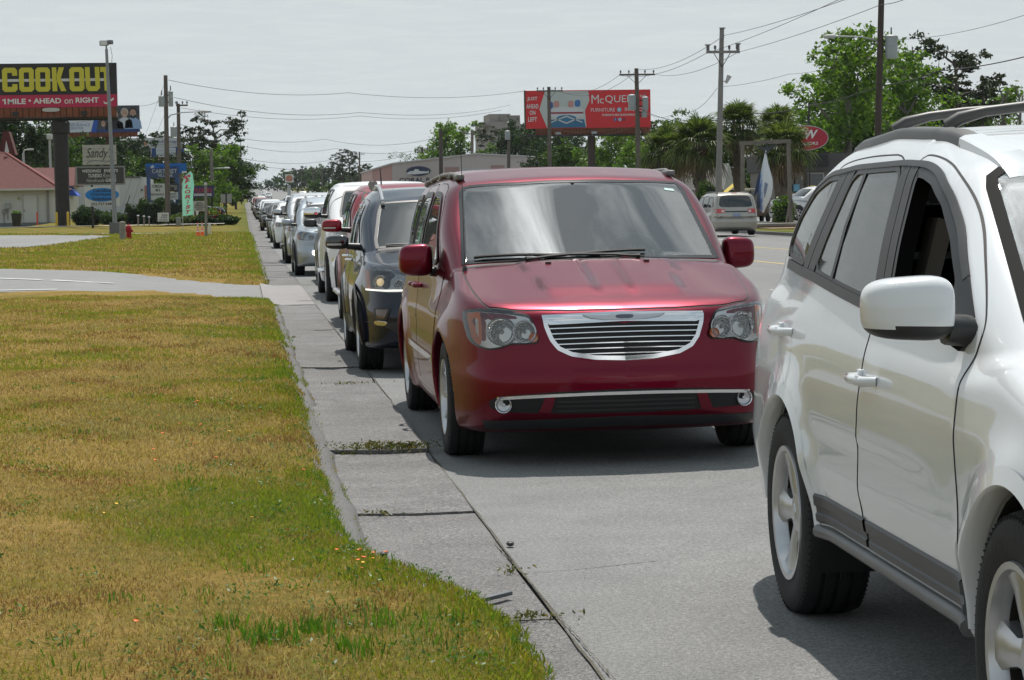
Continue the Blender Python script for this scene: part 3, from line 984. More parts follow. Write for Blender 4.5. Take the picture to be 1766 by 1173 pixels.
def kerb():
 mb=MB()
 prof=[(.30,-.05),(.31,.045),(.335,.055),(.40,.056),(.455,.050),(.50,.014),(.51,-.03)]
 for y0,y1 in((9.0,34.6),(44.6,420)):
  st=.5 if y1<60 else 2.5
  n=int((y1-y0)/st)
  V=[];F=[]
  for i in range(n+1):
   y=y0+(y1-y0)*i/n
   z=float(zr(y))
   w=.012*math.sin(y*1.9)+.008*math.sin(y*5.3)
   e=min(1,(y-y0)/.9,(y1-y)/.9)if y1<60 else min(1,(y-y0)/.9)
   for(x,h)in prof:
    V.append((x+w,y,z+(h*(.25+.75*e)if h>0 else h)))
  K=len(prof)
  for i in range(n):
   for k in range(K-1):
    F.append((i*K+k,i*K+k+1,(i+1)*K+k+1,(i+1)*K+k))
  mb.add(V,F)
 struct(mb.build('kerb',KERBM,smooth=50))
 mb=MB()
 for i in range(80):
  y=30+i*4.8
  z0,z1=float(zroad(ROAD_R,y)),float(zroad(ROAD_R,y+4.8))
  mb.add([(ROAD_R-.5,y,z0+.006),(ROAD_R,y,z0+.012),(ROAD_R+.02,y,z0+.14),(ROAD_R+.18,y,z0+.145),(ROAD_R-.5,y+4.8,z1+.006),(ROAD_R,y+4.8,z1+.012),(ROAD_R+.02,y+4.8,z1+.14),(ROAD_R+.18,y+4.8,z1+.145)],[(0,1,5,4),(1,2,6,5),(2,3,7,6)])
 struct(mb.build('far_kerb',KERBM,smooth=False))
kerb()
sheet('far_verge',ROAD_R+.17,26.0,6,lambda X,Y:zr(Y)+.14+0*X,TURF,np.concatenate([np.arange(20,130,3.0),np.arange(130,500,10.0)]))
sheet('parking_ground',26.0,70.0,4,lambda X,Y:zr(Y)+.10+0*X,LOTM,np.concatenate([np.arange(60,130,5.0),np.arange(130,400,10.0)]))
def flat_poly(name,pts,mat,off,zf=None):
 """a paved area from its outline"""
 bm=bmesh.new()
 f=bm.faces.new([bm.verts.new((x,y,0))for x,y in pts])
 A=np.array(pts);lo,hi=A.min(0),A.max(0)
 for ax in(0,1):
  k=max(2,int((hi[ax]-lo[ax])/1.5))
  for i in range(1,k):
   c=[0,0,0];nn=[0,0,0];c[ax]=lo[ax]+(hi[ax]-lo[ax])*i/k;nn[ax]=1
   bmesh.ops.bisect_plane(bm,geom=list(bm.verts)+list(bm.edges)+list(bm.faces),plane_co=c,plane_no=nn)
 bm.verts.index_update()
 V=np.array([v.co for v in bm.verts]);F=[[v.index for v in f.verts]for f in bm.faces]
 bm.free()
 V[:,2]=(zf or zverge)(V[:,0],V[:,1])+off
 return struct(mk(name,V,F,mat,None,True))
def zdrive(X,Y):
 return zverge(X,Y)*0+zr(Y)+.02+.16*ss(.3,-3.5,X)
flat_poly('driveway',DRIVE,LOTM,.0,zdrive)
flat_poly('parking_lot',[(x if x>-14 else-14,y)for x,y in LOT if x>=-14],LOTM,.05,lambda X,Y:zverge(X,Y,False)-.03)
MARK=P('road_marking_white',(.62,.62,.60),.7,var=.25,vscale=14)
MARKY=P('road_marking_yellow',(.50,.36,.10),.7,var=.25,vscale=14)
def mark(name,pts,mat,zf,off=.006):
 mb=MB()
 mb.add([(x,y,float(zf(x,y))+off)for x,y in pts],[tuple(range(len(pts)))])
 struct(mb.build(name,mat,smooth=False))
for a,b in(((-4.95,46.4),(-3.92,44.75)),((-3.68,44.35),(-2.43,42.6)),((-6.6,49.0),(-5.3,47.0))):
 d=Vector((b[0]-a[0],b[1]-a[1])).normalized();n=Vector((-d.y,d.x))*.075
 mark('lane_marking',[(a[0]+n.x,a[1]+n.y),(b[0]+n.x,b[1]+n.y),(b[0]-n.x,b[1]-n.y),(a[0]-n.x,a[1]-n.y)][::-1],MARK,zdrive,.012)
mark('lane_marking',[(-6.5,39.4),(-6.5,39.15),(-3.2,39.0),(-3.15,39.2)],MARK,zdrive,.012)
def lanes():
 for x,mat,dash in((4.85,MARK,1),(8.55,MARK,1),(12.15,MARKY,0),(12.45,MARKY,1),(15.6,MARKY,1),(15.9,MARKY,0),(19.0-1.2,MARK,1)):
  mb=MB()
  y=6.4+(x%3)
  while y<300:
   L_=3.0 if dash else 9.0
   gap=9.1 if dash else 0
   mb.add([(x-.055,y,float(zroad(x,y))+.006),(x+.055,y,float(zroad(x,y))+.006),(x+.055,y+L_,float(zroad(x,y+L_))+.006),(x-.055,y+L_,float(zroad(x,y+L_))+.006)],[(0,1,2,3)])
   y+=L_+gap
  struct(mb.build('lane_marking',mat,smooth=False))
lanes()
CONC=P('pavement_concrete',(.42,.40,.36),.85,var=.12,vscale=2,bump=.2)
sheet('pavement',-40.0,-1.2,30,lambda X,Y:zr(Y)+.30+0*X,CONC,np.array([146.0,148.0]))
flat_poly('path',[(-9.5,118),(-1.6,116.3),(-1.6,117.3),(-9.5,119.6)],CONC,.03,lambda X,Y:zverge(X,Y,False))
def crack(pts,w,mat,off,seed,zf=zroad,name='road_crack'):
 """a wandering tar-dark crack"""
 rg=random.Random(seed)
 P_=resamp(pts,90,False)
 mb=MB();V=[];F=[]
 for i,(x,y)in enumerate(P_):
  j=rg.uniform(-1,1)*w*.9
  ww=w*rg.uniform(.35,1.3)
  z=float(zf(x,y))+off
  V+=[(x+j-ww,y,z),(x+j+ww,y+rg.uniform(-.01,.01),z)]
  if i:
   k=2*i
   F.append((k-2,k-1,k+1,k))
 mb.add(V,F)
 return struct(mb.build(name,mat,smooth=False))
DIRT=P('crack_dirt',(.085,.078,.060),.95,var=.5,vscale=25)
crack([(GUT_X,5.5),(GUT_X,12.0),(GUT_X+.01,18),(GUT_X,30)],.0055,DIRT,.008,3)
crack([(GUT_X+.03,6.8),(GUT_X-.02,9.8)],.003,DIRT,.010,9)
crack([(GUT_X,9.0),(1.30,9.05),(1.7,9.2)],.006,P('hair_crack',(.15,.148,.14),.9),.005,6)
for y in(8.0,10.85,13.55,16.6,19.0,21.0,23.6,26.3,29.0):
 crack([(KERB_X+.02,y),(.8,y+.01),(GUT_X,y)],.005,DIRT,.012,int(y*10),lambda x,y:zr(y),'slab_joint')
 # -- vehicle parts shared by all
def place(name,label,cat,X,Y,yaw=0.0,z=0.0,group=None):
 return thing(name,label,cat,(X,Y,z),(0,-CROWN,yaw),group)
def window(body,t,name,poly,axis,glass,fw=.03,off=.004,trim=None,s=.08,n=64,label=None):
 p=resamp(rnd(poly,2,.12),n)
 o=skin(name,panel(body,p,axis,off,s,.008),glass,t)
 if fw:
  skin('window_frame',ring(body,p,fw,axis,off+.004,n,.012),trim or BLACK,o)
 return o
def seam(body,path,axis='L',w=.007):
 return ribbon(body,path,w,axis,.0015,.04,.003)
def surf_tube(body,path,axis,off,r,n=6,step=.05):
 p=np.asarray(path,float)
 L=np.linalg.norm(np.diff(p,axis=0),axis=1).sum()
 p=resamp(p,max(3,int(L/step)+1),False)
 q=body.project(p,axis)
 q=q+body.normal(q)*off
 return q
def superbox(c,d,e=.55,taper=(0,0),n=20,m=14,yaw=0.0,fn=None):
 """rounded block: verts, faces"""
 V=[]
 f=lambda c_:math.copysign(abs(c_)**e,c_)
 M=Matrix.Translation(c)@Matrix.Rotation(yaw,4,'Z')
 for i in range(m+1):
  th=-math.pi/2+math.pi*i/m
  for k in range(n):
   ph=2*math.pi*k/n
   x,y,z=f(math.cos(th))*f(math.cos(ph)),f(math.cos(th))*f(math.sin(ph)),f(math.sin(th))
   p=Vector((x*d[0]/2*(1+taper[0]*z),y*d[1]/2*(1+taper[1]*x),z*d[2]/2))
   if fn:
    p=fn(p)
   V.append(M@p)
 F=[]
 for i in range(m):
  for k in range(n):
   F.append((i*n+k,i*n+(k+1)%n,(i+1)*n+(k+1)%n,(i+1)*n+k))
 return V,F
def mirror(t,side,c,d,mat,low=None,lowfrac=.0,arm=None,e=.5,lamp=None,armz=None,armr=.03,taper=.12):
 """door mirror > lower_shell, mirror_arm, mirror_glass"""
 V,F=superbox((0,0,0),d,e,(0,0),28,20)
 W=[]
 for v in V:
  x,y,z=v
  u=side*x/d[0]+.5
  z=z*(1-taper*u)
  y=y if y<0 else y*.35
  y+=.10*u*u*d[1]
  W.append((c[0]+x,c[1]+y,c[2]+z))
 zlim=c[2]-d[2]*(.5-lowfrac)
 o=None
 if lowfrac>0:
  up=[f for f in F if sum(W[i][2]for i in f)/4>=zlim]
  dn=[f for f in F if sum(W[i][2]for i in f)/4<zlim]
  o=mk('door_mirror',W,up,mat,t)
  mk('lower_shell',W,dn,low or BLACK,o)
 else:
  o=mk('door_mirror',W,F,mat,t)
 a=MB()
 zz=armz if armz is not None else c[2]-d[2]*.3
 inner=c[0]-side*d[0]*.42
 a.tube([(inner,c[1],zz),(inner-side*.06,c[1]+.01,zz-.005),(arm,c[1]+.03,zz-.015)],[armr,armr*1.05,armr*1.3],10)
 a.build('mirror_arm',low or BLACK,o)
 if lamp:
  l=MB()
  l.bbox((c[0]+side*d[0]*.12,c[1]-d[1]*.50+.012,c[2]-d[2]*.16),(d[0]*.62,.02,.022),.008)
  l.build('turn_lamp',lamp,o)
 return o
def pull_handle(t,c,L,mat,side=-1,base=None):
 """bar door handle with its dished cup"""
 b=MB()
 s=side
 b.tube([(c[0]-s*.01,c[1]-L/2,c[2]),(c[0]+s*.030,c[1]-L/2+.018,c[2]),(c[0]+s*.038,c[1],c[2]+.002),(c[0]+s*.030,c[1]+L/2-.018,c[2]),(c[0]-s*.01,c[1]+L/2,c[2])],[.014,.016,.017,.016,.014],10)
 o=b.build('door_handle',mat,t,smooth=60)
 o.scale=(1,1,1)
 return o
def disc(mb,c,r,nrm,dep=.02,n=24,m=0,bowl=True):
 """lamp reflector bowl facing nrm"""
 q=Vector(nrm).to_track_quat('Z','Y').to_matrix().to_4x4()
 M=Matrix.Translation(c)@q
 mb.lathe([(r,.004),(r*.97,.008),(r*.93,.004),(r*.85,-dep*.3),(r*.55,-dep*.8),(r*.22,-dep),(r*.2,-dep*.2),(.0001,-dep*.1)],n,M,m)
def seats(t,rows,zf,mat,half=.36,head=True):
 for y in rows:
  for sx in(-1,1):
   b=MB()
   b.bbox((sx*half,y+.28,zf+.36),(.46,.14,.62),.06,0,seg=3)
   b.bbox((sx*half,y,zf+.05),(.48,.50,.16),.06,0,seg=3)
   if head:
    b.bbox((sx*half,y+.33,zf+.78),(.26,.10,.17),.045,0,seg=3)
   b.build('seat',mat,t,smooth=50)
def dashboard(t,y,z,hw,mat,wheel_x=.38,ring_mat=None):
 b=MB()
 b.bbox((0,y+.22,z-.13),(hw*2,.50,.26),.08,seg=3)
 b.bbox((wheel_x,y+.40,z+.005),(.40,.22,.10),.04,seg=3)
 b.build('dashboard',mat,t,smooth=50)
 r=MB()
 M=Matrix.Translation((wheel_x,y+.60,z-.02))@Matrix.Rotation(math.radians(-65),4,'X')
 pts=[M@Vector((.185*math.cos(a),.185*math.sin(a),0))for a in np.linspace(0,2*math.pi,29)]
 r.tube(pts,.016,8,cap=False)
 r.tube([M@Vector((-.18,0,0)),M@Vector((0,0,.03)),M@Vector((.18,0,0))],.02,6)
 r.tube([M@Vector((0,0,.03)),M@Vector((0,-.18,0))],.018,6)
 r.build('steering_wheel',ring_mat or mat,t)
INTERIOR=P('interior_trim',(.045,.045,.048),.7,var=.1)
INTERIORB=P('interior_beige',(.20,.18,.155),.8)
SEATG=P('seat_cloth',(.05,.052,.055),.9)
SEATK=P('seat_black',(.045,.043,.042),.85)
FRIT=P('black_border',(.008,.008,.009),.15)
WSGLASS=glass_mat('windshield_glass',(.62,.72,.69),1.55,.006,.01,2.7)
TINT=glass_mat('privacy_glass',(.025,.028,.03),1.52,.02,.10,1.25)
SIDEG=glass_mat('side_glass',(.45,.52,.50),1.52,.006,.05)
SEAM=P('seam_shadow',(.02,.02,.021),.7)
HOLE=P('dark_opening',(.006,.006,.007),.7)
# -- maroon minivan
MAROON=paint('maroon_paint',(.135,.0022,.016),.78,.30,.05,.5)
def build_van():
 B=Body(VAN)
 t=place('minivan','maroon minivan facing the camera with a chrome barred grille and curved chrome frame','minivan',VAN_POSE[0],VAN_POSE[1],VAN_POSE[2],group='vehicles queuing in the kerb lane')
 ws=[(-.80,1.245),(-.45,1.155),(0,1.125),(.45,1.155),(.80,1.245),(.735,2.03),(.695,2.095),(.35,2.035),(0,2.02),(-.35,2.035),(-.695,2.095),(-.735,2.03)]
 ws=[tuple(q)for q in resamp(ws,90)]
 wsin=inset(ws,.03)
 F1=[(1.66,1.115),(2.02,1.44),(2.22,1.555),(2.45,1.585),(2.74,1.59),(2.76,1.115)]
 F2=[(2.88,1.115),(2.86,1.59),(3.78,1.585),(3.80,1.12)]
 F3=[(3.92,1.12),(3.90,1.58),(4.50,1.56),(4.64,1.50),(4.80,1.14)]
 holes=[('T',wsin)]
 for a in 'LR':
  holes+=[(a,inset(resamp(rnd(F1,2,.12),64),.018)),(a,inset(resamp(rnd(F2,2,.12),64),.018))]
 body_mesh('body',B,.0165,MAROON,t,holes,INTERIOR)
 w=skin('windshield',panel(B,ws,'T',.002,.06,.006),WSGLASS,t)
 skin('glass_border',strip2(B,ws,inset(ws,.032),'T',.004,.008,True),FRIT,w)
 st=MB();st.add(*[(lambda q:[(p[0],p[1]-.002,p[2]+.004)for p in q])(B.project([(.60,1.96),(.665,1.965),(.66,1.99),(.60,1.985)],'T')),[(0,1,2,3)]])
 st.build('inspection_sticker',P('sticker',(.35,.55,.5),.5),w)
 hood=[(-.765,.27),(-.60,.175),(-.35,.125),(0,.108),(.35,.125),(.60,.175),(.765,.27),(.80,.60),(.815,1.0),(.79,1.16),(.45,1.085),(0,1.06),(-.45,1.085),(-.79,1.16),(-.815,1.0),(-.80,.60)]
 hood=resamp(rnd(hood,1,.15),110)
 skin('bonnet',panel(B,hood,'T',.004,.05,.012),MAROON,t)
 g=strip2(B,inset(hood,-.009),hood,'T',.001,.002,True)
 skin('bonnet_seam',g,HOLE,t)
 cowl=[(-.80,1.23),(-.45,1.14),(0,1.11),(.45,1.14),(.80,1.23),(.77,1.168),(.45,1.093),(0,1.068),(-.45,1.093),(-.77,1.168)]
 skin('cowl',panel(B,resamp(cowl,60),'T',.003,.06,.006),BLACK,t)
 for path in([(-.42,1.115),(-.30,1.15),(.02,1.175),(.33,1.215)],[(.28,1.105),(.12,1.14),(-.25,1.17),(-.72,1.27)]):
  b=MB()
  q=surf_tube(B,path,'T',.018,.01)
  b.tube(q,[.017]+[.010]*(len(q)-2)+[.006],6)
  q2=surf_tube(B,[path[1],path[-1]],'T',.008,.01)
  b.tube(q2+np.array([0,.015,.0]),.006,5)
  b.build('wiper',BLACK,t)
 for x in(-.30,.30):
  b=MB();q=B.project([(x,1.0)],'T')[0];b.bbox((x,1.0,q[2]+.008),(.035,.02,.012),.004);b.build('washer_jet',BLACK,t)
 for a,sg in(('L',-1),('R',1)):
  for nm,poly in(('front_door',[(1.58,.50),(1.44,.80),(1.45,1.08),(1.60,1.125),(1.98,1.47),(2.20,1.60),(2.45,1.635),(2.79,1.64),(2.82,1.10),(2.80,.34),(1.66,.34)]),('sliding_door',[(2.83,.34),(2.85,1.10),(2.82,1.64),(3.80,1.63),(3.86,1.12),(3.84,.85),(3.62,.60),(3.52,.34)])):
   p=resamp(rnd(poly,1,.12),80)
   win=F1 if nm=='front_door' else F2
   wp=resamp(rnd(win,2,.12),64)
   low=[q for q in poly]
   zc=1.085
   lowp=[(y,min(z,zc))for y,z in resamp(poly,160)]
   lowp=[lowp[i]for i in range(len(lowp))if i==0 or abs(lowp[i][0]-lowp[i-1][0])+abs(lowp[i][1]-lowp[i-1][1])>1e-4]
   d=skin(nm,panel(B,lowp,a,.0028,.07,.010),MAROON,t)
   skin('door_seam',strip2(B,inset(p,-.0045),p,a,.0012,.002,True),HOLE,d)
  for poly in(F1,F2):
   window(B,t,'side_window',poly,a,SIDEG if poly is F1 else TINT,.035)
  window(B,t,'side_window',F3,a,GLASSD,.035)
  for y in(2.66,2.98):
   q=B.project([(y,.965)],a)[0]
   pull_handle(t,(q[0]+sg*.012,y,.965),.17,MAROON,sg)
  b=MB()
  q=surf_tube(B,[(1.62,.545),(2.6,.552),(3.5,.56)],a,.004,.01)
  for i,p in enumerate(q):
   pass
  pa=np.array([(y,.545+.016)for y in np.linspace(1.60,3.50,40)]);pb=pa-np.array([0,.040])
  skin('side_moulding',strip2(B,pa,pb,a,.012,.016),CHROME,t)
  mirror(t,sg,(sg*1.04,1.80,1.155),(.215,.17,.215),MAROON,BLACK,0,sg*.90,.55,armz=1.08)
 HL=[(-.862,.885),(-.80,.893),(-.66,.882),(-.535,.862),(-.505,.80),(-.487,.716),(-.56,.712),(-.64,.712),(-.70,.688),(-.76,.680),(-.815,.70),(-.842,.735),(-.858,.82)]
 for sg in(-1,1):
  hl=[(x*-sg,z)for x,z in HL]
  hp=resamp(rnd(hl,1,.15),70)
  h=skin('headlight',panel(B,hp,'F',.002,.05,.006),P('lamp_bucket',(.74,.75,.76),.3,.35),t)
  m=MB()
  for(cx,cz,r)in((.690,.780,.070),(.565,.778,.055)):
   q=B.project([(sg*cx,cz)],'F')[0]
   n_=B.normal(np.array([q]))[0]
   n_=np.array([n_[0]*.45,-1,0.0]);n_/=np.linalg.norm(n_)
   disc(m,tuple(q+n_*.018),r,n_,.017,28)
  m.build('reflector',REFL,h,smooth=30)
  rg=MB()
  for(cx,cz,r)in((.690,.780,.076),(.565,.778,.061)):
   q=B.project([(sg*(cx+r*math.cos(a)),cz+r*math.sin(a))for a in np.linspace(0,2*math.pi,33)],'F')
   rg.tube(q+np.array([0,-.020,0]),.005,6,cap=False)
  rg.build('lamp_ring',SILVER,h)
  am=[(-.858,.878),(-.795,.886),(-.790,.80),(-.792,.735),(-.80,.700),(-.815,.706),(-.840,.738),(-.856,.82)]
  skin('side_marker',panel(B,resamp([(x*-sg,z)for x,z in am],40),'F',.004,.04,.004),AMBER,h)
  q=B.project([(sg*.517,.745)],'F')[0]
  tm=MB();disc(tm,(q[0],q[1]-.022,q[2]),.028,(0,-1,0),.006,20);tm.build('turn_signal',AMBER,h,smooth=30)
  skin('lens',panel(B,hp,'F',.030,.05,.026),CLEAR,h)
  skin('lamp_gasket',strip2(B,inset(hp,-.007),inset(hp,.004),'F',.006,.01,True),BLACK,h)
 G=[(-.462,.862),(0,.872),(.462,.862),(.452,.80),(.425,.725),(.385,.672),(.31,.635),(.17,.612),(0,.606),(-.17,.612),(-.31,.635),(-.385,.672),(-.425,.725),(-.452,.80)]
 gp=resamp(G,100)
 gr=skin('grille',panel(B,inset(gp,.012),'F',.003,.06,.004),HOLE,t)
 skin('grille_frame',strip2(B,gp,inset(gp,.024),'F',.012,.018,True),CHROME,gr)
 top=resamp([(-.445,.858),(0,.868),(.445,.858),(.437,.812),(0,.826),(-.437,.812)],60)
 skin('grille_header',panel(B,top,'F',.014,.06,.014),CHROME,gr)
 for i in range(6):
  z=.640+.0295*i
  hwid=np.interp(z,[.606,.635,.672,.725,.80,.86],[.06,.29,.37,.408,.435,.445])-.006
  pa=np.array([(x,z+.0045+.006*math.cos(x/.45*1.5))for x in np.linspace(-hwid,hwid,30)])
  skin('grille_bar',strip2(B,pa,pa-np.array([0,.0055]),'F',.012,.014),CHROME,gr)
 wing=[(-.235,.856),(-.10,.852),(-.05,.858),(.05,.858),(.10,.852),(.235,.856),(.20,.842),(.12,.832),(0,.829),(-.12,.832),(-.20,.842)]
 skin('wing_badge',panel(B,resamp(wing,60),'F',.020,.04,.008),SILVER,gr)
 skin('badge_centre',panel(B,resamp(rnd([(-.055,.852),(.055,.852),(.045,.836),(-.045,.836)],2),24),'F',.023,.03,.004),P('badge_dark',(.12,.13,.16),.2,.8),gr)
 LI=[(-.765,.385),(-.72,.415),(-.40,.438),(0,.446),(.40,.438),(.72,.415),(.765,.385),(.76,.352),(.70,.325),(.30,.312),(0,.31),(-.30,.312),(-.70,.325),(-.76,.352)]
 li=skin('lower_intake',panel(B,resamp(LI,90),'F',.003,.06,.004),HOLE,t)
 for sg in(-1,1):
  dv=[(sg*.40,.42),(sg*.455,.418),(sg*.50,.318),(sg*.43,.315)]
  skin('intake_pillar',panel(B,resamp(dv,24),'F',.008,.05,.01),MAROON,li)
  q=B.project([(sg*.69,.368)],'F')[0]
  f=MB();disc(f,(q[0],q[1]-.016,q[2]),.042,(sg*.2,-1,0),.012,24);fo=f.build('fog_light',SILVER,t,smooth=30)
  r_=MB();r_.lathe([(.040,.01),(.046,.014),(.050,.006),(.05,-.02)],24,Matrix.Translation((q[0],q[1]-.010,q[2]))@Vector((sg*.2,-1,0)).to_track_quat('Z','Y').to_matrix().to_4x4());r_.build('fog_light_ring',CHROME,fo)
 for i in range(3):
  z=.335+.026*i
  pa=np.array([(x,z)for x in np.linspace(-.39,.39,26)])
  skin('intake_slat',strip2(B,pa,pa-np.array([0,.010]),'F',.007,.008),BLACK,li)
 pa=np.array([(x,.424-.040*abs(x)**2.2)for x in np.linspace(-.72,.72,50)])
 skin('bumper_trim',strip2(B,pa+np.array([0,.008]),pa-np.array([0,.008]),'F',.013,.014),CHROME,t)
 dam=[(-.80,.272),(0,.290),(.80,.272),(.78,.222),(0,.232),(-.78,.222)]
 skin('air_dam',panel(B,resamp(dam,60),'F',.004,.07,.008),BLACK,t)
 for sg in(-1,1):
  b=MB()
  xs=[.70,.725,.735,.735,.725]
  ys=[2.30,2.6,3.2,3.9,4.5]
  q=B.project([(sg*x,y)for x,y in zip(xs,ys)],'T')
  b.tube(q+np.array([0,0,.026]),[.013,.016,.016,.016,.013],8)
  b.bbox(tuple(q[0]+np.array([0,.06,.020])),(.055,.24,.042),.018,seg=3)
  b.bbox(tuple(q[-1]+np.array([0,0,.015])),(.05,.18,.045),.015)
  for i in(1,2,3):
   b.bbox(tuple(q[i]+np.array([0,0,.012])),(.04,.1,.03),.01)
  b.build('roof_rail',P('rail_grey',(.16,.155,.15),.55),t,smooth=50)
 q=B.project([(-.80,1.06)],'T')[0]
 b=MB();b.tube([(q[0],q[1],q[2]),(q[0],q[1],q[2]+.03)],[.018,.010],8);b.tube([(q[0],q[1],q[2]+.03),(q[0]-.005,q[1]+.03,q[2]+.78)],.0022,5);b.build('aerial',BLACK,t)
 wheels(t,B,B.hw-.125,.352,.225,.222,'nine')
 dashboard(t,1.30,1.135,.74,INTERIOR,.37,P('wheel_grey',(.20,.21,.21),.6))
 seats(t,(2.25,3.1),.62,SEATG)
 b=MB();b.bbox((0,2.02,1.545),(.25,.03,.075),.02);b.tube([(0,2.0,1.56),(0,1.98,1.63)],.012,6);b.build('rear_view_mirror',BLACK,t)
 return t
VAN_T=build_van()
# -- white SUV
PEARL=paint('pearl_white_paint',(.66,.68,.70),.0,.28,.03,.9)
def arch_lip(B,axle,sg,mat,t,w=.03,name='wheel_arch',a0=-.35,a1=math.pi+.35,off=.003,ra=None):
 ra=ra or B.ra
 th=np.linspace(a0,a1,56)
 V=[];n=len(th)
 for r_,o_,dx in((ra+w,off,0),(ra+.004,off+.003,0),(ra-.004,off-.006,0),(ra-.004,-.06,0)):
  y=axle+r_*np.cos(th);z=B.zc+r_*np.sin(th)
  ok=z>.20
  x=B.side(y,z)+o_
  V.append(np.stack([sg*x,y,z],1))
 keep=[i for i in range(n)if V[1][i][2]>B.bot(axle+.5)+.03]
 F=[]
 P_=np.concatenate([v[keep]for v in V]);m=len(keep)
 for k in range(3):
  for i in range(m-1):
   q=[k*m+i,k*m+i+1,(k+1)*m+i+1,(k+1)*m+i]
   F.append(q if sg<0 else q[::-1])
 return mk(name,P_,F,mat,t,45)
def arch_liner(B,t):
 for a in B.axles:
  for sg in(-1,1):
   th=np.linspace(-.4,math.pi+.4,20)
   V=[]
   for x in(B.hw-.04,B.hw-.36):
    V+=[(sg*x,a+(B.ra-.012)*math.cos(q),B.zc+(B.ra-.012)*math.sin(q))for q in th]
   mk('arch_liner',V,[(i,i+1,20+i+1,20+i)for i in range(19)],HOLE,t)
def build_suv():
 B=Body(SUV)
 t=place('suv','white SUV at the right edge with its front window down and dark roof rails','SUV',SUV_POSE[0],SUV_POSE[1],SUV_POSE[2],group='vehicles queuing in the kerb lane')
 belt=lambda y:np.interp(y,[1.5,2.5,3.46,4.1],[1.145,1.158,1.228,1.262])
 QG=[(3.665,1.252),(3.445,1.575),(3.62,1.572),(3.84,1.53),(4.02,1.43),(4.10,1.315),(4.02,1.275)]
 RD=[(2.50,1.165),(2.595,1.595),(3.235,1.59),(3.46,1.235)]
 FD=[(2.335,1.16),(2.43,1.588),(2.33,1.582),(2.21,1.56),(2.04,1.50),(1.86,1.40),(1.70,1.28),(1.655,1.16)]
 rs=lambda p:resamp(rnd(p,2,.08),72)
 ws=[(-.745,1.36),(-.40,1.22),(0,1.18),(.40,1.22),(.745,1.36),(.665,2.00),(.60,2.045),(.3,1.985),(0,1.965),(-.3,1.985),(-.60,2.045),(-.665,2.00)]
 ws=resamp(ws,90)
 RW=[(-.56,1.20),(.56,1.20),(.48,1.50),(-.48,1.50)]
 holes=[('T',inset(ws,.02)),('B',RW)]
 for a in 'LR':
  holes+=[(a,inset(rs(RD),.014)),(a,inset(rs(FD),.012)),(a,inset(rs(QG),.014))]
 body_mesh('body',B,.015,PEARL,t,holes,P('interior_grey',(.11,.105,.095),.8))
 w=skin('windshield',panel(B,ws,'T',.002,.06,.006),WSGLASS,t)
 skin('glass_border',strip2(B,inset(ws,-.016),inset(ws,.020),'T',.004,.010,True),P('seal_black',(.014,.014,.014),.75,spec=.08),w)
 skin('rear_window',panel(B,resamp(rnd([(x*1.06,z+(.02 if z>1.3 else-.02))for x,z in RW],1),50),'B',.004,.1,.006),glass_mat('hatch_glass',(.30,.34,.33),1.52,.02,.05),t)
 arch_liner(B,t)
 FDO=[(1.31,.40),(1.38,.60),(1.44,.80),(1.475,.96),(1.478,1.03),(1.46,1.08),(1.475,1.14),(1.53,1.195),(1.64,1.285),(1.82,1.415),(2.0,1.52),(2.14,1.575),(2.36,1.618),(2.52,1.625),(2.46,1.30),(2.45,1.16),(2.495,.98),(2.50,.75),(2.50,.40)]
 RDO=[(2.515,.40),(2.515,.75),(2.51,.98),(2.465,1.16),(2.475,1.30),(2.54,1.627),(3.10,1.635),(3.54,1.62),(3.58,1.58),(3.62,1.25),(3.70,1.215),(3.90,1.13),(3.93,1.085),(3.84,.98),(3.60,.87),(3.34,.74),(3.20,.60),(3.14,.40)]
 TRIM=GREYPL
 for a,sg in(('L',-1),('R',1)):
  for nm,poly in(('front_door',FDO),('rear_door',RDO)):
   p=resamp(rnd(poly,3,.25),200)
   low=np.array([(y,min(z,belt(y)-.012))for y,z in p])
   keep=[0]+[i for i in range(1,len(low))if np.abs(low[i]-low[i-1]).sum()>2e-3]
   d=skin(nm,panel(B,low[keep],a,.0026,.055,.010),PEARL,t)
   skin('door_seam',strip2(B,inset(p,-.0038),p,a,.0012,.002,True),SEAM,d)
   up=np.array([q for q in p if q[1]>belt(q[0])-.01])
  yy=np.linspace(1.62,4.03,50)
  pa=np.stack([yy,belt(yy)+.012],1);pb=np.stack([yy,belt(yy)-.022],1)
  skin('belt_moulding',strip2(B,pa,pb,a,.010,.014),TRIM,t)
  def arc(P_):
   q=resamp(P_,240,False)
   w=np.hanning(21);w/=w.sum()
   q=np.stack([np.convolve(np.pad(q[:,i],10,'reflect',reflect_type='odd'),w,'valid')for i in(0,1)],1)
   return q[::4]
  top=arc([(1.68,1.27),(1.86,1.405),(2.04,1.505),(2.21,1.566),(2.36,1.593),(2.6,1.603),(3.24,1.60),(3.44,1.59),(3.62,1.585),(3.85,1.54),(4.035,1.435),(4.12,1.31),(4.03,1.268)])
  nr=np.gradient(top,axis=0);nr/=np.linalg.norm(nr,axis=1,keepdims=True);nr=np.stack([-nr[:,1],nr[:,0]],1)
  skin('window_moulding',strip2(B,top+nr*.006,top-nr*.011,a,.009,.013),TRIM,t)
  skin('pillar_trim',panel(B,resamp([(2.335,1.165),(2.43,1.592),(2.51,1.597),(2.415,1.165)],40),a,.006,.06,.008),TRIM,t)
  skin('pillar_trim',panel(B,resamp([(2.422,1.165),(2.517,1.597),(2.60,1.60),(2.50,1.165)],40),a,.006,.06,.008),TRIM,t)
  skin('pillar_trim',panel(B,resamp([(3.46,1.235),(3.235,1.595),(3.335,1.592),(3.57,1.242)],40),a,.006,.06,.008),TRIM,t)
  skin('pillar_trim',panel(B,resamp([(3.578,1.245),(3.343,1.592),(3.45,1.585),(3.67,1.252)],40),a,.006,.06,.008),TRIM,t)
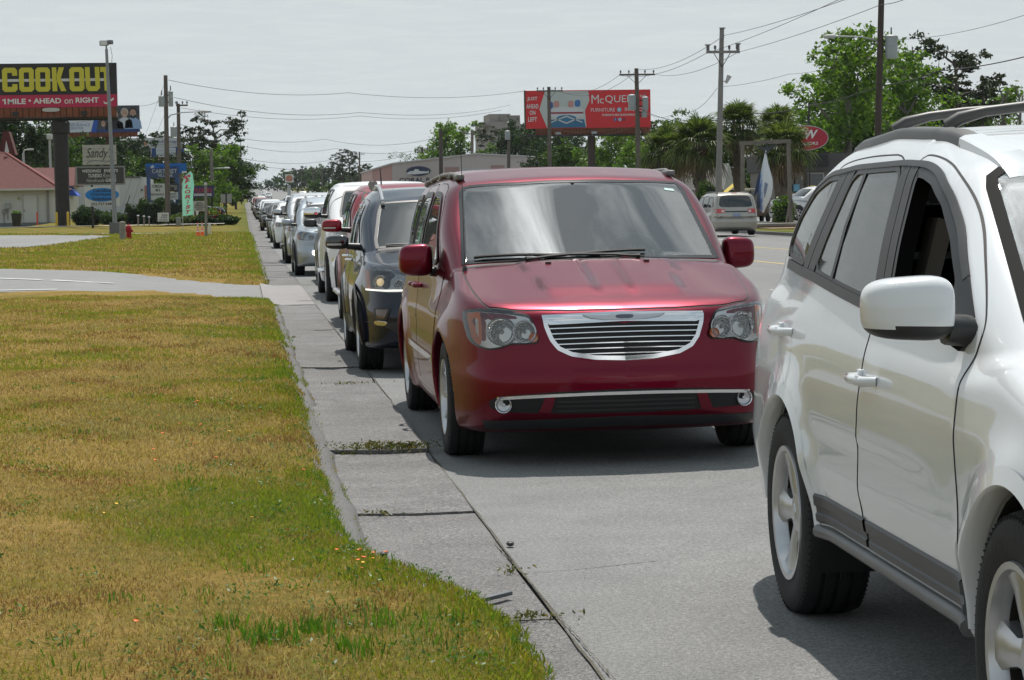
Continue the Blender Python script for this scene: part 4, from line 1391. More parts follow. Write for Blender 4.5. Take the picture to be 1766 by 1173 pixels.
  skin('sail_panel',panel(B,resamp([(1.755,1.325),(1.69,1.285),(1.54,1.165),(1.66,1.16)],40),a,.008,.06,.012),BLACK,t)
  for nm,P_ in(('rear_window',RD),('quarter_window',QG))+((('front_window',FD),)if a=='R' else()):
   o=skin(nm,panel(B,rs(P_),a,.002,.08,.006),TINT if nm!='front_window' else SIDEG,t)
   skin('window_frame',ring(B,rs(P_),.016,a,.006,72,.012),BLACK,o)
  skin('divider_bar',strip2(B,np.array([(3.155,1.215),(3.13,1.40),(3.09,1.592)]),np.array([(3.115,1.212),(3.09,1.40),(3.05,1.592)]),a,.007,.010),BLACK,t)
  if a=='L':
   skin('window_channel',ring(B,inset(rs(FD),-.004),.036,a,.004,72,.05),BLACK,t)
  for nm,y0,y1 in(('door_cladding',1.305,2.475),('door_cladding',2.51,3.135)):
   yy=np.linspace(y0,y1,30)
   pr=[(0,.495),(0,.478),(0,.44),(0,.415),(0,.398)]
   rows=[(.497,.003),(.490,.012),(.458,.014),(.452,.007),(.432,.007),(.426,.013),(.404,.012),(.396,.002)]
   G=[]
   for z,o_ in rows:
    q=B.project(np.stack([yy,np.full(30,z)],1),a);nn=B.normal(q);G.append(q+nn*o_)
   V=np.concatenate(G);F=[]
   for k in range(len(rows)-1):
    for i in range(29):
     f=[k*30+i,k*30+i+1,(k+1)*30+i+1,(k+1)*30+i]
     F.append(f if sg>0 else f[::-1])
   mk(nm,V,F,P('clad_grey',(.06,.061,.064),.5,var=.15),t,35)
  b=MB()
  yy=np.linspace(1.34,3.14,20)
  q=B.project(np.stack([yy,np.full(20,.375)],1),a)
  b.tube([(p[0]+sg*.002,p[1],.366)for p in q],.024,10)
  b.build('sill',P('sill_grey',(.11,.11,.112),.4,.2,var=.15),t,smooth=50)
  for y,z in((3.70,1.02),(2.40,.94)):
   q=B.project([(y,z)],a)[0]
   cup=resamp(rnd([(y-.075,z-.055),(y+.075,z-.055),(y+.06,z+.065),(y-.06,z+.065)],3),40)
   o=pull_handle(t,(q[0]+sg*.014,y,z),.205,PEARL,sg)
   hb=MB();hb.bbox((q[0]+sg*.053,y,z+.004),(.010,.15,.024),.005);hb.build('chrome_insert',CHROME,o)
   hb=MB();hb.bbox((q[0]+sg*.004,y+.10,z),(.02,.05,.05),.012);hb.build('handle_boss',PEARL,o)
  for ax in B.axles:
   arch_lip(B,ax,sg,PEARL,t,.05,'wheel_arch')
  tl=resamp(rnd([(4.44,1.13),(4.62,1.12),(4.66,.98),(4.60,.90),(4.52,.95)],1),30)
 mirror(t,-1,(-1.035,1.53,1.20),(.245,.18,.185),PEARL,BLACK,.24,-.87,.55,armz=1.14,armr=.042,taper=.16)
 mirror(t,1,(1.035,1.53,1.20),(.245,.18,.185),PEARL,BLACK,.24,.87,.55,armz=1.14,armr=.042,taper=.16)
 for sg in(-1,1):
  tl=[(sg*.84,1.11),(sg*.66,1.13),(sg*.65,.93),(sg*.84,.90)]
  o=skin('tail_light',panel(B,resamp(rnd(tl,1),40),'B',.006,.04,.01),REDL,t)
  def bar_along(ys,xo,prof,mat,nm,par):
   q=B.project(np.stack([sg*xo,ys],1),'T')
   V=[];n=len(ys)
   for i,p in enumerate(q):
    for(dx,dz)in prof(i/(n-1)):
     V.append((p[0]+sg*dx,p[1],p[2]+dz))
   K=len(prof(0));F=[]
   for i in range(n-1):
    for k in range(K-1):
     f=(i*K+k,i*K+k+1,(i+1)*K+k+1,(i+1)*K+k)
     F.append(f if sg<0 else f[::-1])
   F+=[tuple(range(K)),tuple(range((n-1)*K,n*K))]
   return mk(nm,V,F,mat,par,50)
  ys=np.linspace(2.34,3.80,40)
  pr=lambda t_:[(.022,-.016),(.018,.013*min(1,(1-t_)*8+.25)),(.004,.026*min(1,(1-t_)*7+.2)),(-.045,.030*min(1,(1-t_)*7+.2)),(-.06,-.01)]
  rail=bar_along(ys,np.interp(ys,[2.3,2.7,3.4,3.80],[.632,.645,.645,.62]),pr,P('rail_dark',(.050,.048,.047),.45,var=.1),'roof_rail',t)
  ys=np.linspace(1.98,2.35,14)
  pc=lambda t_:[(.030-.008*t_,-.022),(.026-.008*t_,.020*t_**.6),(.0,.004+.025*t_**.6),(-.05-.05*(1-t_),.006+.027*t_**.6),(-.07-.07*(1-t_),-.012)]
  bar_along(ys,np.interp(ys,[1.98,2.35],[.585,.634]),pc,PEARL,'rail_cap',rail)
  hl=[(.86*sg,.84),(.70*sg,.86),(.52*sg,.80),(.54*sg,.68),(.80*sg,.70)]
  skin('headlight',panel(B,resamp(rnd(hl,1),40),'F',.006,.05,.01),P('lamp_bucket',(.5,.5,.5)),t)
 for y in(2.62,3.28):
  xs=np.array([-.60,-.56,-.48,-.36,-.18,0,.18,.36,.48,.56,.60])
  q=B.project(np.stack([xs,np.full(11,y)],1),'T')
  z0=q[1][2]
  lift=np.array([.03,.055,.075,.088,.098,.10,.098,.088,.075,.055,.03])
  b=MB();b.tube([(x,y+.05*(abs(x)/.6)**2,z0+l_-.012)for x,l_ in zip(xs,lift)],[.022,.022]+[.017]*7+[.022,.022],10)
  b.build('roof_cross_bar',P('rail_dark',(.050,.048,.047),.45,var=.1),t,smooth=60)
 hood=resamp(rnd([(-.72,.34),(-.45,.16),(0,.11),(.45,.16),(.72,.34),(.80,.75),(.82,1.16),(.45,1.13),(0,1.10),(-.45,1.13),(-.82,1.16),(-.80,.75)],1,.15),90)
 skin('bonnet',panel(B,hood,'T',.004,.06,.01),PEARL,t)
 skin('bonnet_seam',strip2(B,inset(hood,-.008),hood,'T',.001,.002,True),HOLE,t)
 skin('grille',panel(B,resamp([(-.45,.80),(.45,.80),(.36,.62),(-.36,.62)],40),'F',.004,.06,.006),BLACK,t)
 wheels(t,B,B.hw-.115,.367,.245,.238,'five')
 dashboard(t,1.40,1.13,.70,INTERIOR,.36)
 seats(t,(2.45,3.35),.60,SEATK)
 for sg in(-1,1):
  b=MB();b.box((sg*.72,2.47,1.26),(.05,.12,.34),ry=sg*-.25);b.build('pillar_lining',INTERIORB,t)
 return t
SUV_T=build_suv()
# -- the other vehicles
def windshield_poly(sp,B,f=.93):
 """outline in plan (x,y) of the screen between cowl and header"""
 (cy,cz),(wy,wz)=sp['cowl'],sp['wst']
 xb=min(sp['hw']-.14,.80)*f
 xt=xb*.86
 bow=B.bow
 y0=cy+.05;y1=wy-.03
 n=14
 bot=[(x,y0+bow*x*x*1.05)for x in np.linspace(-xb,xb,n)]
 top=[(x,y1+bow*x*x*.95)for x in np.linspace(xt,-xt,n)]
 p=np.array(bot+top)
 return resamp(rnd(p,1,.2),90)
def dress(B,t,body_mat,o):
 """screens, windows, lamps, grille, mirrors, wheels of an ordinary car, as parts of thing t"""
 sp=B.sp
 near=o.get('near',1)
 d=o.get('vox',.03)
 body_mesh('body',B,d,body_mat,t)
 s=.09 if near else .25
 ws=windshield_poly(sp,B)
 w=skin('windshield',panel(B,ws,'T',.004,s,.006),o.get('glass',GLASSD),t)
 if near:
  skin('glass_border',strip2(B,inset(ws,-.012),inset(ws,.018),'T',.006,.008,True),BLACK,w)
  (cy,cz)=sp['cowl']
  cw=[(x,cy+B.bow*x*x+.04)for x in np.linspace(-.70,.70,12)]+[(x,cy+B.bow*x*x-.05)for x in np.linspace(.70,-.70,12)]
  skin('cowl',panel(B,resamp(cw,50),'T',.004,.1,.006),BLACK,t)
  for p in([(-.35,cy+.01),(.0,cy+.06),(.33,cy+.10)],[(.2,cy+.0),(-.2,cy+.05),(-.62,cy+.13)]):
   b=MB();b.tube(surf_tube(B,p,'T',.016,.01),[.014]+[.008]*(len(surf_tube(B,p,'T',.016,.01))-1),5);b.build('wiper',BLACK,t)
  hy=sp['cowl'][0]-.04
  hd=resamp(rnd([(-.70,.30),(-.4,.17),(0,.13),(.4,.17),(.70,.30),(.76,.7),(.76,hy+.05),(.4,hy-.02),(0,hy-.04),(-.4,hy-.02),(-.76,hy+.05),(-.76,.7)],1,.2),90)
  skin('bonnet',panel(B,hd,'T',.003,.08,.008),body_mat,t)
  skin('bonnet_seam',strip2(B,inset(hd,-.008),hd,'T',.001,.002,True),SEAM,t)
 for a,sg in(('L',-1),('R',1)):
  for i,P_ in enumerate(o['dlo']):
   window(B,t,'side_window',P_,a,o.get('sglass',GLASSD),(.022 if near else 0),.004,o.get('wtrim',BLACK),s)
  if near:
   for P_ in o.get('doors',()):
    p=resamp(rnd(P_,2,.2),90)
    skin('door_seam',strip2(B,inset(p,-.006),p,a,.0012,.002,True),SEAM,t)
   for(y,z)in o.get('handles',()):
    q=B.project([(y,z)],a)[0]
    pull_handle(t,(q[0]+sg*.012,y,z),.19,o.get('handle_mat',body_mat),sg)
   if o.get('sill'):
    yy=np.linspace(B.axles[0]+B.ra+.03,B.axles[1]-B.ra-.03,20)
    skin('sill_cladding',strip2(B,np.stack([yy,np.full(20,o['sill'][1])],1),np.stack([yy,np.full(20,o['sill'][0])],1),a,.008,.01),o.get('sill_mat',BLACK),t)
  if o.get('arch_mat')and near:
   for ax in B.axles:
    arch_lip(B,ax,sg,o['arch_mat'],t,.05)
  hl=[(x*-sg,z)for x,z in o['lamp']]
  hp=resamp(rnd(hl,1,.15),50)
  h=skin('headlight',panel(B,hp,'F',.004,s,.008),P('lamp_bucket2',(.30,.31,.32),.2,.6),t)
  if near:
   bm_=MB()
   for(cx,cz,r)in o.get('bowls',()):
    q=B.project([(sg*cx,cz)],'F')[0]
    disc(bm_,(q[0],q[1]-.016,q[2]),r,(sg*.3,-1,0),.014,22)
   if bm_.v:
    bm_.build('reflector',REFL,h,smooth=30)
   if 'amber' in o:
    skin('side_marker',panel(B,resamp([(x*-sg,z)for x,z in o['amber']],30),'F',.007,.06,.004),AMBER,h)
   skin('lens',panel(B,hp,'F',.028,s,.024),CLEAR,h)
  if 'tail' in o:
   tp=[(x*-sg,z)for x,z in o['tail']]
   skin('tail_light',panel(B,resamp(rnd(tp,1),40),'B',.006,s,.008),REDL,t)
  m=o['mirror']
  mirror(t,sg,(sg*m[0],m[1],m[2]),m[3],o.get('mirror_mat',body_mat),o.get('mirror_low',BLACK),o.get('mirror_lowf',.28),sg*(B.hw-.10),.6,armz=m[2]-m[3][2]*.28,lamp=o.get('mirror_lamp'))
  if 'fog' in o and near:
   fx,fz,fr=o['fog']
   q=B.project([(sg*fx,fz)],'F')[0]
   f_=MB();disc(f_,(q[0],q[1]-.018,q[2]),fr,(sg*.15,-1,0),.014,20)
   f_.build('fog_light',o.get('fog_mat',CHROME),t,smooth=30)
  if o.get('rails'):
   y0,y1,rx=o['rails']
   q=B.project(np.stack([np.full(8,sg*rx),np.linspace(y0,y1,8)],1),'T')
   b=MB();b.tube(q+np.array([0,0,.035]),.018,8)
   for i in(0,4,7):
    b.bbox(tuple(q[i]+np.array([0,0,.012])),(.035,.10,.04),.012)
   b.build('roof_rail',o.get('rail_mat',SILVER),t,smooth=50)
  if o.get('step'):
   y0,y1,z=o['step']
   b=MB();b.bbox((sg*(B.hw+.02),(y0+y1)/2,z),(.16,y1-y0,.05),.02);b.build('running_board',o.get('step_mat',BLACK),t)
 g=o['grille']
 gp=resamp(rnd(g+[(-x,z)for x,z in reversed(g)],1,.12),70)
 gr=skin('grille',panel(B,gp,'F',.004,s,.006),HOLE,t)
 if near:
  skin('grille_frame',strip2(B,inset(gp,-.006),inset(gp,.016),'F',.012,.016,True),o.get('grille_mat',CHROME),gr)
  z0=min(z for _,z in g);z1=max(z for _,z in g);x1=max(abs(x)for x,_ in g)
  for i in range(1,o.get('bars',4)+1):
   z=z0+(z1-z0)*i/(o.get('bars',4)+1)
   xm=np.interp(z,sorted(zz for _,zz in g),[abs(x)for x,zz in sorted(g,key=lambda q:q[1])])-.02
   pa=np.array([(x,z+.008)for x in np.linspace(-xm,xm,18)])
   skin('grille_bar',strip2(B,pa,pa-np.array([0,.016]),'F',.010,.012),o.get('bar_mat',BLACK),gr)
 if 'intake' in o:
  g=o['intake']
  skin('lower_intake',panel(B,resamp(rnd(g+[(-x,z)for x,z in reversed(g)],1,.12),60),'F',.005,s,.006),o.get('intake_mat',HOLE),t)
 if 'skid' in o:
  g=o['skid']
  skin('bumper_cladding',panel(B,resamp(rnd(g+[(-x,z)for x,z in reversed(g)],1,.1),70),'F',.007,s,.008),o.get('skid_mat',BLACK),t)
 if 'plate' in o:
  b=MB();z=o['plate'];q=B.project([(0,z)],'F')[0]
  b.bbox((0,q[1]-.014,z),(.31,.014,.16),.006);b.build('number_plate',P('plate_white',(.6,.62,.66),.4),t)
 wheels(t,B,B.hw-o.get('wtrack',.115),sp['r'],o.get('tw',.225),o.get('rr',sp['r']-.125),o.get('wheel','five'),o.get('rim_mat'))
 return t
def dlo3(y0,ysl,y1,y2,y3,z0,z1,zr=None,top_in=.06,sl=.45):
 """front door, rear door, rear quarter glass outlines"""
 zr=zr or z0+.02
 F=[(y0,z0),(y0+ysl,z1-.03),(y0+ysl+.12,z1),(y1-.05,z1+.005),(y1-.03,z0+.005)]
 R=[(y1+.04,z0+.005),(y1+.03,z1+.005),(y2-.06,z1),(y2-.02,zr)]
 Q=[(y2+.05,zr),(y2+.01,z1),(y3-.28,z1-.03),(y3-.1,z1-.10),(y3,zr+.03)]
 return[F,R,Q]
def doors2(y0,ysl,y1,y2,z0,z1,zb,back=.35):
 return[[(y0-.12,zb),(y0-.16,.75),(y0-.08,z0),(y0+ysl-.02,z1+.01),(y1-.1,z1+.04),(y1,z1+.04),(y1,zb)],[(y1+.01,zb),(y1+.01,z1+.04),(y2-.05,z1+.035),(y2+.02,z0),(y2,.8),(y2-back,.62),(y2-back-.06,zb)]]
NAVY=paint('navy_paint',(.006,.011,.026),.35,.26,.05,.8)
ESC=gen(4.52,.925,1.69,(.93,3.62),.350,.93,(1.15,1.10),(1.95,1.565),(3.75,1.60),(4.38,1.18),1.05,flare=.03,bow=.15,fire=1.2)
ESCB=Body(ESC)
def build_escape():
 B=ESCB
 t=place('crossover','dark navy crossover behind the maroon minivan with a lit headlight strip','SUV',1.945,20.8-.93,0.0,group='vehicles queuing in the kerb lane')
 o=dict(dlo=dlo3(1.60,.52,2.55,3.45,4.22,1.10,1.52),doors=doors2(1.55,.5,2.58,3.55,1.06,1.53,.36),handles=((2.42,.98),(3.36,1.0)),handle_mat=CHROME,lamp=[(-.865,.93),(-.70,.935),(-.44,.845),(-.41,.79),(-.50,.735),(-.70,.735),(-.86,.75)],amber=[(-.862,.915),(-.825,.92),(-.825,.76),(-.858,.765)],bowls=((.745,.825,.062),(.585,.80,.045)),grille=[(-.40,.88),(-.44,.78),(-.36,.62),(-.22,.57)],bars=3,bar_mat=CHROME,intake=[(-.42,.52),(-.46,.40),(-.36,.34)],skid=[(-.90,.47),(-.72,.44),(-.56,.34),(-.50,.33),(-.5,.26),(-.86,.24)],skid_mat=P('clad_black',(.02,.02,.022),.45),mirror=(1.065,1.62,1.17,(.225,.17,.145)),mirror_lamp=P('turn_strip',(.45,.45,.43),.2),mirror_mat=P('mirror_black',(.012,.012,.014),.1,coat=1),rails=(1.95,3.75,.60),arch_mat=BLACK,sill=(.30,.42),wheel='ten',wtrim=CHROME,tail=[(-.84,1.05),(-.6,1.06),(-.6,.9),(-.84,.88)],vox=.022)
 dress(B,t,NAVY,o)
 drl=P('lit_strip',(.9,.9,.85),.2,emit=(1,.97,.86),estr=.9)
 for sg in(-1,1):
  q=np.array([(-sg*x,z)for x,z in((-.84,.757),(-.70,.748),(-.52,.748),(-.425,.80),(-.415,.845))])
  q=resamp(q,30,False)
  h=[c for c in t.children if c.name.startswith('headlight')][0 if sg<0 else 1]
  g=strip2(B,q+np.array([0,.0065]),q-np.array([0,.0065]),'F',.032,.02)
  skin('lit_strip',g,drl,h)
  c=B.project([(sg*.745,.825)],'F')[0]
  m=MB();m.lathe([(.0001,.02),(.02,.018),(.034,.006),(.036,-.01)],20,Matrix.Translation((c[0],c[1]-.020,c[2]))@Vector((sg*.2,-1,0)).to_track_quat('Z','Y').to_matrix().to_4x4())
  m.build('projector_lens',P('lamp_glow',(.6,.5,.35),.1,emit=(1,.75,.4),estr=.35),h)
  fg=resamp(rnd([(-sg*x,z)for x,z in((-.80,.60),(-.66,.60),(-.70,.48),(-.79,.49))],1,.15),40)
  f=skin('fog_light_bezel',panel(B,fg,'F',.012,.06,.014),BLACK,t)
  skin('fog_light',panel(B,inset(fg,.018),'F',.016,.06,.006),P('fog_smoke',(.10,.055,.04),.12,coat=1),f)
  ch=resamp(rnd([(-sg*x,z)for x,z in((-.80,.485),(-.69,.475),(-.71,.44),(-.79,.445))],1),30)
  skin('chrome_wedge',panel(B,ch,'F',.014,.06,.014),CHROME,f)
 return t
build_escape()
RED=paint('red_paint',(.22,.006,.018),.3,.3)
RSU=gen(4.80,.95,1.80,(.95,3.75),.375,1.03,(1.20,1.20),(1.95,1.68),(4.0,1.74),(4.65,1.25),1.14,flare=.035)
def build_red():
 B=Body(RSU)
 t=place('suv','red SUV behind the navy crossover with a grey pod on its roof edge','SUV',2.20,27.6-.95,0.0,group='vehicles queuing in the kerb lane')
 o=dict(dlo=dlo3(1.62,.42,2.62,3.55,4.50,1.20,1.66),doors=doors2(1.58,.4,2.64,3.62,1.16,1.67,.42),handles=((2.48,1.08),(3.44,1.09)),handle_mat=CHROME,lamp=[(-.88,1.0),(-.60,.985),(-.56,.86),(-.86,.84)],amber=[(-.878,.985),(-.82,.985),(-.82,.855),(-.858,.85)],bowls=((.72,.92,.06),),grille=[(-.50,.98),(-.48,.80),(-.40,.70)],bars=3,bar_mat=CHROME,intake=[(-.5,.54),(-.46,.42)],mirror=(1.10,1.66,1.27,(.25,.18,.17)),mirror_lamp=P('turn_strip',(.45,.45,.43),.2),mirror_lowf=.0,arch_mat=P('grey_arch',(.03,.03,.032),.5),step=(1.55,3.2,.42),step_mat=SILVER,sill=(.34,.46),wheel='six',wtrim=BLACK,vox=.03,fog=(.72,.55,.045))
 dress(B,t,RED,o)
 q=B.project([(-.55,2.05)],'T')[0]
 b=MB()
 b.prism([(-.055,.03),(-.075,.10),(-.045,.145),(-.01,.13),(.02,.15),(.06,.12),(.065,.02),(.02,-.005),(-.03,-.005)],-.05,.05,Matrix.Translation((q[0],q[1],q[2]+.02))@Matrix.Rotation(math.pi/2,4,'X')@Matrix.Scale(.85,4))
 b.build('roof_light_pod',P('pod_grey',(.26,.25,.23),.6),t)
 b=MB();b.tube([(q[0],q[1],q[2]-.03),(q[0],q[1],q[2]+.03)],.02,6);b.build('pod_foot',BLACK,t)
 q=B.project([(-.35,3.6)],'T')[0]
 b=MB();b.tube([(q[0],q[1],q[2]),(q[0]-.01,q[1]+.03,q[2]+.24)],[.012,.006],6);b.build('aerial',BLACK,t)
 return t
build_red()
def pickup_cut(B,d,x,y,z):
 y0,z0=B.sp['bed']
 bed=np.maximum(np.maximum(np.abs(x)-(B.hw-.13),y0-y),np.maximum(y-(B.L-.10),z0-z))
 return smax(d,-bed,.02)
WHITE=paint('white_paint_car',(.70,.71,.72),.0,.3,.04)
SILVERP=paint('silver_paint',(.40,.42,.44),.75,.32,.05)
SILVERB=paint('blue_silver_paint',(.34,.38,.42),.7,.3,.05)
CHAMP=paint('champagne_paint',(.40,.37,.32),.6,.32,.05)
GREYP=paint('grey_paint',(.10,.105,.11),.6,.3,.06)
BLACKP=paint('black_paint',(.008,.008,.009),.1,.25,.05)
BROWNP=paint('brown_paint',(.07,.055,.045),.55,.3,.06)
BLUEP=paint('blue_paint',(.02,.05,.14),.5,.3)
def pick_spec(L,hw,H,axles,r,nose,cowl,wst,cab,belt,bedz,**kw):
 d=gen(L,hw,H,axles,r,nose,cowl,wst,(cab-.18,H-.03),(cab,belt),belt,ra=r+.07,bed=(cab+.06,bedz),cut=pickup_cut,**kw)
 d['roof']=[(cowl[0]-.5,cowl[1]-.4),cowl,wst,(wst[0]+.4,H-.015),(cab-.5,H),(cab-.10,H-.03),(cab+.04,belt),(cab+.1,.5),(L,.3)]
 d['rbow']=0.0
 d['ymid']=cowl[0]+1.2
 return d
TRUCK=pick_spec(5.85,1.00,1.93,(1.0,4.72),.405,1.16,(1.42,1.34),(2.10,1.80),4.02,1.28,.62,flare=.02)
TRB=Body(TRUCK)
def truck(label,mat,X,Y,o2=None,group='vehicles queuing in the kerb lane',name='pickup_truck',near=1,yaw=0.0,z=0.0):
 t=place(name,label,'pickup truck',X,Y,yaw,z,group=group)
 o=dict(near=near,dlo=[[(1.80,1.33),(2.14,1.72),(2.26,1.79),(2.84,1.80),(2.86,1.335)],[(2.94,1.335),(2.93,1.80),(3.70,1.79),(3.78,1.35)]],doors=[[(1.64,.55),(1.60,.9),(1.68,1.30),(2.10,1.80),(2.25,1.845),(2.90,1.85),(2.90,.55)],[(2.915,.55),(2.915,1.85),(3.80,1.84),(3.88,1.34),(3.88,.55)]],handles=((2.72,1.18),(3.70,1.19)),handle_mat=CHROME,lamp=[(-.94,1.13),(-.70,1.13),(-.68,.90),(-.93,.88)],amber=[(-.935,1.11),(-.89,1.11),(-.89,.90),(-.925,.895)],bowls=((.79,1.02,.075),),grille=[(-.62,1.13),(-.62,.95),(-.60,.80)],bars=3,bar_mat=CHROME,intake=[(-.55,.56),(-.5,.44)],mirror=(1.17,1.92,1.42,(.29,.18,.20)),mirror_mat=CHROME,mirror_lowf=.42,step=(1.75,3.9,.47),step_mat=CHROME,arch_mat=None,tw=.265,rr=.24,wheel='six',vox=.035 if near else .06,skid=[(-.92,.72),(-.92,.60),(-.86,.52)],skid_mat=CHROME,plate=.63)
 o.update(o2 or{})
 dress(TRB,t,mat,o)
 return t
truck('large white crew cab pickup behind the red SUV, with chrome topped mirrors',WHITE,2.30,36.2-1.0)
HID=gen(4.70,.94,1.72,(.95,3.70),.36,.98,(1.18,1.14),(1.95,1.60),(3.9,1.65),(4.55,1.18),1.08)
CROSSB=Body(HID)
CROSS_O=dict(dlo=dlo3(1.62,.46,2.60,3.50,4.36,1.13,1.58),doors=doors2(1.58,.44,2.62,3.58,1.09,1.59,.38),handles=((2.46,1.0),(3.40,1.02)),handle_mat=CHROME,lamp=[(-.87,.96),(-.58,.945),(-.54,.83),(-.86,.81)],amber=[(-.868,.945),(-.82,.945),(-.82,.825),(-.85,.82)],bowls=((.72,.885,.055),),grille=[(-.46,.95),(-.46,.80),(-.38,.68)],bars=3,bar_mat=CHROME,intake=[(-.5,.50),(-.44,.38)],tail=[(-.84,1.08),(-.62,1.09),(-.62,.86),(-.84,.84)],mirror=(1.07,1.66,1.19,(.22,.17,.15)),wheel='ten',plate=.56,vox=.035)
def crossover(label,mat,X,Y,o2=None,near=1,group='vehicles queuing in the kerb lane',z=0.0,yaw=0.0,name='crossover'):
 t=place(name,label,'SUV',X,Y,yaw,z,group=group)
 o=dict(CROSS_O);o['near']=near;o['vox']=.035 if near else .06
 o.update(o2 or{})
 return dress(CROSSB,t,mat,o)
crossover('dark brown crossover showing only its black mirror and side beyond the white pickup',BROWNP,2.40,44.0-.95,dict(mirror_mat=BLACK,sill=(.32,.44),mirror=(1.09,1.66,1.20,(.26,.18,.17))))
WAG=gen(4.80,.955,1.76,(.98,3.84),.370,.98,(1.35,1.14),(2.10,1.60),(4.2,1.70),(4.72,1.2),1.08,flare=.03)
def build_wagon():
 B=Body(WAG)
 t=place('suv','silver grey SUV with round twin headlights and one bright fog lamp','SUV',2.06,50.5-.98,0.0,group='vehicles queuing in the kerb lane')
 o=dict(dlo=dlo3(1.76,.46,2.70,3.62,4.56,1.13,1.60),doors=doors2(1.70,.44,2.72,3.70,1.09,1.61,.38),handles=((2.56,1.0),(3.50,1.02)),lamp=[(-.885,.925),(-.80,.97),(-.56,.935),(-.50,.84),(-.56,.785),(-.86,.80)],amber=[(-.882,.90),(-.845,.915),(-.83,.81),(-.862,.805)],bowls=((.735,.88,.082),(.60,.86,.055)),grille=[(-.36,.96),(-.33,.80),(-.27,.72)],bars=5,bar_mat=SILVER,intake=[(-.42,.46),(-.36,.36)],skid=[(-.80,.715),(-.50,.71),(-.50,.685),(-.80,.68)],mirror=(1.085,1.78,1.18,(.23,.17,.16)),mirror_lowf=.18,rails=(2.2,4.2,.60),wheel='five',arch_mat=P('grey_arch',(.03,.03,.032),.5),sill=(.30,.42),vox=.03)
 dress(B,t,SILVERB,o)
 for sg in(-1,1):
  q=B.project([(sg*.52,.52)],'F')[0]
  m=MB();disc(m,(q[0],q[1]-.014,q[2]),.055,(0,-1,0),.02,20)
  m.build('fog_light',P('lit_fog_lamp',(.9,.9,.9),.2,emit=(1,1,.95),estr=7.0)if sg<0 else SILVER,t,smooth=30)
 return t
build_wagon()
truck('silver pickup in the queue behind the silver SUV with grey mirrors',SILVERP,2.12,62.0-1.0,dict(mirror_mat=SILVERP,mirror=(1.16,1.92,1.40,(.26,.18,.20)),step_mat=BLACK,wheel='five'))
SED=gen(4.75,.90,1.46,(.92,3.68),.325,.80,(1.30,.96),(2.25,1.36),(3.35,1.38),(4.25,.98),.92,deck=.98,roofcrown=.05)
SEDB=Body(SED)
SED_O=dict(dlo=[[(1.72,.95),(2.22,1.28),(2.40,1.33),(2.86,1.345),(2.88,.955)],[(2.96,.955),(2.95,1.345),(3.40,1.32),(3.80,1.16),(3.98,1.0)]],doors=[[(1.52,.34),(1.50,.7),(1.62,.93),(2.22,1.33),(2.5,1.37),(2.92,1.38),(2.92,.34)],[(2.93,.34),(2.93,1.38),(3.42,1.35),(3.85,1.17),(4.0,.95),(3.55,.6),(3.35,.34)]],handles=((2.75,.86),(3.72,.88)),lamp=[(-.84,.78),(-.58,.76),(-.52,.68),(-.82,.66)],amber=[(-.838,.77),(-.79,.77),(-.79,.67),(-.815,.67)],bowls=((.69,.715,.045),),grille=[(-.38,.76),(-.36,.66),(-.30,.60)],bars=3,bar_mat=CHROME,intake=[(-.48,.42),(-.42,.30)],tail=[(-.82,.90),(-.52,.90),(-.52,.76),(-.82,.74)],mirror=(1.01,1.80,1.0,(.21,.16,.14)),wheel='ten',plate=.48,vox=.035)
def sedan(label,mat,X,Y,o2=None,near=1,group='vehicles queuing in the kerb lane',z=0.0,yaw=0.0,name='sedan'):
 t=place(name,label,'car',X,Y,yaw,z,group=group)
 o=dict(SED_O);o['near']=near;o['vox']=.03 if near else .06
 o.update(o2 or{})
 return dress(SEDB,t,mat,o)
 # -- trees and plants
def leaf_mat(name,c0,c1,c2,trans=.45):
 if name in MATS:
  return MATS[name]
 m=bpy.data.materials.new(name);m.use_nodes=True
 nt=m.node_tree;nt.nodes.clear();L=nt.links
 o=nt.nodes.new('ShaderNodeOutputMaterial')
 g=nt.nodes.new('ShaderNodeNewGeometry')
 r=nt.nodes.new('ShaderNodeValToRGB');r.color_ramp.elements.new(.5)
 for e,(p,c)in zip(r.color_ramp.elements,((0,c0),(.5,c1),(1,c2))):
  e.position=p;e.color=tuple(c)+(1,)
 L.new(g.outputs['Random Per Island'],r.inputs[0])
 d=nt.nodes.new('ShaderNodeBsdfDiffuse');t=nt.nodes.new('ShaderNodeBsdfTranslucent');gl=nt.nodes.new('ShaderNodeBsdfGlossy');gl.inputs['Roughness'].default_value=.45
 gl.inputs[0].default_value=(.5,.5,.5,1)
 sc=nt.nodes.new('ShaderNodeVectorMath');sc.operation='MULTIPLY';sc.inputs[1].default_value=(1.25,1.35,.7)
 L.new(r.outputs[0],d.inputs[0]);L.new(r.outputs[0],sc.inputs[0]);L.new(sc.outputs[0],t.inputs[0])
 mx=nt.nodes.new('ShaderNodeMixShader');mx.inputs[0].default_value=trans
 L.new(d.outputs[0],mx.inputs[1]);L.new(t.outputs[0],mx.inputs[2])
 m2=nt.nodes.new('ShaderNodeMixShader');m2 .inputs[0].default_value=.05
 L.new(mx.outputs[0],m2 .inputs[1]);L.new(gl.outputs[0],m2 .inputs[2])
 L.new(m2 .outputs[0],o.inputs[0])
 MATS[name]=m
 return m
BARK=P('bark',(.085,.068,.055),.9,var=.35,vscale=6,bump=.5,bscale=14)
BARKG=P('bark_grey',(.16,.145,.13),.9,var=.3,vscale=6,bump=.5,bscale=14)
LF_DARK=leaf_mat('leaf_dark',(.012,.028,.008),(.022,.045,.011),(.040,.070,.016),.3)
LF_PINE=leaf_mat('leaf_pine',(.016,.026,.012),(.028,.040,.018),(.050,.062,.026),.25)
LF_MID=leaf_mat('leaf_mid',(.025,.055,.008),(.045,.090,.012),(.080,.14,.022),.45)
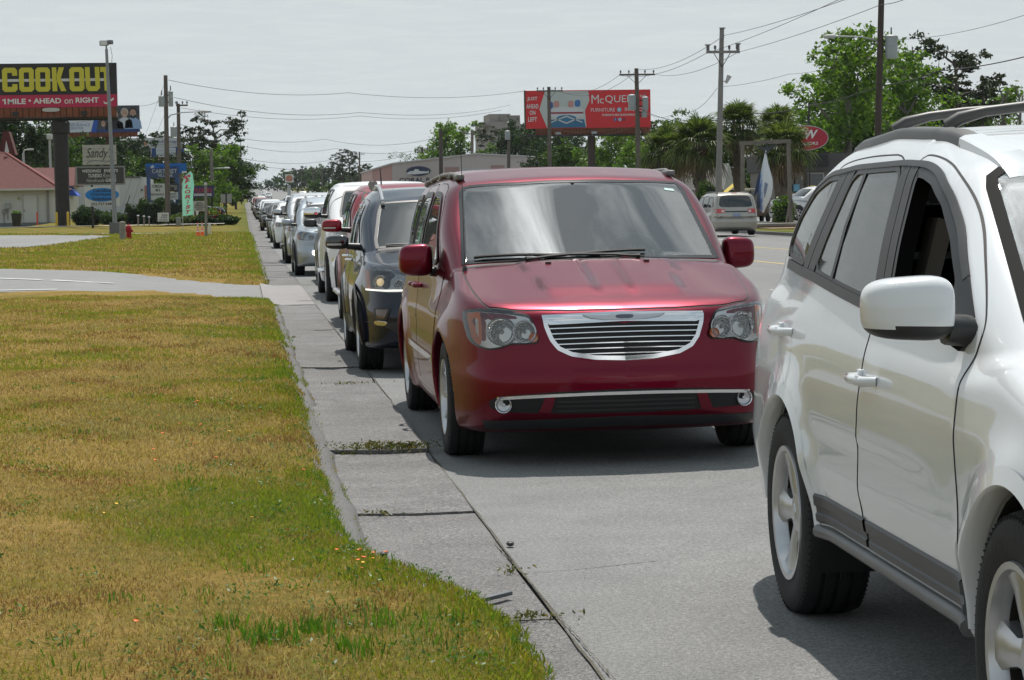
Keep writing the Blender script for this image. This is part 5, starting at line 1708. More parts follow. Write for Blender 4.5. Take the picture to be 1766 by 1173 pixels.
LF_BRIGHT=leaf_mat('leaf_bright',(.05,.10,.010),(.088,.165,.016),(.145,.245,.03),.5)
LF_PALE=leaf_mat('leaf_pale',(.06,.09,.025),(.09,.125,.035),(.13,.17,.05),.4)
LF_HEDGE=leaf_mat('leaf_hedge',(.014,.035,.008),(.025,.055,.010),(.045,.085,.014),.3)
def leaf_cloud(cen,nrm_bias,size,rng,aspect=.6):
 """one small quad per centre; returns verts, faces"""
 n=len(cen)
 a=rng.normal(size=(n,3));a/=np.linalg.norm(a,axis=1,keepdims=True)
 b=rng.normal(size=(n,3))+nrm_bias
 u=np.cross(a,b);u/=np.maximum(np.linalg.norm(u,axis=1,keepdims=True),1e-6)
 v=np.cross(b,u);v/=np.maximum(np.linalg.norm(v,axis=1,keepdims=True),1e-6)
 s=size*rng.uniform(.55,1.35,size=(n,1))
 u=u*s;v=v*s*aspect
 V=np.stack([cen-u,cen+v*.8-u*.1,cen+u,cen-v*.8+u*.1],1).reshape(-1,3)
 F=np.arange(4*n).reshape(n,4)
 return V,F
TREES={}
def tree_mesh(key,H,W,trunk_h,kind,n,size,leaf,bark,seed,limbs=9,sparse=0.0,lean=0.0,flat=1.0,top=1.0):
 """trunk with limbs, and leaf clumps round the limb ends; kept for copies"""
 if key in TREES:
  return TREES[key]
 rg=random.Random(seed);rng=np.random.default_rng(seed)
 mb=MB()
 r0=.022*H+.06
 tip=Vector((lean*H,lean*.3*H,H*(.80 if kind!='pine' else .93)))
 tr=[]
 for i in range(8):
  t=i/7
  tr.append(Vector((tip.x*t*t+rg.uniform(-.02,.02)*H*t,tip.y*t*t+rg.uniform(-.02,.02)*H*t,tip.z*t)))
 mb.tube(tr,[r0*(1-.78*i/7)for i in range(8)],8)
 cl=[]
 for k in range(limbs):
  t=trunk_h+(1-trunk_h)*(k+rg.random())/limbs
  t=min(t,.98)
  i=int(t*7);f_=t*7-i
  base=tr[i].lerp(tr[min(i+1,7)],f_)
  az=k*2.4+rg.uniform(-.5,.5)
  u=(t-trunk_h)/(1-trunk_h)
  if kind=='round':
   L_=W*.5*(math.sin(math.pi*(.18+.70*u))**.8)*rg.uniform(.75,1.15)
   el=.15+.9*u+rg.uniform(-.15,.2)
  elif kind=='pine':
   L_=W*.5*rg.uniform(.55,1.15)*(1-.45*abs(u-.45))
   el=.05+.35*u+rg.uniform(-.1,.2)
  else:
   L_=W*.5*rg.uniform(.6,1.1)*(1-.4*u)
   el=.4+.6*u
  d=Vector((math.cos(az)*math.cos(el),math.sin(az)*math.cos(el),math.sin(el)))
  pts=[base]
  for j in range(1,5):
   pts.append(base+d*L_*j/4+Vector((rg.uniform(-.06,.06),rg.uniform(-.06,.06),rg.uniform(-.02,.08)))*L_)
  mb.tube(pts,[r0*.42*(1-.2*j)*(1-.4*u)+.01 for j in range(5)],5)
  for q in(2,3,4):
   cl.append((pts[q],L_*(.34 if q>2 else .26)))
  for j in range(3):
   s_=pts[2+j%3]
   e=s_+Vector((rg.uniform(-1,1),rg.uniform(-1,1),rg.uniform(-.2,.9)))*L_*.42
   mb.tube([s_,s_.lerp(e,.5)+Vector((0,0,.03*L_)),e],[r0*.16+.005,r0*.11+.004,.006],4)
   cl.append((e,L_*.25))
 cl.append((tip,W*.13*top))
 C=[]
 w=np.array([c[1]**1.6 for c in cl]);w/=w.sum()
 drop=rng.random(len(cl))<sparse
 for(c,r),p,dr in zip(cl,w,drop):
  if dr:
   continue
  m=int(n*p)+3
  sub=rng.normal(size=(max(2,m//26),3));sub/=np.maximum(np.linalg.norm(sub,axis=1,keepdims=True),.3);sub*=r*rng.uniform(.3,1.05,size=(len(sub),1))
  pick=rng.integers(0,len(sub),m)
  p_=np.array(c)+sub[pick]*np.array([1,1,flat])+rng.normal(size=(m,3))*r*.24*np.array([1,1,.75*flat])
  C.append(p_)
 C=np.concatenate(C)
 C=C[C[:,2]>.3]
 V,F=leaf_cloud(C,np.array([0,0,.9]),size,rng)
 t=bpy.data.objects.new("tree",None)
 tm=mb.build('trunk',bark,None,smooth=60)
 cm=mk('crown',V,F,leaf,None,False)
 COL.objects.unlink(tm);COL.objects.unlink(cm)
 TREES[key]=(tm.data,cm.data)
 bpy.data.objects.remove(tm);bpy.data.objects.remove(cm);bpy.data.objects.remove(t)
 return TREES[key]
def tree(name,label,key,X,Y,z=None,rz=0.0,sc=1.0,group=None,cat='tree'):
 t=thing(name,label,cat,(X,Y,float(zr(Y))+.05 if z is None else z),(0,0,rz),group)
 t.scale=(sc,sc,sc)
 tm,cm=TREES[key]
 link(bpy.data.objects.new('trunk',tm),t)
 link(bpy.data.objects.new('crown',cm),t)
 return t
tree_mesh('oak',11,10.5,.12,'round',8000,.25,LF_MID,BARK,11,13)
tree_mesh('oak2',11,11.5,.10,'round',9000,.25,LF_DARK,BARK,12,14)
tree_mesh('bright',10,9.5,.12,'round',7000,.24,LF_BRIGHT,BARK,13,13)
tree_mesh('airy',11,9.0,.25,'round',2600,.17,LF_MID,BARKG,14,13,.12)
tree_mesh('open',12,9.4,.26,'round',9500,.19,LF_BRIGHT,BARKG,21,15,.08)
tree_mesh('pine',13,8.0,.38,'pine',4400,.20,LF_PINE,BARK,15,12,.10,.05,.55)
tree_mesh('pine2',13,9.0,.36,'pine',5600,.20,LF_PINE,BARK,16,12,.12,-.05,.55)
tree_mesh('farclump',12,14,.04,'round',3600,.48,LF_DARK,BARK,17,12)
tree_mesh('farclump2',12,14,.04,'round',3600,.48,LF_MID,BARK,18,12)
tree_mesh('bare',9,3.6,.25,'up',160,.10,LF_PALE,BARKG,19,12,.5)
def base_of(px,py_top,Y,H,rise=0.0):
 """scale and place a tree so its crown top shows at px,py_top"""
 p=to_world(px,py_top,Y)
 z=float(zr(Y))+.05
 return p.x,(p.z-z)/H
def put(name,label,key,px,top,Y,rz,group,H):
 x,sc=base_of(px,top,Y,H)
 return tree(name,label,key,x,Y,None,rz,sc,group)
HT=dict(oak=10.6,oak2=10.6,bright=9.8,airy=10.8,open=11.6,pine=13.0,pine2=13.0,farclump=11.6,farclump2=11.6,bare=9.0)
for i,(lab,key,px,top,Y,rz)in enumerate((('dark tree above the red roofed building at the left edge','oak2',20,208,215,.3),('dark tree behind the left end of the red roofed building','pine2',-30,215,222,2.0),('mid green tree between the red roof and the thick dark billboard post','oak',78,232,225,1.1),('dark evergreen tree right behind the thick dark billboard post','oak2',118,238,235,2.2),('bushy dark tree behind the pale rustic board','oak2',165,240,245,4.0),('dark tree filling the gap between the two lower left billboards','oak2',222,250,262,5.2),('pine rising over the lower left billboard with the two men','pine',262,226,330,.2),)):
 put('evergreen_tree' if 'pine' in key or 'oak2'==key else 'leafy_tree',lab,key,px,top,Y,rz,'trees behind the signs on the left',HT[key])
for i,(lab,key,px,top,Y,rz)in enumerate((('spreading pine with flat dark clumps above the green trees left of the road','pine2',372,205,240,.6),('smaller pine with bare twigs beside the second utility pole','pine',338,218,250,2.6),('bright green tree behind the teal flag','bright',352,262,225,1.7),('dense green tree left of the road behind the teal flag','oak',385,258,240,.4),('dark green tree nearest the far end of the left verge','oak2',405,282,285,3.1),('low bright green tree beside the blue letter sign','bright',360,318,200,4.2),('dark roadside tree farthest along the left verge','oak2',416,312,380,1.2),)):
 put('pine_tree' if 'pine' in key else 'leafy_tree',lab,key,px,top,Y,rz,'trees left of the road',HT[key])
for i,(lab,key,px,top,Y,rz)in enumerate((('low green tree closing the gap under the black billboard','oak',45,262,240,3.0),('low dark tree right of the thick billboard post','oak2',140,272,250,.9),('low mid green tree behind the blue village sign','oak',250,278,255,1.9),('low dark tree behind the two wooden poles','oak2',300,280,262,2.7),('bright low tree behind the white metal building','bright',212,285,250,5.5),)):
 put('leafy_tree',lab,key,px,top,Y,rz,'trees behind the signs on the left',HT[key])
for i,(lab,key,px,top,Y,rz)in enumerate((('low dark green tree left of the red billboard post','oak2',940,262,250,2.0),('low green tree right behind the red billboard post','oak',1030,262,240,1.0),('low green tree between the billboard and the first palm','bright',1095,255,205,.3),('tree behind the palms, left part','oak2',1180,235,190,4.4),('tree behind the palms, middle part','oak',1260,240,190,2.4),('tree behind the palms, right part','oak2',1335,245,188,1.4),('dense green tree under the tall open crowned tree','bright',1440,150,172,2.9),('dense green tree behind the dark right-hand pole','oak',1520,165,176,.7),)):
 put('leafy_tree',lab,key,px,top,Y,rz,'trees on the right side',HT[key])
rgf=random.Random(31)
k=0
FARL=['hazy far tree {} in the skyline at the end of the road'.format(w)for w in()]
for px,top,Y in((449,318,1050),(462,312,1000),(478,306,960),(494,300,900),(512,296,860),(530,293,820),(548,294,800),(566,292,760),(588,298,720),(612,300,700),(632,298,640),(655,300,600),(690,300,560)):
 put('far_tree','hazy far tree in the wooded skyline at the end of the road','farclump' if k%3 else 'farclump2',px,top,Y,rgf.uniform(0,6),'far trees at the end of the road',HT['farclump'])
 k+=1
for px,top,Y,key,lab in((604,257,520,'pine','tall thin pine standing highest above the far end of the car queue'),(588,272,540,'pine2','left of the two far pines above the car queue, with open clumps'),(626,282,530,'pine','short far pine beside the pink end of the long pale building')):
 put('pine_tree',lab,key,px,top,Y,rgf.uniform(0,6),'far pines above the queue',HT[key])
for px,top,Y in((545,316,480),(575,318,470),(608,322,460)):
 put('leafy_tree','small green tree in the far car park left of the pale building','farclump2',px,top,Y,rgf.uniform(0,6),'small trees in the far car park',HT['farclump'])
for i,(lab,key,px,top,Y,rz)in enumerate((('bright young tree rising over the roof of the long pale building','bright',772,226,330,.5),('small airy tree left of the bright tree over the pale roof','airy',728,252,335,2.0),('dark pine in front of the grey concrete block','pine2',858,222,345,4.0),('dark evergreen below the left end of the red billboard','oak2',905,228,320,.8),('dark evergreen left of the red billboard post','oak2',965,238,300,2.8),('mid green bush tree below the red billboard','oak',985,258,235,1.0),('bright green tree right of the red billboard post','bright',1065,232,225,3.3),('green tree between the red billboard and the palms','oak',1128,220,215,5.0),('pale green tree low behind the white SUV roof','bright',1560,195,190,2.2),('green thicket tree behind the oval red sign','oak',1470,190,160,.2),('wide green tree low at the right edge behind the roof rails','bright',1665,172,185,1.2),('thin airy tree low left of the dark post','airy',1345,205,170,3.9),)):
 put('leafy_tree' if key not in('pine2','oak2')else 'evergreen_tree',lab,key,px,top,Y,rz,'trees on the right side',HT[key])
put('tall_tree','tall open crowned tree with fresh green leaves left of the dark right-hand pole','open',1462,62,150,.9,'big trees at the right',HT['open'])
put('tall_tree','second open green tree directly behind the dark right-hand pole','open',1560,95,158,3.6,'big trees at the right',HT['open'])
put('pine_tree','dark pine with layered clumps right of the grey transformer can','pine2',1640,84,165,1.9,'big trees at the right',HT['pine2'])
put('pine_tree','smaller dark pine between the layered pine and the bare trees','pine',1692,128,170,4.6,'big trees at the right',HT['pine'])
put('bare_tree','left of the two leafless grey trees at the upper right edge','bare',1730,112,175,.4,'bare trees at the right edge',HT['bare'])
put('bare_tree','right of the two leafless grey trees at the upper right edge','bare',1756,118,178,2.4,'bare trees at the right edge',HT['bare'])
def palm_mesh(key,H,seed,nf=54,R=1.12):
 rg=random.Random(seed)
 tb=MB()
 tb.tube([(0.05*math.sin(i),.04*math.cos(i*1.3),H*i/10)for i in range(11)],[.24]+[.17]*9+[.15],10)
 for i in range(60):
  a=i*2.4;z=H*(.45+.55*i/60)
  M=Matrix.Translation((math.cos(a)*.17,math.sin(a)*.17,z))@Matrix.Rotation(a,4,'Z')@Matrix.Rotation(.5,4,'Y')
  tb.add([M@Vector(q)for q in((-.03,-.05,0),(.03,-.06,0),(.03,.06,0),(-.03,.05,0),(.0,-.03,.26),(.0,.03,.26))],[(0,1,2,3),(1,4,5,2),(0,3,5,4),(0,4,1),(2,5,3)])
 lb=MB();db=MB()
 for i in range(nf):
  az=i*2.39996
  u=i/nf
  el=1.35-2.35*u+rg.uniform(-.15,.15)
  d=Vector((math.cos(az)*math.cos(el),math.sin(az)*math.cos(el),math.sin(el)))
  st=R*rg.uniform(.45,.65)
  o=Vector((0,0,H-.02))
  c=o+d*st+Vector((0,0,-.10*st))
  tgt=db if u>.80 else lb
  tgt.tube([o,o.lerp(c,.5)+Vector((0,0,.05)),c],[.016,.013,.010],4,cap=False)
  side=d.cross(Vector((0,0,1)))
  side=side.normalized()if side.length>.01 else Vector((1,0,0))
  up=side.cross(d)
  nl=20
  for k in range(nl):
   t=(k/(nl-1)-.5)*2
   ang=t*1.9
   dirn=(d*math.cos(ang)+side*math.sin(ang)).normalized()
   L_=R*(.62-.16*abs(t))*rg.uniform(.85,1.1)
   droop=Vector((0,0,-1))*L_*(.22+.25*abs(t)+(.3 if u>.6 else 0))
   p1=c+dirn*L_*.55+droop*.18+up*.06
   p2=c+dirn*L_+droop*rg.uniform(.8,1.2)
   w=dirn.cross(up).normalized()*.028
   tgt.add([c-w*.5,c+w*.5,p1+w,p2,p1-w],[(0,1,2,4),(4,2,3)])
 tm=tb.build('trunk',P('palm_bark',(.13,.105,.08),.9,var=.3,vscale=9,bump=.4),None,smooth=40)
 lm=lb.build('crown',leaf_mat('palm_leaf',(.028,.050,.012),(.065,.095,.022),(.17,.21,.06),.35),None,smooth=False)
 dm=db.build('dead_fronds',leaf_mat('palm_dead',(.09,.065,.035),(.14,.10,.055),(.20,.15,.085),.3),None,smooth=False)
 r=[]
 for o in(tm,lm,dm):
  r.append((o.name.split('.')[0],o.data));bpy.data.objects.remove(o)
 TREES[key]=r
palm_mesh('palm_a',3.9,3)
palm_mesh('palm_b',3.0,5,58,1.25)
def palm(lab,key,px,top,Y,rz,H):
 p=to_world(px,top,Y)
 z=float(zr(Y))+.1
 sc=(p.z-z)/(H+.95)
 t=thing('palm_tree',lab,'palm',(p.x,Y,z),(0,0,rz),'cabbage palms at the right')
 t.scale=(sc,)*3
 for nm,me in TREES[key]:
  link(bpy.data.objects.new(nm,me),t)
palm('tall palm right of the round concrete pole','palm_a',1272,172,122,.3,3.9)
palm('palm directly behind the hanging fish','palm_a',1340,178,126,1.4,3.9)
palm('palm just left of the round concrete pole','palm_b',1205,200,120,2.2,3.0)
palm('low bushy palm farthest left, right of the red billboard pole','palm_b',1152,218,124,3.9,3.0)
palm('palm beside the oval red sign, under its left edge','palm_b',1352,208,119,5.1,3.0)
def shrub(name,lab,px,bot,w,h,d,Y,leaf,n=1500,size=.09,box=False,group=None,seed=1,z=None):
 rng=np.random.default_rng(seed)
 c=rng.normal(size=(n,3));c/=np.linalg.norm(c,axis=1,keepdims=True)
 if box:
  c=np.sign(c)*np.abs(c)**.45
 c*=rng.uniform(.72,1.04,size=(n,1))*(1+.10*np.sin(c[:,:1]*5+seed)+.08*np.sin(c[:,2:]*7))
 c=c*np.array([w/2,d/2,h/2])+np.array([0,0,h/2])
 c=c[c[:,2]>.02]
 V,F=leaf_cloud(c,np.array([0,0,.3]),size,rng)
 zz=float(zr(Y))+.12 if z is None else z
 t=thing(name,lab,'shrub',(to_world(px,bot,Y).x,Y,zz),(0,0,0),group)
 b=MB();b.tube([(0,0,0),(0,0,h*.5)],[.09,.05],6)
 for k in range(5):
  a=k*1.26
  b.tube([(0,0,h*.15),(math.cos(a)*w*.25,math.sin(a)*d*.25,h*.55)],[.05,.02],5)
 b.build('stems',BARK,t)
 mk('foliage',V,F,leaf,t,False)
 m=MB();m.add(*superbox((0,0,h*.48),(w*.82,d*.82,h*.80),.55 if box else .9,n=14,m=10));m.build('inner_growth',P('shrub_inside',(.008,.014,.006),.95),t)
 return t
PXM=lambda px,Y:px*Y/3900.0
SHR='clipped shrubs along the left side'
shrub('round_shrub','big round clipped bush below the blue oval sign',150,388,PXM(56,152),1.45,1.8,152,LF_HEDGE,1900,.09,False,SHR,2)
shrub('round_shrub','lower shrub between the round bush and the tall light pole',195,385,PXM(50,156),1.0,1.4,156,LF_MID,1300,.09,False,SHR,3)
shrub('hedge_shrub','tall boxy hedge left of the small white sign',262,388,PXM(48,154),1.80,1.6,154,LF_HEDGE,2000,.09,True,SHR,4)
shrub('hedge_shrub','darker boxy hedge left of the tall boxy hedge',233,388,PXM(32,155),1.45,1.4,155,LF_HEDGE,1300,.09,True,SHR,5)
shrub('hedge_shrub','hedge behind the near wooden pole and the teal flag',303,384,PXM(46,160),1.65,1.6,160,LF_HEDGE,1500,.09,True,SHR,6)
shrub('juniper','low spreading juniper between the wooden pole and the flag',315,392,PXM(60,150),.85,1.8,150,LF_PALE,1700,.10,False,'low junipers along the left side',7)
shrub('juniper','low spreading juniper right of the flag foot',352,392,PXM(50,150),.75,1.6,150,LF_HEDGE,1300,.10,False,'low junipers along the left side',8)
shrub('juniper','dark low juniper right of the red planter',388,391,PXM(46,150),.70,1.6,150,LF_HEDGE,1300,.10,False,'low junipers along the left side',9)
shrub('young_tree','young green tree in front of the white gabled house',1222,392,1.6,2.3,1.5,118,LF_BRIGHT,900,.10,False,'young trees in front of the right side buildings',10)
shrub('young_tree','young green tree beside the marlin behind the silver minivan',1352,392,1.2,1.5,1.2,116,LF_BRIGHT,700,.09,False,'young trees in front of the right side buildings',11)
# -- boards, poles and buildings
def zg(Y):
 return float(zr(Y))
def board_root(name,label,cat,px,py,Y,yaw=0.0,group=None,z=None):
 p=to_world(px,py,Y)
 return thing(name,label,cat,(p.x,Y,zg(Y)if z is None else z),(0,0,yaw),group),p
COLS={}
def C(r,g,b,rough=.55):
 k='colour_%d_%d_%d'%(int(r*255),int(g*255),int(b*255))
 return P(k,(r,g,b),rough,var=.05,vscale=.7)
class Face:
 """a printed board: everything in pixels of the photograph at one distance, on one plane facing the road"""
 def __init__(s,root,px0,py0,Y):
  s.t=root;s.k=Y/3900.0
  s.o=to_world(px0,py0,Y);s.px0,s.py0=px0,py0
  s.bx=s.o.x-root.location.x;s.bz=s.o.z-root.location.z
  s.n=0
 def xz(s,px,py):
  return s.bx+(px-s.px0)*s.k,s.bz-(py-s.py0)*s.k
 def slab(s,name,x0,y0,x1,y1,mat,th=.2,dy=0.0,parent=None):
  a,b=s.xz(x0,y0);c,d=s.xz(x1,y1)
  m=MB();m.box(((a+c)/2,dy+th/2,(b+d)/2),(abs(c-a),th,abs(b-d)))
  return m.build(name,mat,parent or s.t,smooth=False)
 def poly(s,name,pts,mat,dy,parent=None,th=.004):
  m=MB();q=[s.xz(*p)for p in pts]
  m.prism([(x,-z)for x,z in q],-th,0,Matrix.Translation((0,dy,0))@Matrix.Rotation(-math.pi/2,4,'X'))
  return m.build(name,mat,parent or s.t,smooth=False)
 def text(s,body,cx,cy,w,h,mat,dy,parent=None,bold=.0,shear=0,name='lettering',space=1.0):
  m=MB();x,z=s.xz(cx,cy)
  lettering(m,body,x,z,w*s.k if w else None,h*s.k if h else None,dy,bold,shear,0,space)
  if m.v:
   return m.build(name,mat,parent or s.t,smooth=False)
 def ell(s,cx,cy,rx,ry,n=32):
  return[(cx+rx*math.cos(a),cy+ry*math.sin(a))for a in np.linspace(0,2*math.pi,n+1)[:-1]]
APRON=P('apron_boards',(.16,.048,.020),.8,var=.35,vscale=1.6)
def apron(f,x0,x1,y0,y1,n,dy=-.03,parent=None):
 o=f.slab('apron',x0,y0,x1,y1,P('apron_back',(.03,.018,.012),.9),.12,dy+.06,parent)
 m=MB()
 for i in range(n):
  a,b=f.xz(x0+(x1-x0)*(i+.06)/n,y0);c,d=f.xz(x0+(x1-x0)*(i+.94)/n,y1)
  m.box(((a+c)/2,dy+.03,(b+d)/2),(c-a,.05,b-d))
 m.build('apron_boards',APRON,o,smooth=False)
 return o
YELLOW=C(.52,.47,.035);WHT=C(.62,.62,.62);BLK=C(.012,.012,.012);PINK=C(.40,.012,.06);NAVYC=C(.015,.03,.16);BLUEC=C(.01,.12,.42)
STEELD=P('dark_steel',(.022,.020,.019),.6,.2,var=.3,vscale=3)
STEEL=P('galvanised_steel',(.22,.23,.24),.5,.5,var=.15,vscale=3)
def cook_board():
 Y=150
 t,p=board_root('billboard','black and yellow billboard with a red strip, on a thick dark round post','billboard',107,391,Y,0)
 f=Face(t,107,391,Y);k=f.k
 m=MB();x,z=f.xz(107,391);zt=f.xz(107,207)[1];m.lathe([(.47,-.5),(.46,2),(.50,zt-1.0),(.62,zt-.95),(.62,zt-.3),(.52,zt-.2),(.52,zt)],24,Matrix.Translation((x,.9,0)));m.build('post',STEELD,t)
 zt=f.xz(107,207)[1]
 m=MB();m.box((f.xz(75,0)[0],.9,zt-.05),(260*k,.35,.22));m.box((f.xz(75,0)[0],.25,zt-.02),(260*k,.5,.06));m.build('catwalk',STEELD,t,smooth=False)
 panel_=f.slab('panel',-48,115.5,205,190,BLK,.5)
 f.slab('red_strip',-47.5,168.5,204.5,189.5,PINK,.02,-.025,panel_)
 apron(f,-46,203,190,206,24,-.02)
 f.slab('skewer',6,141.5,186,146,C(.55,.55,.55),.01,-.02,panel_)
 L=[]
 def blockO(x,w=25,y0=122.5,y1=163,c=5):
  L.append(('o',x,w,y0,y1))
 m=MB()
 def bar(pts):
  q=[f.xz(*p_)for p_ in pts]
  m.prism([(a,-b)for a,b in q],0,.03,Matrix.Translation((0,-.07,0))@Matrix.Rotation(-math.pi/2,4,'X'))
 def ring_(x0,x1,y0,y1,w,cut=None):
  c=4
  outer=[(x0+c,y0),(x1-c,y0),(x1,y0+c),(x1,y1-c),(x1-c,y1),(x0+c,y1),(x0,y1-c),(x0,y0+c)]
  inner=[(x0+w,y0+w),(x1-w,y0+w),(x1-w,y0+w),(x1-w,y1-w),(x1-w,y1-w),(x0+w,y1-w),(x0+w,y1-w),(x0+w,y0+w)]
  for i in range(8):
   if cut and i in cut:
    continue
   j=(i+1)%8
   if inner[i]==inner[j]:
    bar([outer[i],outer[j],inner[j]])
   else:
    bar([outer[i],outer[j],inner[j],inner[i]])
 ring_(15,40,122.5,163,8.5,cut=(2,));bar([(31.5,131),(40,127),(40,136),(31.5,136)]);bar([(31.5,150),(40,150),(40,159),(31.5,154.5)])
 ring_(43,67.5,122.5,163,8);ring_(70,94.5,122.5,163,8)
 bar([(97.5,122.5),(105,122.5),(106,162.5),(98,162.5)]);bar([(104,141),(109,122.5),(118,122.5),(112,141)]);bar([(104,141),(112,141),(121,162.5),(112,162.5)])
 ring_(126.5,151,122.5,163,8)
 bar([(152.5,122.5),(160.5,122.5),(161,155),(153.5,159)]);bar([(153.5,158),(161,154.5),(170,154.5),(177,158),(172,163),(158,163)]);bar([(169,122.5),(176.5,122.5),(177,158),(169.5,155)])
 bar([(178,122.5),(193,122.5),(193,131),(178,131)]);bar([(184,131),(192.5,131),(192.5,162.5),(184.5,162.5)])
 m.build('lettering',YELLOW,panel_,smooth=False)
 f.poly('flame_mark',[(-14,140),(-12,128),(-6,121),(-2,125),(1,119),(4,125),(7,123),(10,131),(9.5,137),(4,134),(-4,134)],YELLOW,-.05,panel_)
 f.poly('flame_mark',[(-12,148),(-2,151),(10,149.5),(10,155.5),(-4,157.5),(-12,156)],YELLOW,-.05,panel_)
 f.poly('corn_mark',f.ell(1,143,8,8,14),C(.6,.6,.6),-.06,panel_)
 m=MB()
 for i in range(3):
  for j in range(3):
   x,z=f.xz(-2+3.2*i,139+3.6*j);m.box((x,-.07,z),(1.7*k,.01,2.1*k))
 m.build('corn_dots',BLK,panel_,smooth=False)
 f.poly('numeral',[(14,176),(18,174.5),(20,174.5),(20,183.5),(17.2,183.5),(17.2,177.5),(14.6,178.4)],WHT,-.04,panel_);f.text('MILE',38,179,30,9,WHT,-.04,panel_,.03);f.poly('dot',f.ell(59.5,178,2,2,12),WHT,-.04,panel_)
 f.text('AHEAD',88.5,178.5,46,9,WHT,-.04,panel_,.03);f.text('on',124,180,14,7.5,WHT,-.04,panel_,0);f.text('RIGHT',155,178,38.5,9,WHT,-.04,panel_,.03)
 f.poly('arrow_mark',[(182,180),(186,183),(199,174),(199.5,177.5),(187,185.5),(183,184)],WHT,-.04,panel_)
 f.poly('maker_plate',rnd([(80,190.5),(109,190.5),(109,197),(80,197)],2),C(.42,.42,.40),-.08)
 for x in(38,151):
  m=MB();a,z=f.xz(x,203);m.bbox((a,-1.2,z+.05),(.42,.22,.30),.05);m.tube([(a,-1.1,z),(a,.1,z-.3)],.03,5);m.build('floodlight',STEELD,t)
 for x in(99,118):
  m=MB();a,z=f.xz(x,391);m.lathe([(.085,-.2),(.085,1.12),(.06,1.18),(.0001,1.2)],14,Matrix.Translation((a,-.35,0)))
  b=m.build('bollard',P('bollard_yellow',(.55,.36,.02),.5,var=.12),None)
  b.location=t.location
  tag(b,'%s yellow bollard guarding the thick dark billboard post'%('left' if x<107 else 'right'),'bollard','yellow bollards at the billboard post')
cook_board()
def people(f,parent,specs,dy):
 """printed portraits on a board: heads and shoulders in flat colour"""
 for(x,y,r,skin_,hair,shirt,beard)in specs:
  f.poly('printed_shirt',[(x-r*2.3,y+r*4.2),(x-r*2.0,y+r*2.1),(x-r*.6,y+r*1.2),(x+r*.6,y+r*1.2),(x+r*2.0,y+r*2.1),(x+r*2.3,y+r*4.2)],shirt,dy,parent)
  f.poly('printed_hair',f.ell(x,y-r*.25,r*1.08,r*1.2,18),hair,dy-.006,parent)
  f.poly('printed_face',f.ell(x,y+r*.12,r*.86,r*1.15,18),skin_,dy-.012,parent)
  if beard:
   f.poly('printed_beard',[(x-r*.8,y+r*.5),(x+r*.8,y+r*.5),(x+r*.6,y+r*1.2),(x,y+r*1.5),(x-r*.6,y+r*1.2)],beard,dy-.018,parent)
  f.poly('printed_smile',[(x-r*.35,y+r*.62),(x+r*.35,y+r*.62),(x,y+r*.82)],WHT,dy-.024,parent)
  for s in(-1,1):
   f.poly('printed_eye',f.ell(x+s*r*.34,y-r*.05,r*.12,r*.08,8),BLK,dy-.024,parent)
SKIN=C(.42,.27,.20);SKIN2=C(.40,.24,.17)
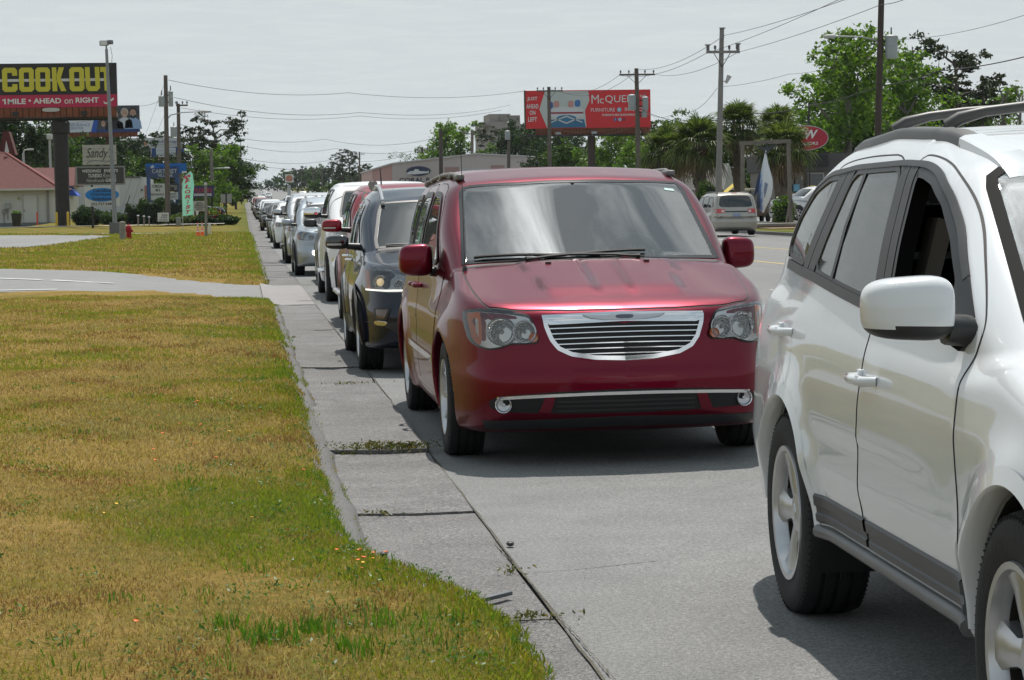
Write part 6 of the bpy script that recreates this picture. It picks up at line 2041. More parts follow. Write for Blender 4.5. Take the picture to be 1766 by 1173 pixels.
def small_boards():
 Y=230
 t,p=board_root('billboard','insurance billboard with portraits of three people, half behind the black billboard','billboard',192,380,Y)
 f=Face(t,192,380,Y)
 pn=f.slab('panel',112,186,244,231,C(.05,.055,.065),.4)
 f.poly('white_field',[(112,209),(168,207),(162,230),(112,231)],C(.60,.62,.66),-.02,pn)
 f.poly('blue_stripe',[(168,207),(175,207),(171,231),(162,231)],C(.02,.09,.40),-.025,pn)
 f.poly('blue_foot',[(172,226.5),(244,226),(244,230.5),(171,231)],C(.015,.04,.16),-.05,pn)
 people(f,pn,[(183,216,4.5,SKIN2,BLK,C(.06,.07,.1),None),(202,201,6.8,SKIN,C(.10,.06,.04),BLK,None),(219,199,6.0,SKIN,C(.45,.42,.38),C(.5,.52,.56),None),(233,199,6.4,SKIN2,C(.02,.015,.012),C(.25,.36,.55),C(.02,.015,.012))],-.02)
 f.text('INSURANCE',143,218,36,4.5,C(.12,.18,.30),-.04,pn);f.text('CENTER',137.5,223.5,25,4.2,C(.12,.18,.30),-.04,pn)
 f.poly('logo_mark',[(116,212),(121,212),(121,218),(119,218),(119,220),(116,220)],C(.03,.10,.4),-.04,pn)
 apron(f,118,240,231,239,18)
 m=MB();x,_=f.xz(192,0);m.lathe([(.36,0),(.36,f.xz(0,239)[1])],18,Matrix.Translation((x,.5,0)));m.build('post',P('rust_post',(.07,.025,.014),.8),t)
 Y=270
 t,p=board_root('billboard','pale billboard with two bald men with crossed arms, lower left behind the wooden poles','billboard',273,370,Y)
 f=Face(t,273,370,Y)
 pn=f.slab('panel',221.5,240,320,273,C(.50,.51,.52),.4)
 f.poly('blue_field',[(265,257.5),(320,255),(320,273),(264,273)],C(.02,.06,.22),-.02,pn)
 f.poly('yellow_corner',[(312,256),(320,254.5),(320,258),(312,258.5)],C(.5,.36,.05),-.026,pn)
 f.poly('white_box',[(272,257),(305,257),(305,272.5),(272,272.5)],C(.55,.56,.58),-.03,pn)
 people(f,pn,[(231.5,249,4.3,SKIN,SKIN,C(.02,.02,.022),C(.16,.09,.06)),(254,249.5,4.1,SKIN2,C(.14,.09,.06),C(.02,.02,.022),None)],-.02)
 for x in(232,254):
  f.poly('printed_arms',[(x-9,268),(x+9,267),(x+9,271),(x-9,271.5)],SKIN,-.05,pn)
 f.text('McDougal',291,247,42,5.5,C(.03,.06,.18),-.03,pn,.01);f.text('DENTISTRY',293,252,34,2.6,C(.25,.26,.3),-.03,pn)
 f.text('Convenient',288.5,261,29,4,C(.10,.25,.45),-.045,pn);f.text('SCHEDULES',288.5,268,29,4.5,C(.10,.25,.45),-.045,pn)
 f.poly('logo_mark',f.ell(266.5,248.5,4.5,5,18),C(.12,.13,.15),-.03,pn);f.poly('logo_gap',f.ell(267.2,248.2,3.3,4,18),C(.5,.51,.52),-.036,pn)
 apron(f,230,318,273,280,14)
 m=MB();x,_=f.xz(275,0);m.lathe([(.4,0),(.4,f.xz(0,280)[1])],16,Matrix.Translation((x,.5,0)));m.build('post',STEELD,t)
 Y=140
 t,p=board_root('shop_sign','stack of three shop boards, rustic, dark and blue oval, on two dark posts','sign',175,390,Y)
 f=Face(t,175,390,Y);k=f.k
 m=MB()
 for x in(160.5,197):
  a,_=f.xz(x,0);z1=f.xz(0,288)[1]
  pm=MB();pm.box((a,.16,z1/2-.1),(.13,.13,z1+.2));pm.build('post',STEELD,t,smooth=False)
 wood=P('weathered_boards',(.36,.35,.32),.85,var=.22,vscale=2.5)
 b1=f.slab('rustic_board',146.5,252.5,203,286,wood,.12)
 for i in range(1,5):
  y=252.5+33.5*i/5
  f.slab('board_joint',146.5,y-.25,203,y+.25,C(.16,.15,.14),.01,-.008,b1)
 f.text('Sandy\'s',175,268,44,22,C(.03,.03,.03),-.02,b1,.0,.35)
 q=[(153,284),(158,279),(170,278),(185,281),(200,278),(200,279.2),(185,282.3),(170,279.4),(158,280.6),(154,285)]
 f.poly('swash',q,C(.16,.18,.18),-.02,b1)
 b2=f.slab('dark_board',134,288.5,217,320.5,C(.20,.20,.20),.12);f.slab('dark_field',137,291,214.5,318,C(.035,.034,.034),.02,-.02,b2)
 f.text('WEDDINGS',161,296.5,31,5,WHT,-.03,b2,.01,.15);f.text('EVENTS',193.5,296.5,23,5,WHT,-.03,b2,.01,.15)
 f.text('TUXEDO',166.5,304.5,23,6,WHT,-.03,b2,.01,.15);f.text('Rentals',191,304.5,23,7,C(.45,.45,.45),-.03,b2,-.01,.35)
 f.text('Handmade',167,312.5,30,6,C(.5,.5,.5),-.03,b2,-.01,.35);f.text('GIFTS',193,312.5,18,5.5,WHT,-.03,b2,.01,.15)
 b3=f.slab('oval_board',148.5,323.5,206.5,356.5,C(.50,.51,.50),.12)
 f.poly('blue_oval',f.ell(177.5,337,28.3,11.6),C(.005,.17,.50),-.015,b3)
 for s_,y in(('Carolina',329.5),('Crawlspace',336.5),('Solutions',343.5)):
  f.text(s_,177.5,y,{'Carolina':30,'Crawlspace':39,'Solutions':33}[s_],6.2,C(.01,.012,.02),-.03,b3,.02)
 f.text('252.727.5484',177.5,352.5,38,4.6,C(.02,.02,.02),-.02,b3,.02)
 Y=160
 t,p=board_root('village_sign','tall blue shopping village sign with small white tenant boards, behind the wooden pole','sign',285,385,Y)
 f=Face(t,285,385,Y)
 for x in(258.5,306.5):
  a,_=f.xz(x,0);z1=f.xz(0,288)[1];m=MB();m.box((a,.2,z1/2),(.28,.28,z1));m.build('post',C(.03,.08,.22),t,smooth=False)
 b=f.slab('name_board',256,291.5,309,308,C(.035,.065,.16),.2);f.text('CARTERET',286,296.5,42,6.5,C(.5,.52,.55),-.02,b);f.text('VILLAGE',287,303.5,25,5.5,C(.5,.52,.55),-.02,b)
 b=f.slab('blue_board',254,283.5,323,300,C(.005,.12,.42),.15,.25);f.text('The Corner',290,289,34,5,C(.01,.015,.05),-.01,b)
 f.slab('white_foot',315,297,323,300,WHT,.02,.22,b)
 f.poly('fish_mark',[(262,289),(266,285.5),(269,289),(266,292),(269,292.5),(264,292.5)],WHT,.22,b)
 b=f.slab('tenant_board',262,317.5,285.5,345,C(.48,.49,.48),.15);f.text('CIRCA',273.5,322,17,4.6,C(.03,.03,.03),-.02,b,.02);f.text('81',273.5,328.5,7,4.6,C(.03,.03,.03),-.02,b,.02);f.text('RESTAURANT',273.5,336,22,3.4,C(.05,.05,.06),-.02,b,.01)
 b=f.slab('tenant_board',288,317.5,308,331.5,C(.03,.028,.026),.15);f.text('Century',298.5,322,16,4.5,C(.5,.5,.46),-.02,b);f.text('21',304,326,5,5,C(.5,.5,.46),-.02,b)
 b=f.slab('tenant_board',288,332.5,308,345,C(.46,.47,.46),.15);f.text('DANCE',298,335.5,13,3,C(.06,.06,.07),-.02,b);f.text('STUDIO',298,340.5,13,3,C(.06,.06,.07),-.02,b)
 Y=172
 t,p=board_root('letter_sign','dark blue sign with red letters over a white changeable letter board','sign',350,384,Y)
 f=Face(t,350,384,Y)
 for x in(337,366):
  a,_=f.xz(x,0);z1=f.xz(0,322)[1];m=MB();m.box((a,.2,z1/2),(.14,.14,z1));m.build('post',STEELD,t,smooth=False)
 b=f.slab('panel',333,321,370,341,C(.02,.025,.09),.2);f.text('FLOORS',352,329,29,8,C(.35,.03,.05),-.02,b,.02);f.slab('white_line',336,334.5,366,338.5,C(.4,.4,.42),.02,-.02,b)
 b=f.slab('letter_board',334,347,356,364.5,C(.40,.39,.35),.15)
 for s_,y in(('BIG',350.5),('REMNANT',354),('FLOORING',357.5),('SALE',361)):
  f.text(s_,345,y,5+len(s_)*1.5,2.8,C(.03,.03,.03),-.02,b,.01)
 Y=132
 t,p=board_root('feather_flag','teal feather flag with coral lettering on a thin pole by the verge','flag',316,392,Y)
 f=Face(t,316,392,Y);k=f.k
 x,_=f.xz(315.5,0)
 m=MB();zz=lambda py:f.xz(0,py)[1]
 m.tube([(x,.02,-.1),(x,.02,zz(330)),(f.xz(318,0)[0],.02,zz(312)),(f.xz(326,0)[0],.02,zz(301)),(f.xz(331.5,0)[0],.02,zz(297))],.018,6);m.build('pole',C(.5,.5,.5),t)
 out=[(315.8,373),(315.3,340),(315.8,318),(318.5,309),(324,302),(331.5,297.3),(334.5,303),(335.2,312),(336.5,319),(334.8,332),(333.5,345),(334,358),(333.5,371)]
 V=[];F=[]
 bm=bmesh.new();bm.faces.new([bm.verts.new((q[0],q[1],0))for q in out])
 for i in range(1,20):
  bmesh.ops.bisect_plane(bm,geom=list(bm.verts)+list(bm.edges)+list(bm.faces),plane_co=(0,297+76*i/20,0),plane_no=(0,1,0))
 for i in range(1,8):
  bmesh.ops.bisect_plane(bm,geom=list(bm.verts)+list(bm.edges)+list(bm.faces),plane_co=(315+22*i/8,0,0),plane_no=(1,0,0))
 bm.verts.index_update()
 rip=lambda px,py:.05*math.sin((px-316)*.5+py*.14)*min(1,(px-315)/8)
 for v in bm.verts:
  a,z=f.xz(v.co.x,v.co.y);V.append((a,rip(v.co.x,v.co.y),z))
 F=[[v.index for v in q.verts]for q in bm.faces];bm.free()
 cl=mk('flag_cloth',V,F,leaf_mat('teal_cloth',(.22,.50,.57),(.24,.54,.61),(.26,.58,.65),.35),t,True)
 m=MB()
 for i,ch in enumerate('FLORIST'):
  a,z=f.xz(325,314.5+8.6*i)
  lettering(m,ch,a,z,(3.0 if ch=='I' else 9.5)*k,6.4*k,-.09,.04,.2)
 m.build('lettering',C(.50,.06,.10),cl,smooth=False)
 m=MB()
 for(a_,b_,r)in((322,307,3.2),(328,305,2.8),(325,310,2.4)):
  m.prism([(q[0],-q[1])for q in[f.xz(*w)for w in f.ell(a_,b_,r,r*.9,10)]],0,.01,Matrix.Translation((0,-.09,0))@Matrix.Rotation(-math.pi/2,4,'X'))
 m.build('printed_flower',C(.55,.10,.14),cl,smooth=False)
small_boards()
def small_things():
 Y=103;p=to_world(222.5,417,Y);z=zverge(p.x,Y)+.0
 t=thing('fire_hydrant','red fire hydrant in the grass beside a short grey post','hydrant',(p.x,Y,z))
 R_=P('hydrant_red',(.30,.006,.010),.45,spec=.2)
 m=MB();m.lathe([(.14,-.1),(.14,.05),(.115,.06),(.115,.40),(.15,.41),(.15,.45),(.135,.46),(.12,.54),(.06,.60),(.03,.61),(.03,.66),(.0001,.665)],20);m.build('barrel',R_,t)
 for a in(0,math.pi,-math.pi/2):
  m=MB();d=Vector((math.cos(a),math.sin(a),0));m.tube([d*.09+Vector((0,0,.34)),d*.19+Vector((0,0,.34)),d*.20+Vector((0,0,.34))],[.055 if a>=0 else .07,.055 if a>=0 else .07,.04],12);m.build('outlet_cap',R_,t)
 Y=101;p=to_world(212,418,Y);z=float(zverge(p.x,Y))
 m=MB();m.lathe([(.14,-.2),(.135,.72),(.145,.73),(.14,.78),(.05,.80),(.0001,.8)],14);b=m.build('bollard',P('old_wood',(.24,.22,.19),.85,var=.25),None);b.location=(p.x,Y,z);tag(b,'short grey post standing left of the red hydrant','bollard')
 Y=118;p=to_world(199,411,Y);z=float(zverge(p.x,Y))-.05
 t=thing('light_pole','tall grey steel light pole with a floodlight head on a concrete footing','light pole',(p.x,Y,z))
 k=Y/3900
 m=MB();m.bbox((0,0,.31),(.56,.56,.66),.04);m.build('footing',KERBM,t)
 H=326*k
 pp=MB();pp.tube([(0,0,.6),(-.19,0,H-.35)],[.125,.075],14);pp.build('pole',STEEL,t)
 m=MB();m.tube([(-.19,0,H-.4),(-.20,0,H-.1)],.04,8);m.bbox((-.30,-.06,H-.06),(.42,.26,.26),.04,.4);m.bbox((-.02,.12,H+.0),(.30,.24,.22),.04,-.5);hd=m.build('floodlight',P('lamp_grey',(.16,.16,.17),.5),t)
 m=MB();m.box((-.31,-.20,H-.06),(.34,.02,.19),.4);m.build('lamp_glass',C(.6,.6,.58),hd)
 m=MB();m.tube([(.02,0,H-.25),(.09,0,H-.7),(.05,0,H-1.1),(-.08,0,H-1.3)],.012,5);m.build('cable_loop',BLACK,t)
 for i,(px,w)in enumerate(((341.5,'left'),(349,'right'))):
  Y=108+i*.3;p=to_world(px,411,Y);z=float(zverge(p.x,Y))
  t=thing('traffic_cone','%s of the two orange and white traffic cones by the grey sign post'%w,'traffic cone',(p.x,Y,z),group='traffic cones by the verge')
  OR=P('cone_orange',(.85,.10,.02),.5);m=MB();m.bbox((0,0,.02),(.22,.22,.04),.01);m.lathe([(.095,.04),(.07,.22)],18);m.lathe([(.045,.40),(.035,.46)],18);m.lathe([(.022,.58),(.018,.66),(.0001,.665)],18);m.lathe([(.06,.29),(.05,.36)],18);m.build('cone',OR,t)
  m=MB();m.lathe([(.0705,.22),(.0605,.29)],18);m.lathe([(.0505,.36),(.0455,.40)],18);m.lathe([(.0355,.46),(.0225,.58)],18);m.build('reflective_band',P('cone_white',(.7,.7,.7),.4),t)
 Y=107;p=to_world(357,411,Y);z=float(zverge(p.x,Y));k=Y/3900
 t=thing('sign_post','plain grey steel post standing in the grass right of the cones','post',(p.x,Y,z));m=MB();m.box((-.02,0,45*k),(.13,.09,91*k),ry=.014);m.build('post',P('post_grey',(.20,.185,.17),.7,var=.15),t,smooth=False)
 m=MB();m.box((0,-.05,90*k),(.14,.01,.12));m.build('top_plate',C(.5,.5,.5),t,smooth=False)
 Y=112;p=to_world(362,409,Y);m=MB();m.bbox((0,0,.30),(.14,.06,.62),.02);b=m.build('marker_post',C(.6,.58,.52),None);b.location=(p.x,Y,float(zverge(p.x,Y))-.02);tag(b,'short white marker just behind the grey steel post','marker')
 Y=150;p=to_world(368,394,Y);z=zg(Y)+.2
 t=thing('planter','dark red planter pot with mixed green and red plants','planter',(p.x,Y,z));m=MB();m.lathe([(.20,0),(.27,.5),(.29,.5),(.29,.56),(.24,.56),(.23,.45),(.0001,.45)],18);m.build('pot',C(.20,.012,.03),t)
 rng=np.random.default_rng(5);c=rng.normal(size=(240,3))*np.array([.2,.2,.16])+np.array([0,0,.78]);V,F=leaf_cloud(c,np.array([0,0,.5]),.07,rng);struct(mk('foliage',V,F,LF_BRIGHT,t,False),'stuff')
 c=rng.normal(size=(60,3))*np.array([.28,.2,.12])+np.array([-.02,-.1,.72]);V,F=leaf_cloud(c,np.array([0,0,.5]),.06,rng);struct(mk('red_bloom',V,F,leaf_mat('bloom_red',(.4,.02,.03),(.5,.05,.05),(.6,.2,.05),.3),t,False),'stuff')
 Y=146;p=to_world(282,393,Y);z=zg(Y)+.28;k=Y/3900
 t=thing('yard_sign','small white yard sign on two legs at the foot of the wooden pole','sign',(p.x,Y,z));m=MB();m.box((0,0,.50),(19*k,.03,15*k));pn=m.build('panel',C(.55,.56,.56),t,smooth=False)
 for s in(-1,1):
  m=MB();m.box((s*.32,.03,.25),(.03,.03,.5));m.build('leg',STEELD,t,smooth=False)
 m=MB();lettering(m,'FLAG',.1,.62,.34,.14,-.02,.02);lettering(m,'& SIGN',.05,.48,.40,.10,-.02,.02);lettering(m,'CALL NOW',0,.32,.55,.10,-.02,.02);m.build('lettering',BLK,pn,smooth=False)
 Y=145;p=to_world(308,394,Y);m=MB();m.bbox((0,0,.25),(.30,.25,.52),.03);b=m.build('utility_box',P('box_green_grey',(.18,.20,.19),.6),None);b.location=(p.x,Y,zg(Y)+.24);tag(b,'small grey green utility box right of the wooden pole','utility box')
 for i,(px,lab)in enumerate(((238.5,'leftmost'),(248.5,'middle'),(257.5,'rightmost'))):
  Y=147;p=to_world(px,391,Y);t=thing('path_light','%s of three short path posts before the boxy hedge'%lab,'path light',(p.x,Y,zg(Y)+.25),group='short path posts by the hedge');m=MB();m.tube([(0,0,0),(0,0,.62-i*.05)],.045,8);m.build('post',P('wood_post',(.16,.14,.12),.85),t);m=MB();m.lathe([(.10,.60-i*.05),(.10,.63-i*.05),(.03,.70-i*.05),(.0001,.7-i*.05)],12);m.build('cap',STEEL,t)
 Y=195;p=to_world(391,378,Y);k=Y/3900
 t=thing('road_sign','pair of grey sign backs on a post beside the far verge','road sign',(p.x,Y,zg(Y)))
 m=MB();m.box((0,0,1.1),(.10,.10,2.3));m.build('post',STEELD,t,smooth=False)
 for s,w in((-.27,.40),(.26,.40)):
  m=MB();m.bbox((s,-.06,1.75),(w,.02,.78),.008);m.build('sign_plate',C(.26,.26,.24),t)
 Y=160;p=to_world(64.5,388,Y);m=MB();m.tube([(0,0,-.1),(0,0,1.05)],.055,10);b=m.build('marker_post',P('post_orange',(.62,.07,.02),.5),None);b.location=(p.x,Y,zg(Y)+.08);tag(b,'slim orange post in front of the white block wall','marker post')
 Y=162;p=to_world(29,387,Y);t=thing('wheelie_bin','black wheelie bin with green stuff heaped on top by the white wall','bin',(p.x,Y,zg(Y)+.1));m=MB();m.prism([(-.26,-.26),(.26,-.26),(.26,.26),(-.26,.26)],0,.1);m.add([(-.26,-.28,.08),(.26,-.28,.08),(.26,.28,.08),(-.26,.28,.08),(-.34,-.36,.92),(.34,-.36,.92),(.34,.36,.92),(-.34,.36,.92)],[(0,1,5,4),(1,2,6,5),(2,3,7,6),(3,0,4,7),(4,5,6,7)]);m.bbox((0,0,.93),(.74,.78,.06),.02);m.build('bin_body',BLACK,t,smooth=False)
 rng=np.random.default_rng(8);c=rng.uniform(-1,1,size=(160,3))*np.array([.3,.3,.10])+np.array([0,0,1.02]);V,F=leaf_cloud(c,np.array([0,0,.5]),.08,rng);mk('clippings',V,F,LF_BRIGHT,t,False)
 for s in(-1,1):
  m=MB();m.lathe([(.11,-.03),(.11,.03),(.0001,.03)],14,Matrix.Translation((s*.28,.26,.1))@Matrix.Rotation(math.pi/2,4,'Y'));m.build('wheel',RUBBER,t)
small_things()
def shingle(name,c):
 m=P(name,c,.9,var=.25,vscale=1.4)
 nt=m.node_tree;b=nt.nodes['Principled BSDF']
 tc=nt.nodes.new('ShaderNodeTexCoord');br=nt.nodes.new('ShaderNodeTexBrick')
 mp=nt.nodes.new('ShaderNodeMapping');mp.inputs['Rotation'].default_value=(math.pi/2,0,0)
 nt.links.new(tc.outputs['Object'],mp.inputs[0]);nt.links.new(mp.outputs[0],br.inputs['Vector'])
 br.inputs['Scale'].default_value=3.2;br.inputs['Color1'].default_value=tuple(x*1.15 for x in c)+(1,);br.inputs['Color2'].default_value=tuple(x*.8 for x in c)+(1,);br.inputs['Mortar'].default_value=tuple(x*.55 for x in c)+(1,);br.inputs['Mortar Size'].default_value=.03
 nt.links.new(br.outputs['Color'],b.inputs['Base Color'])
 return m
def block_wall(name,c,scale=2.4,size=.012):
 m=P(name,c,.85)
 nt=m.node_tree;b=nt.nodes['Principled BSDF']
 tc=nt.nodes.new('ShaderNodeTexCoord');br=nt.nodes.new('ShaderNodeTexBrick');mp=nt.nodes.new('ShaderNodeMapping');mp.inputs['Rotation'].default_value=(math.pi/2,0,0)
 nt.links.new(tc.outputs['Object'],mp.inputs[0]);nt.links.new(mp.outputs[0],br.inputs['Vector'])
 br.inputs['Scale'].default_value=scale;br.inputs['Color1'].default_value=tuple(c)+(1,);br.inputs['Color2'].default_value=tuple(x*.93 for x in c)+(1,);br.inputs['Mortar'].default_value=tuple(x*.72 for x in c)+(1,);br.inputs['Mortar Size'].default_value=size
 nt.links.new(br.outputs['Color'],b.inputs['Base Color'])
 return m
def left_buildings():
 Y=172
 t,p=board_root('block_building','white block building with a red shingle hipped roof at the left edge','building',50,388,Y)
 f=Face(t,50,388,Y);k=f.k
 def B3(name,x0,y0,x1,y1,d0,d1,mat,parent=None):
  a,b=f.xz(x0,y0);c,d=f.xz(x1,y1);m=MB();m.box(((a+c)/2,(d0+d1)/2,(b+d)/2),(abs(c-a),d1-d0,abs(b-d)));return m.build(name,mat,parent or t,smooth=False)
 wall=B3('wall',-140,327,97,392,0,12,block_wall('white_blocks',(.52,.52,.50)))
 red=shingle('red_shingle',(.11,.026,.022))
 e0,z0=f.xz(-160,327);e1,_=f.xz(104,327);r0,zr_=f.xz(-40,250);r1,zq=f.xz(0,262)
 m=MB();m.add([(e0,-.6,z0),(e1,-.6,z0),(e1,12.6,z0),(e0,12.6,z0),(r0,6,zr_),(r1,6,zq)],[(0,1,5,4),(1,2,5),(2,3,4,5),(3,0,4),(3,2,1,0)]);roof=m.build('roof',red,t,smooth=False)
 m=MB();m.box(((e0+e1)/2,-.62,z0-.05),(e1-e0,.05,.14));m.build('fascia',C(.5,.5,.48),roof,smooth=False)
 m=MB();m.tube([(e1,-.6,z0+.04),(r1,6,zq+.04)],.09,6);m.build('hip_cap',C(.26,.075,.06),roof)
 g=[f.xz(-14,265),f.xz(14.5,265),f.xz(4,224),f.xz(-6,224)]
 m=MB();m.prism([(a,-b)for a,b in g],0,2.0,Matrix.Translation((0,7.5,0))@Matrix.Rotation(-math.pi/2,4,'X'));m.build('gable',red,t,smooth=False)
 g=[f.xz(1,262),f.xz(8.5,262),f.xz(4,242)]
 m=MB();m.prism([(a,-b)for a,b in g],0,.1,Matrix.Translation((0,5.3,0))@Matrix.Rotation(-math.pi/2,4,'X'));m.build('gable_window',C(.5,.5,.5),t,smooth=False)
 d=B3('door',42,338,64.5,384,-.06,.0,C(.50,.50,.49));B3('door_frame',40.8,336.5,42,384,-.09,0,C(.36,.36,.35),d);B3('door_frame',64.5,336.5,65.7,384,-.09,0,C(.36,.36,.35),d)
 m=MB();a,z=f.xz(43.8,364);m.tube([(a,-.1,z-.06),(a,-.16,z),(a,-.1,z+.06)],.02,5);m.build('handle',STEELD,d)
 B3('downspout',80.5,328,84,384,-.12,0,C(.22,.21,.20));B3('wall_base',-140,384,97,391,-.04,0,C(.13,.14,.15))
 B3('notice',32,341,37,345,-.03,0,C(.32,.30,.2));b=B3('meter_box',11,350,19.5,360,-.25,0,C(.28,.29,.29));B3('conduit',14.6,360,16,378,-.08,0,C(.2,.2,.2),b)
 b=B3('meter_box',6.5,361,11.5,368,-.2,0,C(.22,.22,.22));B3('conduit',8.4,368,9.4,388,-.08,0,C(.2,.2,.2),b)
 Y=190
 t,p=board_root('roofed_wing','lower red shingle roof with a blue awning behind the thick dark post','building',100,385,Y)
 f=Face(t,100,385,Y)
 e0,z0=f.xz(50,322);e1,_=f.xz(130,322);r0,zq=f.xz(50,289);r1,_=f.xz(124,289)
 m=MB();m.add([(e0,-1,z0),(e1,-1,z0),(r1,5,zq),(r0,5,zq),(e1,11,z0),(e0,11,z0)],[(0,1,2,3),(1,4,2),(4,5,3,2),(5,0,3)]);m.build('roof',red,t,smooth=False)
 B3('wall',52,321,121,392,0,10,C(.5,.5,.48))
 q=[f.xz(120,322),f.xz(134,339),f.xz(120,339)]
 m=MB();m.prism([(a,-b)for a,b in q],0,4,Matrix.Translation((0,0,0))@Matrix.Rotation(-math.pi/2,4,'X'));o=m.build('awning',C(.01,.07,.45),t,smooth=False);
 Y=215
 t,p=board_root('metal_building','long white metal sided building behind the sign stack and hedges','building',190,380,Y)
 f=Face(t,190,380,Y)
 w=B3('wall',112,308,252,388,0,18,P('white_siding',(.50,.52,.55),.6,var=.05));B3('parapet',111,306.5,243,309,-.1,18.1,C(.10,.10,.10));B3('brick_end',249,322,262,345,-.05,0,C(.26,.12,.085));B3('vent',243,328,246,331,-.2,0,C(.05,.05,.05))
 m=MB()
 for i in range(40):
  a,b=f.xz(113+i*3.4,309);m.box((a,-.02,b-2.0),(.05,.03,4.2))
 m.build('siding_ribs',C(.44,.46,.49),w,smooth=False)
 for px,top,bot,lab in((40,258,280,'curved arm street lamp above the red roof'),(85.5,236,288,'tall pale lamp post above the red roof')):
  Y=205;p=to_world(px,top,Y);t=thing('street_lamp',lab,'street lamp',(p.x,Y,zg(Y)));h=p.z-zg(Y)
  m=MB();m.tube([(0,0,0),(0,0,h-.3)],[.15,.11],8);m.build('pole',C(.34,.35,.36),t);m=MB()
  if px<50:
   m.tube([(0,0,h-.35),(.1,0,h-.05),(.4,0,h)],.06,6);m.bbox((.62,0,h),(.6,.25,.16),.05)
  else:
   m.bbox((0,0,h),(.5,.4,.5),.1)
  m.build('lamp_head',C(.45,.46,.46),t)
left_buildings()
# -- poles and wires
WOODP=P('pole_wood',(.115,.095,.080),.9,var=.3,vscale=3,bump=.3,bscale=20)
WOODD=P('pole_wood_dark',(.055,.040,.034),.9,var=.3,vscale=3)
CANM=P('transformer_grey',(.30,.33,.34),.5,var=.08)
WIREM=P('wire_dark',(.02,.02,.022),.7)
def pole(lab,px0,top,px1,bot,Y,r0,r1,mat,arms=(),cans=(),lamps=(),group=None,name='utility_pole',cat='utility pole'):
 """arms: (py, half width px left, right); cans: (dx px, top py, bottom py, width px, side); lamps: arm to the side"""
 p=to_world(px1,bot,Y);q=to_world(px0,top,Y)
 z=zg(Y)+.1
 t=thing(name,lab,cat,(p.x,Y,z),(0,0,0),group)
 H=q.z-z;dx=q.x-p.x
 k=Y/3900
 at=lambda py:(dx*(to_world(px0,py,Y).z-z)/H,to_world(px0,py,Y).z-z)
 m=MB();m.tube([(0,0,-.3),(dx*.5,0,H*.5),(dx,0,H)],[r0,(r0+r1)/2,r1],12);m.build('pole',mat,t)
 for(py,l,r)in arms:
  x,zz=at(py)
  m=MB();m.box((x+(r-l)*k/2,-.14,zz),((l+r)*k,.10,.13));a=m.build('crossarm',mat,t,smooth=False)
  for s in(-1,1):
   b=MB();b.tube([(x,-.16,zz-.75),(x+s*min(l,r)*k*.55,-.16,zz-.05)],.02,5);b.build('brace',STEELD,a)
  for u in(-l*.92,-l*.45,r*.45,r*.92):
   b=MB();b.lathe([(.03,0),(.03,.08),(.07,.10),(.06,.16),(.075,.18),(.05,.26),(.0001,.28)],8,Matrix.Translation((x+u*k,-.14,zz+.06)));b.build('insulator',P('insulator',(.10,.09,.09),.3),a)
 for(d,y0,y1,w)in cans:
  x,za=at(y0);_,zb=at(y1)
  r=w*k/2
  m=MB();M=Matrix.Translation((x+d*k,-.05,zb));h=za-zb
  m.lathe([(.0001,0),(r*.92,0),(r,.05),(r,h*.55),(r*1.04,h*.56),(r*1.04,h*.6),(r,h*.61),(r,h-.08),(r*1.05,h-.07),(r*1.05,h-.02),(r*.6,h+.05),(.0001,h+.06)],18,M)
  c=m.build('transformer',CANM,t)
  b=MB();b.tube([(x+d*k,-.05,za),(x+d*k,-.05,za+.38)],[.045,.03],7);b.build('bushing',P('insulator',(.10,.09,.09),.3),c)
  b=MB();b.box((x+d*k*.45,-.02,zb+h*.75),(abs(d)*k,.08,.10));b.box((x+d*k*.45,-.02,zb+h*.3),(abs(d)*k,.08,.10));b.build('bracket',STEELD,c,smooth=False)
 for(py,ex,ey,hw_)in lamps:
  x,zz=at(py);e=to_world(ex,ey,Y);ex_,ez=e.x-p.x,e.z-z
  m=MB();m.tube([(x,-.05,zz),(x+(ex_-x)*.12,-.05,zz+(ez-zz)*.62),(x+(ex_-x)*.45,-.05,zz+(ez-zz)*.93),(ex_,-.05,ez)],.035,7);a=m.build('lamp_arm',STEEL,t)
  s=1 if ex_>x else-1
  V,F=superbox((ex_+s*hw_*k*.4,-.05,ez),(hw_*k,.30,.18),.8,n=16,m=10);h=MB();h.add(V,F);h.build('lamp_head',C(.42,.43,.43),a,smooth=60)
 return t
G_L,G_R='utility poles on the left side','utility poles on the right side'
pole('near wooden pole on the left with transformers and a long lamp arm',285.5,130,290,394,150,.19,.13,WOODP,(),((-7,166,184,11),(8,158,184,8)),((208,350,192.5,16),),G_L)
pole('second wooden pole on the left, slimmer, with one dark transformer',307.5,179,311,392,185,.20,.14,WOODP,((182,4,16),),((-8,219,236,12),),(),G_L)
pole('third pole on the left in front of the green trees with a lamp arm',364,258,368,378,215,.20,.14,P('pole_grey',(.16,.15,.14),.85,var=.2),(),(),((292,386,290,12),),G_L)
pole('round grey concrete pole with three post insulators and a small floodlight',1245,48,1238,402,112,.175,.11,P('pole_concrete',(.20,.195,.185),.8,var=.15,vscale=3),((90,27,29),),(),(),G_R)
pole('wooden crossarm pole with transformers in front of the red billboard',1097.5,118,1103,360,168,.22,.15,WOODP,((129,31,32),),((-9,164,190,14),(14,168,190,11),(12,192,203,10)),(),G_R)
pole('wooden pole at the left part of the red billboard',946.5,150,949,345,205,.22,.15,WOODP,((157,22,24),),(),(),G_R)
pole('dark wooden pole at the upper right with a grey can and a lamp arm',1521,-40,1510,398,100,.165,.13,WOODD,(),((19,62,101,22),),((80,1440,63,25),),G_R)
pole('pole with a rectangular grey box before the concrete block',878,224,876,350,250,.22,.16,WOODP,(),((-3,226,241,9),),(),G_R)
